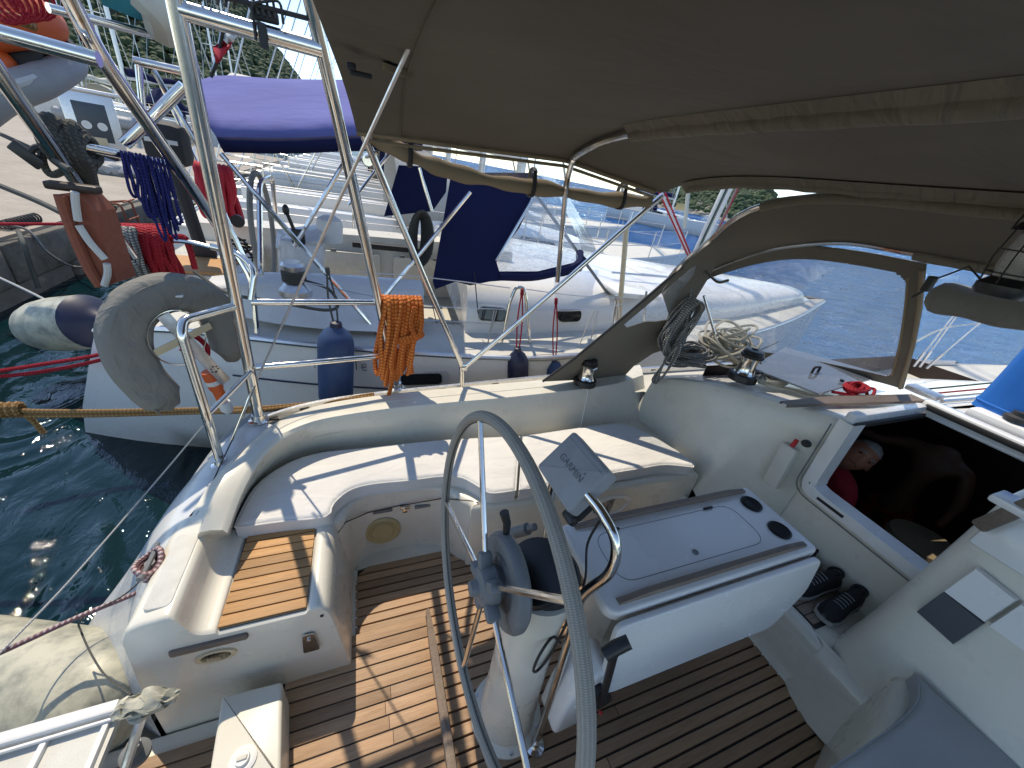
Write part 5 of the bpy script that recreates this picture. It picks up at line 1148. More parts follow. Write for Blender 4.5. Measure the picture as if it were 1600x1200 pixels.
J = [(*(sh+V((.02, .0, -.5))), .17, .12), (*(sh+V((0, 0, -.2))), .18, .12), (*(sh+V((-.0, 0, -.02))), .15, .1), (*(sh+V((-.04, -.03, .1))), .058), (*(hc+V((0, .01, -.05))), .05), (*(sh+V((-.06, -.17, -.05))), .075), (*(sh+V((-.13, -.24, -.28))), .05), (*(sh+V((.05, .19, -.05))), .075), (*(sh+V((.06, .27, -.3))), .05)]
skin_body('torso', J[:4]+[J[4]]+J[5:], [(0, 1), (1, 2), (2, 3), (3, 4), (2, 5), (5, 6), (2, 7), (7, 8)], 'red_shirt', P1_)
J = [(*(sh+V((-.03, -.02, .085))), .062), (*(hc+V((.0, .0, -.06))), .058)]
skin_body('neck', J, [(0, 1)], 'skin', P1_)
t0 = U(1440, 742, 'x', 4.2); P2_ = thing('person', 'bare backed person in red shorts standing in the dark cabin', 'person', t0)
J = [(*(t0+V((0, .03, -.3))), .12, .085), (*(t0+V((0, 0, -.08))), .12, .085), (*(t0+V((0, -.02, .15))), .14, .085), (*(t0+V((0, .17, .2))), .055), (*(t0+V((-.05, .33, .12))), .042), (*(t0+V((-.1, .47, .12))), .034), (*(t0+V((0, -.2, .18))), .055), (*(t0+V((-.02, -.28, -.05))), .042), (*(t0+V((-.06, -.28, -.28))), .034), (*(t0+V((.05, .0, .3))), .05), (*(t0+V((.06, .12, -.75))), .06), (*(t0+V((.06, -.08, -.75))), .06), (*(t0+V((.06, .12, -1.1))), .045), (*(t0+V((.06, -.08, -1.1))), .045)]
skin_body('body', J, [(0, 1), (1, 2), (2, 3), (3, 4), (4, 5), (2, 6), (6, 7), (7, 8), (2, 9), (0, 10), (0, 11), (10, 12), (11, 13)], 'skin_shaded_lips', P2_)
J = [(*(t0+V((0, .03, -.28))), .135, .1), (*(t0+V((.02, .1, -.42))), .09), (*(t0+V((.04, .12, -.62))), .085), (*(t0+V((.02, -.06, -.42))), .09), (*(t0+V((.04, -.08, -.62))), .085)]
skin_body('shorts', J, [(0, 1), (1, 2), (0, 3), (3, 4)], 'red_shorts', P2_)
# ================================================================ trim the yacht and all aboard, then go on in the level frame
for o in list(COL.objects):
    if o.parent is None and o.name not in ('water', 'sun', 'camera'): o.matrix_basis = TRIM @ o.matrix_basis
T3 = TRIM.to_3x3(); CAM, _f, _r, _u = TRIM @ CAM, T3 @ _f, T3 @ _r, T3 @ _u
# ================================================================ the neighbouring yacht
NY = thing('neighbour_yacht', 'white sailing yacht with navy canopies moored close alongside to port', 'yacht', (1, 4.4, 0))
def npart(mb, name, m, parent=None, **k): return mb.build(name, M[m], parent or NY, **k)
NN = 50
sheer = resamp(cat_([U(150, 515, 'z', .45), U(215, 512, 'z', .58), U(300, 516, 'z', .66), U(400, 527, 'z', .72), U(500, 538, 'z', .73), U(680, 552, 'z', .74), U(790, 557, 'z', .75), U(880, 556, 'z', .76), V((3.6, 2.75, .84)), V((5.2, 3.2, .93)), U(1287, 470, 'z', 1.02)], 6), NN)
bow_ = sheer[-1]; ax0 = V((sheer[0].x, 4.55, 0)); axd = V((bow_.x-ax0.x, bow_.y-ax0.y, 0)).normalized(); axn = V((-axd.y, axd.x, 0))
def mir(p): d = (p-ax0).dot(axn); return p-axn*(2*d)
def ctr(p, z=None): d = (p-ax0).dot(axn); q = p-axn*d; return V((q.x, q.y, p.z if z is None else z))
# hull: starboard side, keel, port side
def hrow(p, k):
    e = k/(NN-1); c = ctr(p); h = (p-c); tw = .97-.1*e-.25*max(0, e-.75)
    pts = [p, p+V((0, -.012, -.06)), c+h*1.0+V((0, 0, -.3)), c+h*(tw)+V((0, 0, -p.z-.25)), c+h*(tw-.12)+V((0, 0, -p.z-.6)), c+V((0, 0, -p.z-.95))]
    if k < 6: pts = [q+V((-(1-k/6)*.42*max(0, p.z-q.z), 0, 0)) for q in pts]
    return pts+[mir(q) for q in reversed(pts[:-1])]
rows = [hrow(p, k) for k, p in enumerate(sheer)]
mb = MB(); mb.grid(rows); r0 = rows[0]; mb.f.append(list(range(len(r0)))); mb.uv.append(None); mb.mi.append(0); npart(mb, 'hull', 'gelcoat_white', ang=50)
mb = MB(); mb.tube([p+V((0, -.012, -.005)) for p in sheer], .022, 8); npart(mb, 'rub_rail', 'metal_alu')
mb = MB(); mb.tube([q[2]+V((0, -.004, -.03)) for q in rows[6:40]], .007, 6); npart(mb, 'hull_stripe', 'navy_hull')
mb = MB(); mb.tube([mir(p) for p in sheer[14:]], .03, 6); npart(mb, 'far_rail', 'rail_teak_grey')
# deck: side decks and foredeck, leaving the cockpit well open
def inn_(p, f_): c = ctr(p); return c+(p-c)*f_
dk_rows = []
for k, p in enumerate(sheer):
    f_ = .72 if k < 20 else .72-.02*(k-20)
    dk_rows.append([p+V((0, 0, -.01)), inn_(p, .9)+V((0, 0, .01)), inn_(p, max(f_, 0))+V((0, 0, .03))])
mb = MB(); mb.grid(dk_rows); npart(mb, 'side_deck', 'nonskid')
mb = MB(); mb.grid([[mir(q) for q in r_][::-1] for r_ in dk_rows]); npart(mb, 'side_deck', 'nonskid')
# coachroof
kc0, kc1 = 15, 47; cr = []
for k in range(kc0, kc1):
    p = sheer[k]; c = ctr(p); t_ = (k-kc0)/(kc1-kc0-1); w_ = (p-c)*(.80-.16*t_-.3*max(0, t_-.7)); hgt = (.42-.26*t_)*(1 if t_ < .96 else .3)
    pts = [c+w_+V((0, 0, .0)), c+w_*.985+V((0, 0, hgt*.5)), c+w_*.95+V((0, 0, hgt*.8)), c+w_*.85+V((0, 0, hgt)), c+w_*.5+V((0, 0, hgt*1.1)), c+V((0, 0, hgt*1.14))]
    cr.append(pts+[mir(q) for q in reversed(pts[:-1])])
mb = MB(); mb.grid(cr); mb.f.append(list(range(11))); mb.uv.append(None); mb.mi.append(0); CR = npart(mb, 'coachroof', 'gelcoat_white', ang=60)
mb = MB(); mb.tube([q[0]+V((0, -.006, .012)) for q in cr], .008, 6); npart(mb, 'coachroof_line', 'grey_plastic')
def cab(px, py): # point on the near side of the coachroof
    best = None
    for k in range(len(cr)-1):
        for j in range(3):
            for a in (0, .25, .5, .75):
                for b_ in (0, .33, .66):
                    q = cr[k][j].lerp(cr[k+1][j], a).lerp(cr[k][j+1].lerp(cr[k+1][j+1], a), b_); d = q-CAM; z = d.dot(_f)
                    e = (800+FPX*d.dot(_r)/z-px)**2+(600-FPX*d.dot(_u)/z-py)**2
                    if best is None or e < best[0]: best = (e, q)
    return best[1]
for (xa, ya, xb, yb) in ((744, 478, 792, 500), (869, 483, 908, 502)):
    a, b_, c, d = cab(xa, ya), cab(xb, ya+1), cab(xb, yb), cab(xa, yb)
    for gr_, dy, m_, nm in ((1.22, -.008, 'gelcoat_white', 'window_frame'), (1.0, -.02, 'window_dark', 'window')):
        cc_ = (a+b_+c+d)/4; q = [cc_+(p-cc_)*gr_+V((0, dy, 0)) for p in bend([a, b_, c, d], .05, 5, True)]
        mb = MB(); mb.add(q+[p+V((0, .03, 0)) for p in q], [list(range(len(q)))]+[(i, (i+1) % len(q), len(q)+(i+1) % len(q), len(q)+i) for i in range(len(q))]); npart(mb, nm, m_, smooth=False)
# grab rails and hatch, track
for (a, b_) in (((955, 430), (1040, 437)),):
    A, B = U(*a, 'z', 1.2), U(*b_, 'z', 1.2); mb = MB(); mb.tube([A+V((0, 0, .03)), B+V((0, 0, .03))], .012, 8); npart(mb, 'grab_rail', 'metal_alu')
for px, py, sx_, sy_ in ((985, 455, .5, .35), (1010, 425, .45, .4)):
    q = U(px, py, 'z', 1.17); mb = MB(); mb.cbox(q, (sx_, sy_, .05), .015, rot3(z=math.atan2(axd.y, axd.x))); npart(mb, 'deck_hatch', 'gelcoat_white')
# hull port
q = [U(625, 584, 'y', 2.5), U(690, 583, 'y', 2.5), U(688, 599, 'y', 2.5), U(626, 601, 'y', 2.5)]
def hullpt(px, py):
    y = 2.6
    for _ in range(8):
        p = U(px, py, 'y', y); k = min(range(NN), key=lambda i: abs(sheer[i].x-p.x)); y = rows[k][2].y-.006
    return U(px, py, 'y', y)
for gr_, dy, m_, nm in ((1.35, -.003, 'hull_grey', 'window_frame'), (1.0, -.012, 'window_dark', 'hull_window')):
    pts = [hullpt(*p) for p in ((626, 584), (690, 583), (690, 599), (626, 601))]; cc_ = sum(pts, V())/4
    pts = bend([cc_+(p-cc_)*gr_+V((0, dy, 0)) for p in pts], .03, 4, True); mb = MB(); mb.add(pts+[p+V((0, .02, 0)) for p in pts], [list(range(len(pts)))]+[(i, (i+1) % len(pts), len(pts)+(i+1) % len(pts), len(pts)+i) for i in range(len(pts))]); npart(mb, nm, m_, smooth=False)
# lettering on the hull, half hidden by the blue fender
def hl(pts, r=.006):
    mb = MB(); mb.tube([hullpt(*p)+V((0, -.004, 0)) for p in pts], r, 6, flat=.6); npart(mb, 'lettering', 'letter_dark')
hl([(498, 557), (493, 557), (492, 574), (498, 574)]); hl([(556, 560), (557, 577)]); hl([(566, 574), (572, 573), (571, 568), (567, 569), (565, 574), (568, 579), (573, 578)], .004)
# cockpit: near coaming, well, far side with lockers
cz0 = resamp(cat_([U(300, 470, 'z', .78), U(400, 500, 'z', .78), U(520, 515, 'z', .79), U(660, 520, 'z', .8)], 6), 20)
cz1 = resamp(cat_([U(318, 448, 'z', .96), U(400, 441, 'z', 1.0), U(520, 443, 'z', 1.02), U(662, 452, 'z', 1.04)], 6), 20)
mb = MB(); mb.grid([cz0, [a.lerp(b_, .5)+V((0, -.01, 0)) for a, b_ in zip(cz0, cz1)], [p+V((0, -.02, -.02)) for p in cz1], cz1, [p+V((.0, .2, .015)) for p in cz1], [p+V((0, .22, -.02)) for p in cz1], [p+V((0, .26, -.5)) for p in cz1]]); npart(mb, 'coaming', 'gelcoat_white', ang=50)
mb = MB(); mb.box((-.3, 4.3, .36), (2.9, 1.5, .04)); npart(mb, 'cockpit_sole', 'gelcoat')
mb = MB(); mb.grid([[V((-1.7, 4.85, .4)), V((-1.7, 4.95, 1.0)), V((-1.7, 5.2, 1.03)), V((-1.7, 5.3, .75))], [V((1.1, 4.85, .4)), V((1.1, 4.95, 1.08)), V((1.1, 5.2, 1.1)), V((1.1, 5.3, .8))]]); npart(mb, 'far_coaming', 'gelcoat')
for x in (-.15, .6):
    mb = MB(); mb.cbox((x, 4.86, .72), (.6, .03, .3), .01); lk_ = npart(mb, 'locker_door', 'gelcoat')
    for dx in (-.2, .2): mb = MB(); mb.cbox((x+dx, 4.84, .88), (.06, .02, .03), .004); npart(mb, 'hinge', 'grey_plastic', lk_)
mb = MB(); mb.cbox((.3, 4.82, .97), (.9, .05, .06), .01); npart(mb, 'far_shelf', 'caulk')
mb = MB(); mb.cbox((-1.35, 4.3, .6), (.65, 1.2, .5), .05); st_ = npart(mb, 'stern_seat', 'gelcoat')
mb = MB(); mb.cbox((-1.35, 3.95, .86), (.5, .45, .02), .004); npart(mb, 'seat_panel', 'teak_bright', st_)
mb = MB(); mb.cbox((1.25, 4.4, .8), (.25, 1.4, 1.0), .04); npart(mb, 'bulkhead', 'gelcoat_white')
# helm console
q = U(470, 395, 'y', 3.9); mb = MB(); mb.cbox(q+V((0, 0, -.15)), (.35, .3, .55), .05, rot3(y=.1)); HC = npart(mb, 'helm_console', 'gelcoat_white')
mb = MB(); mb.cbox(q+V((0, 0, .14)), (.36, .3, .03), .01, rot3(y=-.25, x=.3)); npart(mb, 'console_top', 'gelcoat_white', HC)
q2 = U(466, 370, 'y', 3.7); mb = MB(); mb.cbox(q2, (.1, .04, .12), .015); mb.tube([q2+V((-.02, 0, .03)), q2+V((-.06, -.02, .18))], .014, 8); mb.ico(q2+V((-.065, -.02, .2)), .032, 2, (.8, .8, 1.3)); npart(mb, 'throttle', 'black_plastic', HC)
mb = MB(); q3 = U(515, 350, 'y', 4.0); mb.lathe([(.1, -.15), (.11, 0), (.1, .04), (.05, .07), (0, .07)], q3, (0, 0, 1), 20); npart(mb, 'compass', 'label_white', HC)
mb = MB(); q4 = U(407, 330, 'y', 3.8); mb.tube([q4+V((0, math.cos(a)*.38, math.sin(a)*.42-.15)) for a in [2*math.pi*k/40 for k in range(40)]], .02, 8, True); npart(mb, 'steering_wheel', 'wheel_leather', HC)
mb = MB(); q5 = U(372, 345, 'y', 4.0); mb.lathe([(.05, 0), (.05, .03), (0, .03)], q5, (0, -1, 0), 16); npart(mb, 'gauge', 'black_plastic')
mb = MB()
for k in range(10): mb.tube(cat_([q5+V((random.uniform(-.08, .08), -.05, -.08-.03*k)), q5+V((random.uniform(-.1, .1), -.09, -.12-.02*k)), q5+V((random.uniform(-.08, .1), -.05, -.2))], 4), .008, 5)
npart(mb, 'wiring', 'caulk', kind='stuff')
# winch with its line
wl = U(462, 462, 'z', 1.03)+V((0, .02, 0)); wn_ = MB(); wn_.lathe([(.1, 0), (.1, .04), (.08, .06), (.055, .09), (.055, .15), (.07, .18), (.075, .2), (.06, .22), (0, .22)], wl, (0, 0, 1), 24); npart(wn_, 'winch', 'metal_alu')
mb = MB(); 
for k in range(4): mb.tube([wl+V((math.cos(a)*.065, math.sin(a)*.065, .1+.018*k)) for a in [2*math.pi*i/16 for i in range(16)]], .01, 6, True)
mb.tube(cat_([wl+V((.06, 0, .1)), wl+V((.2, -.02, .06)), wl+V((.26, -.1, -.02)), wl+V((.18, -.16, -.04)), wl+V((-.1, -.1, -.02)), wl+V((-.4, .05, -.03)), wl+V((-.6, .2, .05))], 6), .011, 6); npart(mb, 'winch_line', 'rope_dark')
# stanchions, guard wires and gate hoop
hoop = [U(781, 548, 'y', 2.68), U(797, 470, 'y', 2.72), U(806, 449, 'y', 2.73), U(818, 449, 'y', 2.73), U(822, 465, 'y', 2.72), U(829, 548, 'y', 2.68)]
mb = MB(); mb.tube(bend(hoop, .06, 6), .013, 10); npart(mb, 'gate_hoop', 'stainless')
for px, py0, py1 in ((963, 540, 462), (1010, 530, 455)):
    mb = MB(); mb.tube([U(px-6, py0, 'y', 2.8), U(px, py1, 'y', 2.85)], .012, 8); npart(mb, 'stanchion', 'stainless')
for a, b_, c in (((560, 425), (680, 435), (797, 450)), ((470, 440), (660, 476), (800, 484)), ((822, 452), (900, 462), (980, 466)), ((822, 484), (905, 485), (980, 474)), ((820, 510), (720, 503), (640, 500)), ((820, 540), (880, 536), (960, 528))):
    mb = MB(); mb.tube(cat_([U(*a, 'y', 2.75), U(*b_, 'y', 2.75), U(*c, 'y', 2.76)], 6), .004, 5); npart(mb, 'guard_wire', 'metal_alu')
for xa in ((772, 485, 752, 590), (776, 485, 745, 600), (928, 485, 905, 540), (934, 485, 920, 545), (962, 470, 955, 505), (966, 470, 968, 505)): mb = MB(); mb.tube([U(xa[0], xa[1], 'y', 2.72), U(xa[2], xa[3], 'y', 2.6)], .005, 5); npart(mb, 'fender_lanyard', 'rope_white')
# bimini frame tubes of the neighbour
for a, b_, yy in (((400, 303), (595, 525), 2.9), ((345, 240), (470, 385), 3.1), ((735, 300), (600, 465), 2.95), ((540, 250), (460, 385), 3.3), ((655, 262), (675, 330), 4.0), ((335, 300), (398, 440), 3.05), ((545, 320), (640, 200), 4.6), ((240, 110), (320, 245), 3.3), ((250, 130), (330, 300), 4.9)):
    mb = MB(); mb.tube([U(*a, 'y', yy), U(*b_, 'y', yy-.05)], .0145, 8); npart(mb, 'canopy_tube', 'stainless')
mb = MB(); mb.tube(bend([U(407, 430, 'y', 3.0), U(405, 285, 'y', 3.6), U(425, 275, 'y', 4.0), U(432, 340, 'y', 4.6)], .1), .018, 8); npart(mb, 'console_guard', 'stainless')
mb = MB(); mb.tube(bend([U(368, 395, 'y', 2.95), U(395, 440, 'y', 2.9), U(402, 520, 'y', 2.85)], .08), .016, 8); npart(mb, 'stern_rail', 'stainless')
mb = MB(); mb.tube(bend([U(230, 378, 'y', 3.2), U(285, 375, 'y', 3.2), U(350, 392, 'y', 3.15)], .08), .016, 8); npart(mb, 'stern_rail', 'stainless')
mb = MB(); mb.tube([U(240, 470, 'y', 3.3), U(268, 378, 'y', 3.3)], .014, 8); npart(mb, 'stern_rail', 'stainless')
# navy canopy over the cockpit
NB = thing('neighbour_bimini', 'sunlit blue canvas cockpit canopy on the neighbouring yacht', 'awning', (-.4, 3.6, 2))
e0 = [U(338, 214, 'y', 3.05), U(440, 216, 'y', 3.05), U(560, 212, 'y', 3.05), U(660, 215, 'y', 3.05)]; e1 = [U(322, 190, 'y', 3.12), U(440, 195, 'y', 3.12), U(550, 190, 'y', 3.12), U(660, 190, 'y', 3.12)]
e2 = [U(295, 150, 'y', 3.7), U(430, 150, 'y', 3.7), U(550, 150, 'y', 3.7), U(660, 150, 'y', 3.7)]; e3 = [U(286, 138, 'y', 4.2), U(340, 118, 'y', 4.3), U(450, 124, 'y', 4.3), U(660, 125, 'y', 4.3)]; e4 = [U(300, 170, 'y', 5.2), U(400, 170, 'y', 5.2), U(520, 170, 'y', 5.2), U(660, 170, 'y', 5.2)]
gr = [resamp(cat_(e, 6), 16) for e in (e0, e1, e2, e3, e4)]; gr = list(zip(*[resamp(cat_(list(c), 4), 20) for c in zip(*gr)]))
mb = MB(); mb.grid([list(r_) for r_ in gr]); mb.build('canopy', M['navy_canvas_lit'], NB, solid=.004)
vb = resamp(cat_([U(350, 238, 'y', 3.06), U(450, 240, 'y', 3.06), U(560, 236, 'y', 3.06), U(660, 236, 'y', 3.06)], 6), 16); va = resamp(cat_(e0, 6), 16)
mb = MB(); mb.grid([va, [a.lerp(b_, .5)+V((0, -.012, 0)) for a, b_ in zip(va, vb)], vb]); mb.build('valance', M['navy_canvas'], NB, solid=.004)
# navy sprayhood
NS_ = thing('neighbour_sprayhood', 'navy blue sprayhood with clear window on the neighbouring yacht', 'sprayhood', (.9, 3, 1.2))
def panel(poly, y0, name, m, z0=None, yslope=0):
    pts = []
    for p in poly:
        yy = y0+yslope*(430-p[1])/150; pts.append(U(p[0], p[1], 'y', yy))
    tri = tessellate_polygon([[V((a, b_, 0)) for a, b_ in poly]]); mb = MB(); mb.add(pts, [list(x) for x in tri]); return mb.build(name, M[m], NS_, smooth=False, solid=.004)
panel([(705, 270), (840, 270), (828, 320), (812, 355), (790, 385), (774, 404), (780, 424), (840, 424), (906, 408), (912, 400), (918, 405), (908, 424), (880, 432), (820, 436), (765, 440), (735, 446), (712, 440), (680, 452), (676, 440), (690, 360)], 2.95, 'side_panel', 'navy_canvas', yslope=.25)
panel([(828, 320), (812, 355), (790, 385), (774, 404), (780, 424), (840, 424), (906, 408), (890, 372), (868, 330), (845, 290)], 2.96, 'side_window', 'clear_vinyl', yslope=.25)
panel([(623, 258), (700, 262), (697, 300), (676, 330), (600, 338)], 4.3, 'far_panel', 'navy_canvas', yslope=.1)
mb = MB(); mb.tube([U(775, 408, 'y', 2.95), U(828, 318, 'y', 3.1), U(842, 285, 'y', 3.2)], .012, 8); mb.build('bow_tube', M['stainless'], NS_)
mb = MB(); mb.grid([[U(835, 265, 'y', 3.2), U(870, 300, 'y', 3.3), U(905, 375, 'y', 3.2), U(912, 405, 'y', 3.0)], [U(840, 250, 'y', 4.0), U(885, 300, 'y', 4.0), U(925, 372, 'y', 4.0), U(932, 392, 'y', 3.9)]]); mb.build('front_window', M['clear_vinyl'], NS_)
mb = MB(); mb.tube(cat_([U(780, 432, 'y', 2.96), U(840, 432, 'y', 2.96), U(900, 415, 'y', 2.96), U(906, 395, 'y', 3.1)], 6), .035, 8); mb.build('base_roll', M['navy_canvas'], NS_)
for px, py, py2, dx in ((741, 425, 490, 6), (668, 440, 505, 14)): mb = MB(); mb.tube([U(px, py, 'y', 2.9), U(px+dx, py2, 'y', 2.85)], .012, 6, flat=.3); mb.build('strap', M['dark_rubber'], NS_)
# coiled hoses on the far bulkhead
mb = MB(); q = U(655, 370, 'y', 4.5)
for k in range(8): mb.tube([q+V((math.cos(a)*(.03+.014*k), -.02*k, math.sin(a)*(.2+.012*k))) for a in [2*math.pi*i/20 for i in range(20)]], .014, 6, True)
one(mb, 'rope_coil', 'rope_dark', 'dark rope coil hanging inside the neighbouring cockpit', 'rope')
# mast, vang and shroud poles
MS = thing('mast', 'white aluminium mast of the neighbouring yacht with halyards', 'mast', U(1085, 405, 'z', 1.15)); mq = MS.location.copy(); mt_ = U(1150, 270, 'z', 0) if 0 else None
top_ = U(1143, 280, 'x', mq.x-.05); md_ = (top_-mq).normalized(); mb = MB(); mb.tube([mq, mq+md_*12], .085, 14); mb.build('mast_tube', M['white_paint'], MS)
for dx, m_ in ((-.12, 'rope_green'), (-.09, 'rope_grey'), (.11, 'rope_pink'), (.13, 'rope_red')):
    mb = MB(); mb.tube([mq+V((dx, -.1, .1)), mq+md_*10+V((dx*.4, -.1, 0))], .012 if dx < 0 else .02, 6); mb.build('halyard', M[m_], MS)
va_, vb_ = U(1075, 398, 'x', mq.x-.1), U(1032, 300, 'x', mq.x-1.0); mb = MB(); mb.tube([va_, vb_], .035, 10); mb.build('vang', M['white_paint'], MS)
mb = MB(); mb.tube([va_+V((-.05, -.05, 0)), vb_+V((-.08, -.05, 0))], .014, 6); mb.tube([va_+V((.03, -.05, 0)), vb_+V((.06, -.05, 0))], .014, 6); mb.build('vang_tackle', M['rope_red'], MS)
SP_ = thing('spinnaker_pole', 'pale upright pole standing on the neighbouring side deck', 'pole', U(967, 492, 'y', 2.8)); mb = MB(); mb.tube([U(967, 500, 'y', 2.8), U(979, 355, 'y', 2.9)], .022, 10); mb.build('pole_tube', M['bronze_strip'], SP_)
mb = MB(); mb.tube([U(979, 357, 'y', 2.9), U(988, 330, 'y', 2.95)], .01, 8); mb.build('pole_end', M['stainless'], SP_)
BM_ = thing('boom_strut', 'dark diagonal strut over the neighbouring coachroof', 'strut', U(952, 462, 'y', 3.1)); mb = MB(); mb.tube([U(952, 462, 'y', 3.1), U(838, 305, 'y', 3.3)], .014, 8); mb.build('strut_tube', M['grey_plastic'], BM_)
# fenders between the two yachts
def fender(px, py0, py1, r, yy, m, label, cap='fender_navy', rope_m='rope_dark', rtop=None):
    a, b_ = U(px, py0, 'y', yy), U(px, py1, 'y', yy); L_ = a.z-b_.z; T = thing('hull_fender', label, 'fender', b_, 'fenders hung between the yachts')
    mb = MB(); mb.lathe([(0, 0), (r*.5, .01), (r*.85, .05), (r, .12), (r, L_*.78), (r*.93, L_*.86), (r*.7, L_*.93), (r*.35, L_*.98), (r*.3, L_), (0, L_)], b_, (a.x-b_.x, 0, L_), 28); mb.build('fender_body', M[m], T)
    mb = MB(); mb.lathe([(r*.36, L_*.96), (r*.3, L_+.02), (0, L_+.03)], b_, (a.x-b_.x, 0, L_), 14); mb.build('fender_eye', M[cap], T)
    if rtop:
        q = U(*rtop, 'y', yy+.15); mb = MB()
        for d in (-.012, .012): mb.tube(cat_([a+V((d, 0, .01)), a.lerp(q, .5)+V((d*1.6, 0, 0)), q], 5), .006, 6)
        for k in range(3): mb.ico(q.lerp(a, .02+.03*k), .016, 1); 
        mb.build('lanyard', M[rope_m], T)
fender(525, 508, 640, .108, 2.42, 'fender_blue', 'tall blue cylindrical fender hanging left of the orange rope', rtop=(511, 418))
fender(809, 545, 640, .085, 2.45, 'fender_navy', 'navy fender on red lanyard under the gate hoop', rope_m='rope_red', rtop=(816, 452))
fender(866, 560, 640, .07, 2.45, 'fender_blue', 'small blue fender on red lanyard next to the sprayhood wing', rope_m='rope_red', rtop=(869, 466))
# ================================================================ quay
QZ = .15; QX = -4.25
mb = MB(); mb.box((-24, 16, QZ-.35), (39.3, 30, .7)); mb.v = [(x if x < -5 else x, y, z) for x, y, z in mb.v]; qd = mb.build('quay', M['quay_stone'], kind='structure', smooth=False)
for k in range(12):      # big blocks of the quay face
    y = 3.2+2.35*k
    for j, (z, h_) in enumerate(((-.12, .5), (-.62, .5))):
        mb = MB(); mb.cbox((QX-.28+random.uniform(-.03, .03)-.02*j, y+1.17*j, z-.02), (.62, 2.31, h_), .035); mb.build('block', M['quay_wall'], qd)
# iron rungs, bollard, chain and spring on the quay
LD = thing('quay_ladder', 'rusty iron ladder on the quay face beyond the red board', 'ladder', (-4.1, 9.6, 0))
for x_ in (9.45, 9.85): mb = MB(); mb.tube(bend([V((-4.6, x_, .17)), V((-4.1, x_, .27)), V((-4.05, x_, -.7))], .08), .02, 8); mb.build('rail', M['brick_foam'], LD)
for k in range(3): mb = MB(); mb.tube([V((-4.05, 9.45, .3-.3*k)), V((-4.05, 9.85, .3-.3*k))], .016, 6); mb.build('rung', M['brick_foam'], LD)
BO = thing('bollard', 'rusty mooring bollard at the edge of the quay', 'bollard', (-4.75, 7.3, QZ)); mb = MB(); mb.lathe([(.16, 0), (.13, .05), (.1, .12), (.1, .24), (.16, .3), (.16, .35), (0, .37)], BO.location, (0, 0, 1), 20); mb.build('bollard_body', M['brick_foam'], BO)
SPg = thing('mooring_spring', 'dark steel mooring spring lying on the quay edge', 'spring', U(30, 346, 'z', QZ+.05)); q = SPg.location
mb = MB(); mb.tube([q+V((.02, -.35+.7*i/120, 0))+V((math.cos(i*.62)*.06, 0, math.sin(i*.62)*.06)) for i in range(121)], .014, 6); mb.build('coil', M['dark_rubber'], SPg)
# electricity and water post
EP = thing('service_pedestal', 'stainless electricity post with sockets standing on the quay', 'pedestal', U(168, 262, 'z', QZ)); q = EP.location.copy(); s_ = (q-CAM).length/10.0
hgt = 3.0; wd = .95; ang = R(25); Rz = rot3(z=ang); dep = .5
s_ = (q-CAM).dot(_f)*62/585
wd = s_; hgt = s_*1.55
mb = MB(); mb.cbox(q+V((0, 0, hgt*.5)), (wd*.9, dep, hgt), .03, Rz); mb.build('post_body', M['metal_alu'], EP)
mb = MB(); mb.cbox(q+V((0, 0, hgt*1.02)), (wd*1.25, dep*1.3, hgt*.05), .02, Rz); mb.build('post_cap', M['metal_alu'], EP)
fy = -dep/2-.012
mb = MB(); mb.cbox(q+Rz@V((0, fy, hgt*.62)), (wd*.55, .03, hgt*.5), .01, Rz); mb.build('socket_panel', M['instrument_dark'], EP)
for sx_ in (-.13, .13):
    mb = MB(); mb.lathe([(wd*.085, 0), (wd*.085, .03), (wd*.05, .035), (wd*.05, .01), (0, .01)], q+Rz@V((sx_*wd, fy-.015, hgt*.58)), Rz@V((0, -1, 0)), 16); mb.build('socket', M['label_white'], EP)
mb = MB(); mb.cbox(q+Rz@V((0, fy-.02, hgt*.38)), (wd*.28, .02, hgt*.1), .005, Rz); mb.build('notice', M['bronze_strip'], EP)
mb = MB(); mb.cbox(q+Rz@V((0, fy, hgt*.15)), (wd*.5, .03, hgt*.2), .01, Rz); mb.build('lower_panel', M['interior_wood'], EP)
mb = MB(); mb.cbox(q+V((0, 0, .02)), (wd*1.1, dep*1.4, .3), .03, Rz); mb.build('plinth', M['quay_stone'], EP)
SK = thing('plastic_bags', 'heap of pale plastic bags beside the service post on the quay', 'bags', U(170, 270, 'z', QZ)); mb = MB()
for k in range(9): mb.ico(V(SK.location)+V((random.uniform(-.7, .7), random.uniform(-.4, .4), .1)), random.uniform(.18, .34), 2, (1.3, 1, .7), .18)
mb.build('bag_heap', M['cover_grey'], SK, kind='stuff')
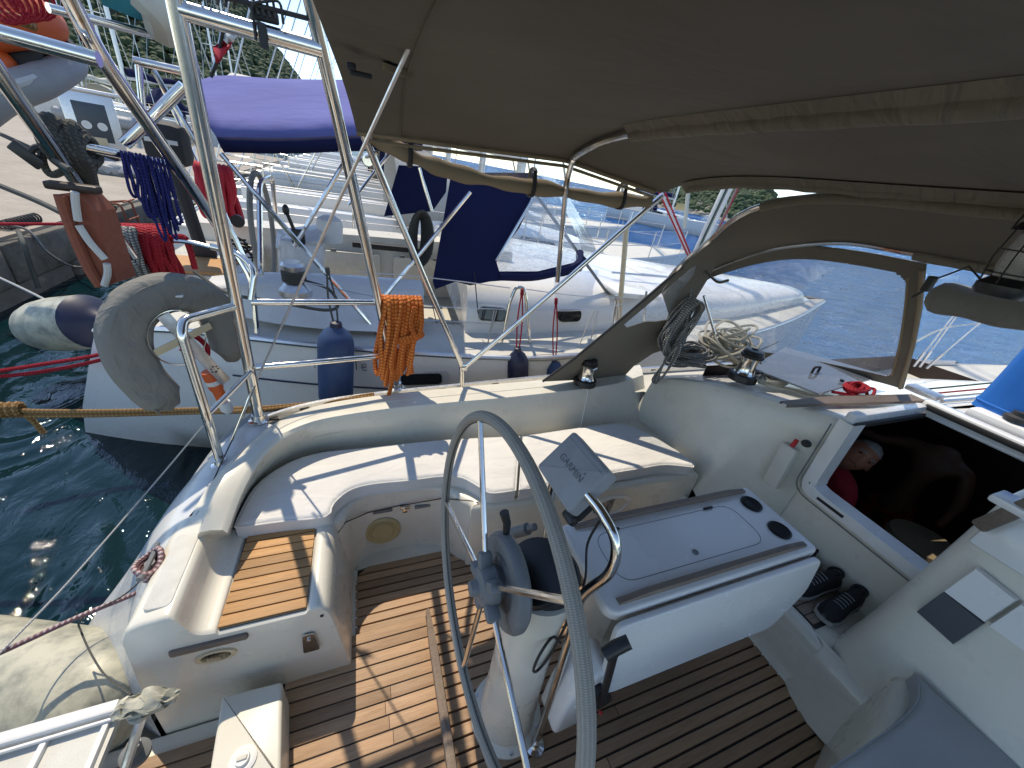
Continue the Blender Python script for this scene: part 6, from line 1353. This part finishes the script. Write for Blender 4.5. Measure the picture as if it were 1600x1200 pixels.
# ================================================================ moored yachts
def yacht(name, label, origin, heading, L_=11, B_=3.7, fb=1.15, hull='gelcoat_white', mast=15, band=None, cat='yacht', rail=True, bim=None, sail=None, grp='yachts moored along the harbour'):
    """origin: stern centre at the waterline, heading: where the bow points"""
    T = thing(name, label, cat, origin, grp); o = V(origin); R_ = rot3(z=heading)
    def P(x, y, z): return o+R_@V((x, y, z))
    rows = []
    for i in range(15):
        t_ = i/14; x = L_*t_; hb = B_/2*(.84+.3*t_-.3*t_*t_)*(1-max(0, (t_-.45)/.55)**2.3) if t_ < 1 else .02; hb = max(hb, .03); z = fb*(.92+.22*t_*t_)
        pr = [(hb, z), (hb*1.0, z*.55), (hb*.93, .05), (hb*.5, -.4), (0, -.5)]
        rows.append([P(x+(.0 if z_ > .3 else -.0)+.25*(z_-z*.5)*t_, y, z_) for y, z_ in pr]+[P(x+.25*(z_-z*.5)*t_, -y, z_) for y, z_ in pr[-2::-1]])
    mb = MB(); mb.grid(rows); mb.f.append(list(range(9))); mb.uv.append(None); mb.mi.append(0); mb.build('hull', M[hull], T, ang=50)
    mb = MB(); mb.grid([[r_[0]+V((0, 0, .01)), (r_[0]+r_[-1])/2+V((0, 0, .06)), r_[-1]+V((0, 0, .01))] for r_ in rows]); mb.build('deck', M['nonskid'], T)
    for s in (0, -1): mb = MB(); mb.tube([r_[s]+V((0, 0, .02)) for r_ in rows], .035, 6); mb.build('rub_rail', M['metal_alu'], T)
    cr_ = []
    for i in range(9):
        t_ = i/8; x = L_*(.3+.38*t_); w_ = B_*.34*(1-.35*t_**1.5); h_ = .5*(1-.5*t_)*(1 if 0 < i < 8 else .85); z = fb*.98
        cr_.append([P(x, w_*1.05, z), P(x, w_*.98, z+h_*.8), P(x, w_*.7, z+h_), P(x, 0, z+h_*1.1), P(x, -w_*.7, z+h_), P(x, -w_*.98, z+h_*.8), P(x, -w_*1.05, z)])
    mb = MB(); mb.grid(cr_); mb.f += [list(range(7)), [len(mb.v)-1-k for k in range(7)]]; mb.uv += [None]*2; mb.mi += [0]*2; mb.build('coachroof', M['gelcoat_white'], T, ang=50)
    for s in (1, -1):
        for x0_, x1_ in ((.34, .46), (.49, .58)):
            q = []
            for x, zz_ in ((x0_, .16), (x1_, .14), (x1_-.01, .32), (x0_+.01, .38)):
                t_ = (x-.3)/.38; w_ = B_*.34*(1-.35*t_**1.5)*1.035+.015; q.append(P(L_*x, s*w_, fb*.98+zz_*(1-.5*t_)*1.0))
            mb = MB(); mb.add(q+[p+R_@V((0, -s*.06, 0)) for p in q], [(0, 1, 2, 3), (0, 4, 5, 1), (1, 5, 6, 2), (2, 6, 7, 3), (3, 7, 4, 0)]); mb.build('window', M['window_dark'], T, smooth=False)
    # cockpit coamings and dark sprayhood
    for s in (1, -1): mb = MB(); mb.cbox(P(L_*.17, s*B_*.27, fb*1.1), (L_*.25, .28, .3), .06, R_); mb.build('coaming', M['gelcoat_white'], T)
    if band:
        sh_ = []
        for i in range(5):
            t_ = i/4; x = L_*(.28+.12*t_); h_ = (1.25, 1.3, 1.25, .95, .5)[i]; w_ = B_*.33
            sh_.append([P(x, math.cos(a)*w_, fb+.15+math.sin(a)**.6*h_ if 0 < a < math.pi else fb+.15) for a in [math.pi*k/10 for k in range(11)]])
        mb = MB(); mb.grid(sh_); mb.build('sprayhood', M[band], T, solid=.02)
    if bim:
        bb = [[P(L_*x, math.cos(a)*B_*.38, fb+1.75+.35*math.sin(a)) for a in [math.pi*k/10 for k in range(11)]] for x in (.02, .1, .2)]
        mb = MB(); mb.grid(bb); mb.build('bimini', M[bim], T, solid=.02)
        for s in (1, -1):
            for x in (.04, .19): mb = MB(); mb.tube([P(L_*.11, s*B_*.37, fb), P(L_*x, s*B_*.38, fb+1.75)], .02, 6); mb.build('canopy_tube', M['stainless'], T)
    if mast:
        mb = MB(); mb.tube([P(L_*.52, 0, fb+.3), P(L_*.5, 0, fb+mast)], .1, 10); mb.build('mast', M['metal_alu'], T)
        mb = MB(); mb.tube([P(L_*.51, 0, fb+1.6), P(L_*.16, 0, fb+1.75)], .085, 10); bo = mb.build('boom', M['white_paint'], T)
        mb = MB(); mb.tube([P(L_*(.5-.33*i/10), 0, fb+1.85+.06*math.sin(i)) for i in range(11)], lambda t_: .2-.08*t_, 10); mb.build('sail_cover', M[sail or 'sail_white'], T)
        for h_ in (.45, .72):
            mb = MB(); mb.tube([P(L_*.5, B_*.3*(1.1-h_*.6), fb+mast*h_), P(L_*.5, -B_*.3*(1.1-h_*.6), fb+mast*h_)], .03, 6); mb.build('spreader', M['metal_alu'], T)
        for a in (P(L_*.99, 0, fb*1.15), P(0, B_*.2, fb), P(0, -B_*.2, fb), P(L_*.48, B_*.46, fb), P(L_*.48, -B_*.46, fb)):
            mb = MB(); mb.tube([a, P(L_*.505, 0, fb+mast*.97)], .014, 5); mb.build('stay', M['metal_alu'], T)
        mb = MB(); mb.tube([P(L_*.97, 0, fb*1.15+.6), P(L_*.52, 0, fb+mast*.9)], .05, 8); mb.build('furled_jib', M['sail_white'], T)
    if rail:
        for s in (0, -1):
            for k in range(1, 14, 2): mb = MB(); mb.tube([rows[k][s], rows[k][s]+V((0, 0, .62))], .014, 6); mb.build('stanchion', M['stainless'], T)
            for z in (.33, .62): mb = MB(); mb.tube([r_[s]+V((0, 0, z)) for r_ in rows[1:14]], .007, 5); mb.build('guard_wire', M['metal_alu'], T)
        for z in (.35, .65): mb = MB(); mb.tube(bend([rows[1][0]+V((0, 0, z)), rows[0][0]+V((0, 0, z)), rows[0][-1]+V((0, 0, z)), rows[1][-1]+V((0, 0, z))], .3), .018, 6); mb.build('stern_rail', M['stainless'], T)
        for s in (0, -1): mb = MB(); mb.tube([rows[0][s], rows[0][s]+V((0, 0, .65))], .018, 6); mb.build('stern_post', M['stainless'], T)
    return T
yacht('moored_yacht', 'white yacht with grey sprayhood moored just beyond the neighbouring yacht', (-2.6, 8.3, WZ), R(2), 11, 3.7, 1.25, band='vinyl_grey', bim=None)
yacht('moored_yacht', 'second white yacht beyond the neighbour with navy sprayhood', (-2.8, 12.6, WZ), R(1), 12, 3.9, 1.3, band='navy_canvas', bim='sail_white')
yacht('moored_yacht', 'third white yacht beyond the neighbour with brown canopy', (-3.0, 17, WZ), R(0), 12, 3.9, 1.3, band='taupe_canvas', rail=False, sail='taupe_canvas')
yacht('moored_yacht', 'fourth white yacht along the quay, partly hidden by masts', (-3.0, 21.5, WZ), R(-1), 12, 4, 1.3, band='navy_canvas', sail='navy_canvas', rail=False)
yacht('moored_yacht', 'far white yacht near the end of the row on the quay', (-3.0, 26.5, WZ), R(0), 13, 4, 1.4, band='teal_canvas', rail=False)
# the pale blue yacht lying across the far end of the quay and those behind it
o_ = U(330, 205, 'z', WZ); o2 = U(40, 178, 'z', WZ) if 0 else None
f0 = CAM+(U(300, 200, 'z', 1.0)-CAM).normalized()*1
def atd(px, py_dummy, dist, z):
    d = _f+_r*((px-800)/FPX)-_u*((150-600)/FPX); d.z = 0; d.normalize(); return V((CAM.x+d.x*dist, CAM.y+d.y*dist, z))
a_, b_ = atd(330, 0, 36, WZ), atd(45, 0, 33, WZ); hd_ = math.atan2(b_.y-a_.y, b_.x-a_.x)
BJ = yacht('moored_yacht', 'pale blue grey yacht numbered 40 lying across the far end of the quay', tuple(a_), hd_, (b_-a_).length, 4.2, 1.75, hull='white_paint', mast=17, band='navy_canvas', sail='navy_canvas', bim='navy_canvas')
n_ = rot3(z=hd_)@V((0, 1, 0)); n_ = n_ if n_.dot(CAM-a_) > 0 else -n_
Rt = Matrix((V((0, 0, 1)).cross(n_).normalized(), V((0, 0, 1)), n_)).transposed()
def onhull(t_, z, d=0.0): return a_.lerp(b_, t_)+n_*(2.1*(.84+.3*t_-.3*t_*t_)*(1-max(0, (t_-.45)/.55)**2.3)+d)+V((0, 0, z))
letters('40', .55, onhull(.87, 1.45, .2), Rt, 'letter_grey', BJ, 'lettering')
for t0_ in (.55, ):
    mb = MB(); mb.add([onhull(t0_+.02, 1.0, .08), onhull(t0_+.15, 1.05, .12), onhull(t0_+.16, 1.3, .16), onhull(t0_, 1.3, .1)]+[onhull(t0_+.07, 1.1, -.3)], [(0, 1, 2, 3)]); mb.build('hull_window', M['window_dark'], BJ, smooth=False)
for k, (px, dist, hd2, sc_, lab) in enumerate(((210, 52, 1.2, 'navy_canvas', 'distant yacht with navy cover behind the pale blue yacht'), (120, 58, 1.5, 'sail_white', 'distant yacht with white sail cover, left of the others'), (262, 60, 1.0, 'navy_canvas', 'distant yacht nearest the steel arch leg'), (60, 66, 1.4, 'sail_white', 'most distant yacht behind the orange dinghy'), (310, 70, 1.1, 'sail_white', 'distant yacht seen between the arch leg and the blue canopy'))):
    p = atd(px, 0, dist, WZ); yacht('moored_yacht', lab, tuple(p), hd2, 12, 4, 1.5, mast=16, band=sc_, sail=sc_, rail=False)
RB = thing('inflatable_boat', 'grey inflatable tender floating along the pale blue yacht', 'tender', tuple(a_.lerp(b_, .5)+n_*3.6)); q0, q1 = a_.lerp(b_, .35)+n_*4+V((0, 0, 1.25)), a_.lerp(b_, 1.0)+n_*3.2+V((0, 0, 1.3))
for d in (0, 1.1): mb = MB(); mb.tube([q0-n_*d, q0.lerp(q1, .8)-n_*d, q1-n_*.55], lambda t_: .28-.1*max(0, t_-.7), 12); mb.build('tube_hull', M['cover_grey'], RB)
mb = MB(); mb.box((q0+q1)/2-n_*.55, ((q1-q0).length*.8, .9, .1), rot3(z=math.atan2(q1.y-q0.y, q1.x-q0.x))); mb.build('floor', M['hull_grey'], RB)
# ================================================================ hills and woods
def blobs(mb, pts, r0, r1):
    for p in pts:
        r_ = random.uniform(r0, r1); mb.ico(p, r_, 1, (1, 1, random.uniform(.8, 1.2)), .28)
hx, hy = atd(130, 0, 420, 0).xy; h2x, h2y = atd(330, 0, 430, 0).xy
def hill(x, y):
    g1 = 175*math.exp(-(((x-hx)/110)**2+((y-hy)/130)**2)); g2 = 100*math.exp(-(((x-h2x)/62)**2+((y-h2y)/110)**2))
    return max(g1, g2)*.75+min(g1, g2)*.25-6+10*noise.noise(V((x*.012, y*.012, 0)))
mb = MB(); gx, gy = [], []
nx_, ny_ = 70, 60; X0, X1, Y0, Y1 = hx-260, h2x+170, hy-220, hy+220; rows = []
for i in range(nx_):
    x = X0+(X1-X0)*i/(nx_-1); rows.append([V((x, Y0+(Y1-Y0)*j/(ny_-1), hill(x, Y0+(Y1-Y0)*j/(ny_-1))-2)) for j in range(ny_)])
mb.grid(rows); mb.build('hills', M['hill_soil'], kind='structure')
random.seed(21); pts = []
while len(pts) < 24000:
    x = random.uniform(X0, X1); y = random.uniform(Y0, hy+40); z = hill(x, y)
    if z > 0 and random.random() < .9: pts.append(V((x, y, z+.5)))
mb = MB(); blobs(mb, pts, .9, 2.1); mb.build('hillside_forest', M['foliage'], kind='stuff', smooth=False, label='dark green forest covering the hillside behind the harbour', cat='forest')
# wooded shore to the right with rocks
sa, sb2 = atd(1060, 0, 150, WZ), atd(1420, 0, 150, WZ)
mb = MB(); rows = []
for i in range(60):
    t_ = i/59; p = sa.lerp(sb2, t_); p = p+(p-V((CAM.x, CAM.y, WZ))).normalized()*0; dr = (p-V((CAM.x, CAM.y, p.z))).normalized()
    prof = 14*(math.sin(math.pi*min(1, t_*.95+.1))**.6)*(1-.35*t_)+2
    rows.append([p+dr*d+V((0, 0, z*(1+.3*noise.noise(V((t_*9, d*.2, 0))))-.4)) for d, z in ((0, 0), (3, 1.6), (8, prof*.3), (16, prof*.6), (30, prof*.85), (45, prof), (70, prof*.6))])
mb.grid(rows); mb.build('shore', M['rocks'], kind='structure')
mb = MB(); pts = []
for i in range(2300):
    a = random.random()*58.9; k = int(a); j = random.choice((1, 2, 2, 3, 3, 4, 4, 5)); f_ = random.random()
    p = rows[k][j].lerp(rows[k][j+1], f_).lerp(rows[k+1][j].lerp(rows[k+1][j+1], f_), a-k); pts.append(p+V((0, 0, .3)))
blobs(mb, pts, .5, 1.5); mb.build('shore_woods', M['foliage'], kind='stuff', smooth=False, label='green bushes and trees covering the rocky shore', cat='woods')
def tree(p, h_, label):
    T = thing('shore_tree', label, 'tree', p, 'taller trees on the shore'); p = V(p); mb = MB(); mb.tube(cat_([p, p+V((.1, 0, h_*.4)), p+V((0, .1, h_*.75))], 4), lambda t_: .22-.14*t_, 7)
    for k in range(5): a = k*1.3; mb.tube([p+V((0, 0, h_*(.45+.07*k))), p+V((math.cos(a)*h_*.22, math.sin(a)*h_*.22, h_*(.62+.07*k)))], .06, 5)
    mb.build('trunk', M['interior_wood'], T); vs, fs = [], []
    for k in range(900):
        while True:
            d = V((random.uniform(-1, 1), random.uniform(-1, 1), random.uniform(-1, 1)))
            if d.length < 1: break
        d = d*(.55+.45*random.random()); c = p+V((d.x*h_*.34, d.y*h_*.34, h_*.72+d.z*h_*.32)); u = V((random.uniform(-1, 1), random.uniform(-1, 1), random.uniform(-1, 1))).normalized(); w_ = u.orthogonal().normalized(); s = random.uniform(.12, .3); n0_ = len(vs); vs += [c-u*s, c+w_*s*.5, c+u*s, c-w_*s*.5]; fs.append((n0_, n0_+1, n0_+2, n0_+3))
    mb = MB(); mb.add(vs, fs); mb.build('crown', M['foliage'], T, smooth=False)
for px, dd, h_, lab in ((1228, 168, 9, 'dark leafy tree in the middle of the shore ridge'), (1262, 170, 8, 'dark leafy tree at the right end of the visible shore'), (1185, 172, 7, 'smaller tree just left of the ridge top')):
    p = atd(px, 0, dd, 0); k = min(range(60), key=lambda i: (rows[i][3]-p).length); tree(rows[k][4], h_, lab)
# cottage-like rocks: pale boulders at the water's edge
RK = MB()
for i in range(60):
    k = random.randrange(0, 26); p = rows[k][0].lerp(rows[k][2], random.random()); RK.ico(p, random.uniform(.6, 1.7), 1, (1, 1, .8), .3)
RK.build('shore_rocks', M['rocks'], kind='stuff', smooth=False, label='pale boulders along the shore at the waterline', cat='rocks')
# anchored yacht off the shore
pa = atd(1000, 0, 46, WZ); FBt = yacht('anchored_yacht', 'anchored yacht with blue cover and orange towels off the wooded shore', tuple(pa), R(-38), 12, 3.9, 1.2, mast=14, band='navy_canvas', sail='navy_canvas', grp=None, cat='yacht')
for k in range(2):
    q = pa+V((3.2+2.4*k, -1.6-1.9*k, 2.5)); mb = MB(); mb.add([q, q+V((.9, -.7, .1)), q+V((.8, -.6, -.55)), q+V((.1, .1, -.6))], [(0, 1, 2, 3)]); mb.build('towel', M['speaker_beige'], FBt, smooth=False, solid=.02)
# small boats along the shore
for k, (px, dd, lab) in enumerate(((1180, 120, 'small white motorboat near the right shore'), (1130, 130, 'small moored boat below the pale boulders'))):
    yacht('small_boat', lab, tuple(atd(px, 0, dd, WZ)), R(20+70*k), 6, 2.2, .8, mast=0, rail=False, cat='boat', grp='small boats off the shore')
# ================================================================ things at the left edge, between the stern and the quay
DG = thing('dinghy', 'orange and grey inflatable dinghy hoisted in the upper left corner', 'dinghy', U(40, 80, 'y', 3.19))
A = [U(-70, 200, 'y', 2.75), U(0, 150, 'y', 2.83), U(60, 128, 'y', 2.90), U(108, 106, 'y', 3.04), U(124, 98, 'y', 3.12)]
mb = MB(); mb.tube(cat_(A, 8), lambda t_: .07-.036*t_**3, 18); mb.build('side_tube', M['cover_grey'], DG)
mb = MB(); mb.tube([p+V((0, -.066, 0)) for p in cat_(A[:-1], 8)], .018, 8); mb.build('rubbing_strake', M['hull_grey'], DG)
def poly3(px, yy, name, m, th=.05):
    q = [U(*p, 'y', yy) for p in px]; n = len(q); mb = MB(); mb.add(q+[p+V((0, th, 0)) for p in q], [list(range(n))]+[(i, (i+1) % n, n+(i+1) % n, n+i) for i in range(n)]+[[2*n-1-i for i in range(n)]]); return mb.build(name, M[m], DG, smooth=False)
poly3([(-60, 60), (20, 45), (90, 50), (122, 78), (118, 92), (60, 108), (10, 120), (-60, 130)], 3.05, 'floor_panel', 'caulk')
mb = MB(); mb.tube(cat_([U(-60, 25, 'y', 2.90), U(0, 24, 'y', 2.90), U(55, 30, 'y', 2.97), U(92, 42, 'y', 3.04)], 8), lambda t_: .125-.07*t_**2, 16); mb.build('orange_cover', M['orange_dayglo'], DG)
mb = MB(); mb.tube(cat_([U(-60, 95, 'y', 2.90), U(-10, 90, 'y', 2.90), U(10, 105, 'y', 2.90), U(6, 120, 'y', 2.90)], 6), .045, 12); mb.build('orange_seat', M['orange_dayglo'], DG)
mb = MB(); mb.cbox(U(30, 87, 'y', 2.93), (.13, .03, .19), .02, rot3(y=.5)); hb_ = mb.build('valve_handle', M['dark_rubber'], DG)
mb = MB(); mb.tube(cat_([U(-5, 22, 'y', 2.68), U(22, 28, 'y', 2.68), U(50, 40, 'y', 2.75)], 5), .02, 7); mb.build('grab_rope', M['rope_tan'], DG)
mb = MB(); q = U(-4, 8, 'y', 2.61); mb.tube([q+V((math.cos(i*.5)*.055, 0, math.sin(i*.5)*.055))+V((.0016*i, 0, .0006*i)) for i in range(80)], .007, 5); mb.build('coil_cord', M['rope_red'], DG)
TC = thing('surfboard_bag', 'teal and white board bag slung above the stern rails', 'board bag', U(215, 20, 'y', 2.6))
q = [U(148, -20, 'y', 2.5), U(160, 8, 'y', 2.5), U(215, 30, 'y', 2.55), U(258, 46, 'y', 2.6), U(268, 30, 'y', 2.65), U(262, -20, 'y', 2.7)]
n = len(q); mb = MB(); mb.add(q+[p+V((0, .25, .06)) for p in q], [list(range(n))]+[(i, (i+1) % n, n+(i+1) % n, n+i) for i in range(n)]); mb.build('bag_body', M['teal_canvas'], TC, smooth=False)
mb = MB(); mb.tube(cat_([q[3], U(250, 15, 'y', 2.5), U(225, -10, 'y', 2.5)], 5), .07, 10); mb.build('bag_edge', M['sail_white'], TC)
FG = thing('flag', 'small red and white flag hanging from the arch bar', 'flag', U(352, 75, 'y', 2.2))
def cloth(px_rows, yy, name, m, parent, amp=.02):
    rows_ = [[U(*p, 'y', yy+amp*math.sin(i*2+j*1.7)) for j, p in enumerate(r_)] for i, r_ in enumerate(px_rows)]; mb = MB(); mb.grid(rows_); return mb.build(name, M[m], parent, solid=.003)
cloth([[(343, 40), (355, 44), (370, 46)], [(346, 55), (356, 58), (368, 60)], [(350, 64), (356, 70), (362, 68)]], 2.2, 'white_cloth', 'flag_white', FG)
cloth([[(350, 63), (357, 68), (363, 66)], [(333, 74), (348, 78), (358, 76)], [(335, 88), (342, 92), (350, 86)], [(337, 97), (339, 99), (342, 97)]], 2.2, 'red_cloth', 'flag_red', FG)
mb = MB(); mb.tube([U(330, 120, 'y', 2.25), U(340, 95, 'y', 2.22), U(350, 42, 'y', 2.18)], .006, 6); mb.build('staff', M['dark_rubber'], FG)
# grey mooring rope wrapped on the davit tube
mb = MB(); random.seed(31); c0_, c1_ = U(78, 212, 'y', 2.44), U(138, 228, 'y', 2.54); dx_ = (c1_-c0_)
for k in range(13):
    c = c0_+dx_*(k/12); mb.tube(cat_([c+V((random.uniform(-.01, .01), math.cos(a)*.05, math.sin(a)*(.07+.02*math.sin(k*.9))-.015)) for a in [2*math.pi*i/10 for i in range(10)]], 3, True), .017, 7, True)
for k in range(7): mb.tube(cat_([c0_.lerp(c1_, .2+.1*k)+V((0, -.03, -.03)), U(118+4*k, 262, 'y', 2.49), U(140+3*k, 300+4*k, 'y', 2.61), U(160+3*k, 312+2*k, 'y', 2.68)], 5), .016, 7)
mb.tube(cat_([c0_, U(66, 245, 'y', 2.46), U(78, 272, 'y', 2.46), U(96, 268, 'y', 2.46), U(102, 255, 'y', 2.49)], 6), .014, 7)
one(mb, 'rope_coil', 'rope_dark', 'dark grey rope coil wrapped on the stern tube at left', 'rope')
TS = thing('safety_light', 'black strap with tag tied to the left stern tube', 'strap', U(50, 240, 'y', 2.41)); mb = MB(); mb.tube(cat_([U(72, 228, 'y', 2.41), U(56, 230, 'y', 2.41), U(48, 238, 'y', 2.41)], 5), .011, 6); mb.build('strap_loop', M['dark_rubber'], TS)
mb = MB(); mb.cbox(U(42, 242, 'y', 2.41), (.1, .017, .05), .006, rot3(y=.8)); mb.build('tag', M['black_plastic'], TS)
# blue cords on the davit rail
random.seed(8)
for k, (px, ln_) in enumerate(((197, 40), (214, 60), (226, 72), (242, 70), (255, 62))):
    mb = MB(); q = U(px, 242+k*3, 'y', 2.58+.02*k); hang_coil(mb, q, (1, .3, 0), .042, ln_*.0052, 3, .0062, .009, .022, 6)
    one(mb, 'cord_bundle', 'rope_blue', ('leftmost blue cord hanging on the stern rail', 'second blue cord from the left on the stern rail', 'third blue cord from the left on the stern rail', 'fourth blue cord from the left on the stern rail', 'rightmost blue cord hanging on the stern rail')[k], 'cord', 'blue cords on the stern rail')
# brick red gangboard with white rope lying on the rail
GB = thing('gangboard', 'faded red board with white rope slung on the stern tube', 'board', U(140, 370, 'y', 2.2))
o1 = [(93, 303), (118, 300), (146, 330), (162, 380), (183, 440), (172, 445), (158, 447), (140, 420), (122, 380), (104, 335)]
q = [U(*p, 'y', 2.2) for p in o1]; n = len(q); mb = MB(); mb.add(q+[p+V((.03, .1, 0)) for p in q], [list(range(n))]+[(i, (i+1) % n, n+(i+1) % n, n+i) for i in range(n)]+[[2*n-1-i for i in range(n)]]); mb.build('board_body', M['brick_foam'], GB, smooth=False)
q = [U(*p, 'y', 2.19) for p in ((94, 305), (104, 336), (122, 382), (140, 421), (157, 447))]; mb = MB(); mb.tube(cat_(q, 4), .02, 8); mb.build('board_edge', M['brick_foam'], GB)
for px in (((117, 300), (118, 318), (122, 345)), ((123, 352), (140, 378), (164, 405)), ((167, 412), (168, 428), (163, 446))): mb = MB(); mb.tube(cat_([U(*p, 'y', 2.17) for p in px], 5), .013, 8); mb.build('grab_rope', M['white_strap'], GB)
mb = MB(); q = U(108, 294, 'y', 2.2); mb.cbox(q+V((0, .03, .0)), (.16, .05, .03), .008); mb.build('board_cap', M['interior_wood'], GB)
# red cloth, pale rope coil on the neighbour's stern
RC = MB(); random.seed(14); hang_coil(RC, U(228, 358, 'y', 3.2), (1, .2, 0), .2, .36, 13, .018, .03, .06, 7); RC.tube(cat_([U(250, 375, 'y', 3.2), U(285, 370, 'y', 3.2), U(295, 385, 'y', 3.2), U(305, 420, 'y', 3.2)], 6), .018, 7)
one(RC, 'rope_coil', 'rope_red', 'bright red rope bundle on the neighbouring stern rail', 'rope')
mb = MB(); hang_coil(mb, U(197, 360, 'y', 3.1), (1, .2, 0), .08, .3, 8, .013, .02, .04, 7); mb.tube(cat_([U(200, 395, 'y', 3.1), U(215, 415, 'y', 3.1), U(235, 430, 'y', 3.2)], 5), .013, 7)
one(mb, 'rope_coil', 'rope_grey', 'grey rope coil hanging beside the bright red rope', 'rope')
mb = MB(); hang_coil(mb, U(333, 262, 'y', 4.8), (1, .2, 0), .28, .5, 8, .03, .03, .06, 7); one(mb, 'red_cloth', 'flag_red', 'red cloth hanging on a rail behind the arch leg', 'cloth')
# outboard motor and anchors of the boats behind
OM = thing('outboard_motor', 'dark outboard motor clamped on the rail behind the blue cords', 'outboard', U(262, 225, 'y', 4.2)); q = OM.location
mb = MB(); mb.cbox(q, (.28, .22, .3), .07); mb.build('cowling', M['dark_rubber'], OM); mb = MB(); mb.tube([q+V((0, 0, -.1)), q+V((.06, 0, -.75))], .05, 10); mb.build('shaft', M['dark_rubber'], OM); mb = MB(); mb.cbox(q+V((.07, 0, -.8)), (.2, .05, .12), .03); mb.build('gearcase', M['dark_rubber'], OM)
mb = MB(); mb.cbox(q+V((0, -.112, .02)), (.2, .01, .03), .003); mb.build('trim', M['label_white'], OM)
# cream fender with navy end at the neighbour's stern
CF = thing('hull_fender', 'cream fender with navy end floating behind the lifebuoy', 'fender', U(100, 515, 'z', -.15)); a, b_ = U(52, 512, 'z', -.1), U(165, 500, 'z', .15); L_ = (b_-a).length
mb = MB(); mb.lathe([(0, 0), (.12, .02), (.21, .09), (.24, .2), (.255, .35), (.25, L_*.8)], a, b_-a, 30); mb.build('fender_body', M['fender_cream'], CF)
mb = MB(); mb.lathe([(.25, L_*.8), (.215, L_*.86), (.14, L_*.91), (.08, L_*.96), (.06, L_), (0, L_)], a, b_-a, 30); mb.build('fender_end', M['fender_navy'], CF)
# mooring lines to the quay
def ml(name, m, pts, r, label): mb = MB(); mb.tube(cat_([U(*p) for p in pts], 8), r, 7); return one(mb, name, m, label, 'rope')
ml('mooring_line', 'rope_red', [(-40, 585, 'y', 3.2), (60, 570, 'y', 3.3), (180, 548, 'y', 3.4), (330, 500, 'y', 3.6)], .014, 'upper red mooring line crossing the water at left')
ml('mooring_line', 'rope_red', [(-40, 592, 'y', 3.2), (70, 580, 'y', 3.3), (180, 556, 'y', 3.4), (330, 506, 'y', 3.6)], .014, 'lower red mooring line crossing the water at left')
ml('mooring_line', 'rope_red', [(-30, 350, 'x', -4.4), (60, 350, 'x', -4.2), (150, 350, 'x', -3.6), (280, 352, 'x', -2.6)], .02, 'taut red line stretched along the quay edge')
ml('mooring_line', 'rope_dark', [(-20, 282, 'y', 5.0), (60, 315, 'y', 4.6), (120, 345, 'y', 4.2)], .022, 'thick black mooring line over the quay at left')
ml('mooring_line', 'rope_dark', [(-20, 200, 'y', 3.2), (60, 237, 'y', 2.6), (110, 265, 'y', 2.2)], .01, 'thin dark line passing over the quay to the stern tube')
ml('mooring_line', 'rope_white', [(-20, 425, 'y', 6), (50, 458, 'y', 5.4), (95, 482, 'y', 5.0)], .012, 'white line from the quay down to the cream fender')
ml('mooring_line', 'rope_grey', [(-20, 352, 'z', .2), (40, 358, 'z', .18), (75, 395, 'z', -.1), (110, 415, 'z', -.4), (140, 418, 'z', -.3)], .016, 'grey line drooping from the quay edge to the water')
ml('chain', 'rope_dark', [(28, 360, 'z', .2), (36, 378, 'y', 6.6), (48, 415, 'y', 6.6), (60, 450, 'y', 6.6)], .025, 'rusty chain hanging down the quay wall')
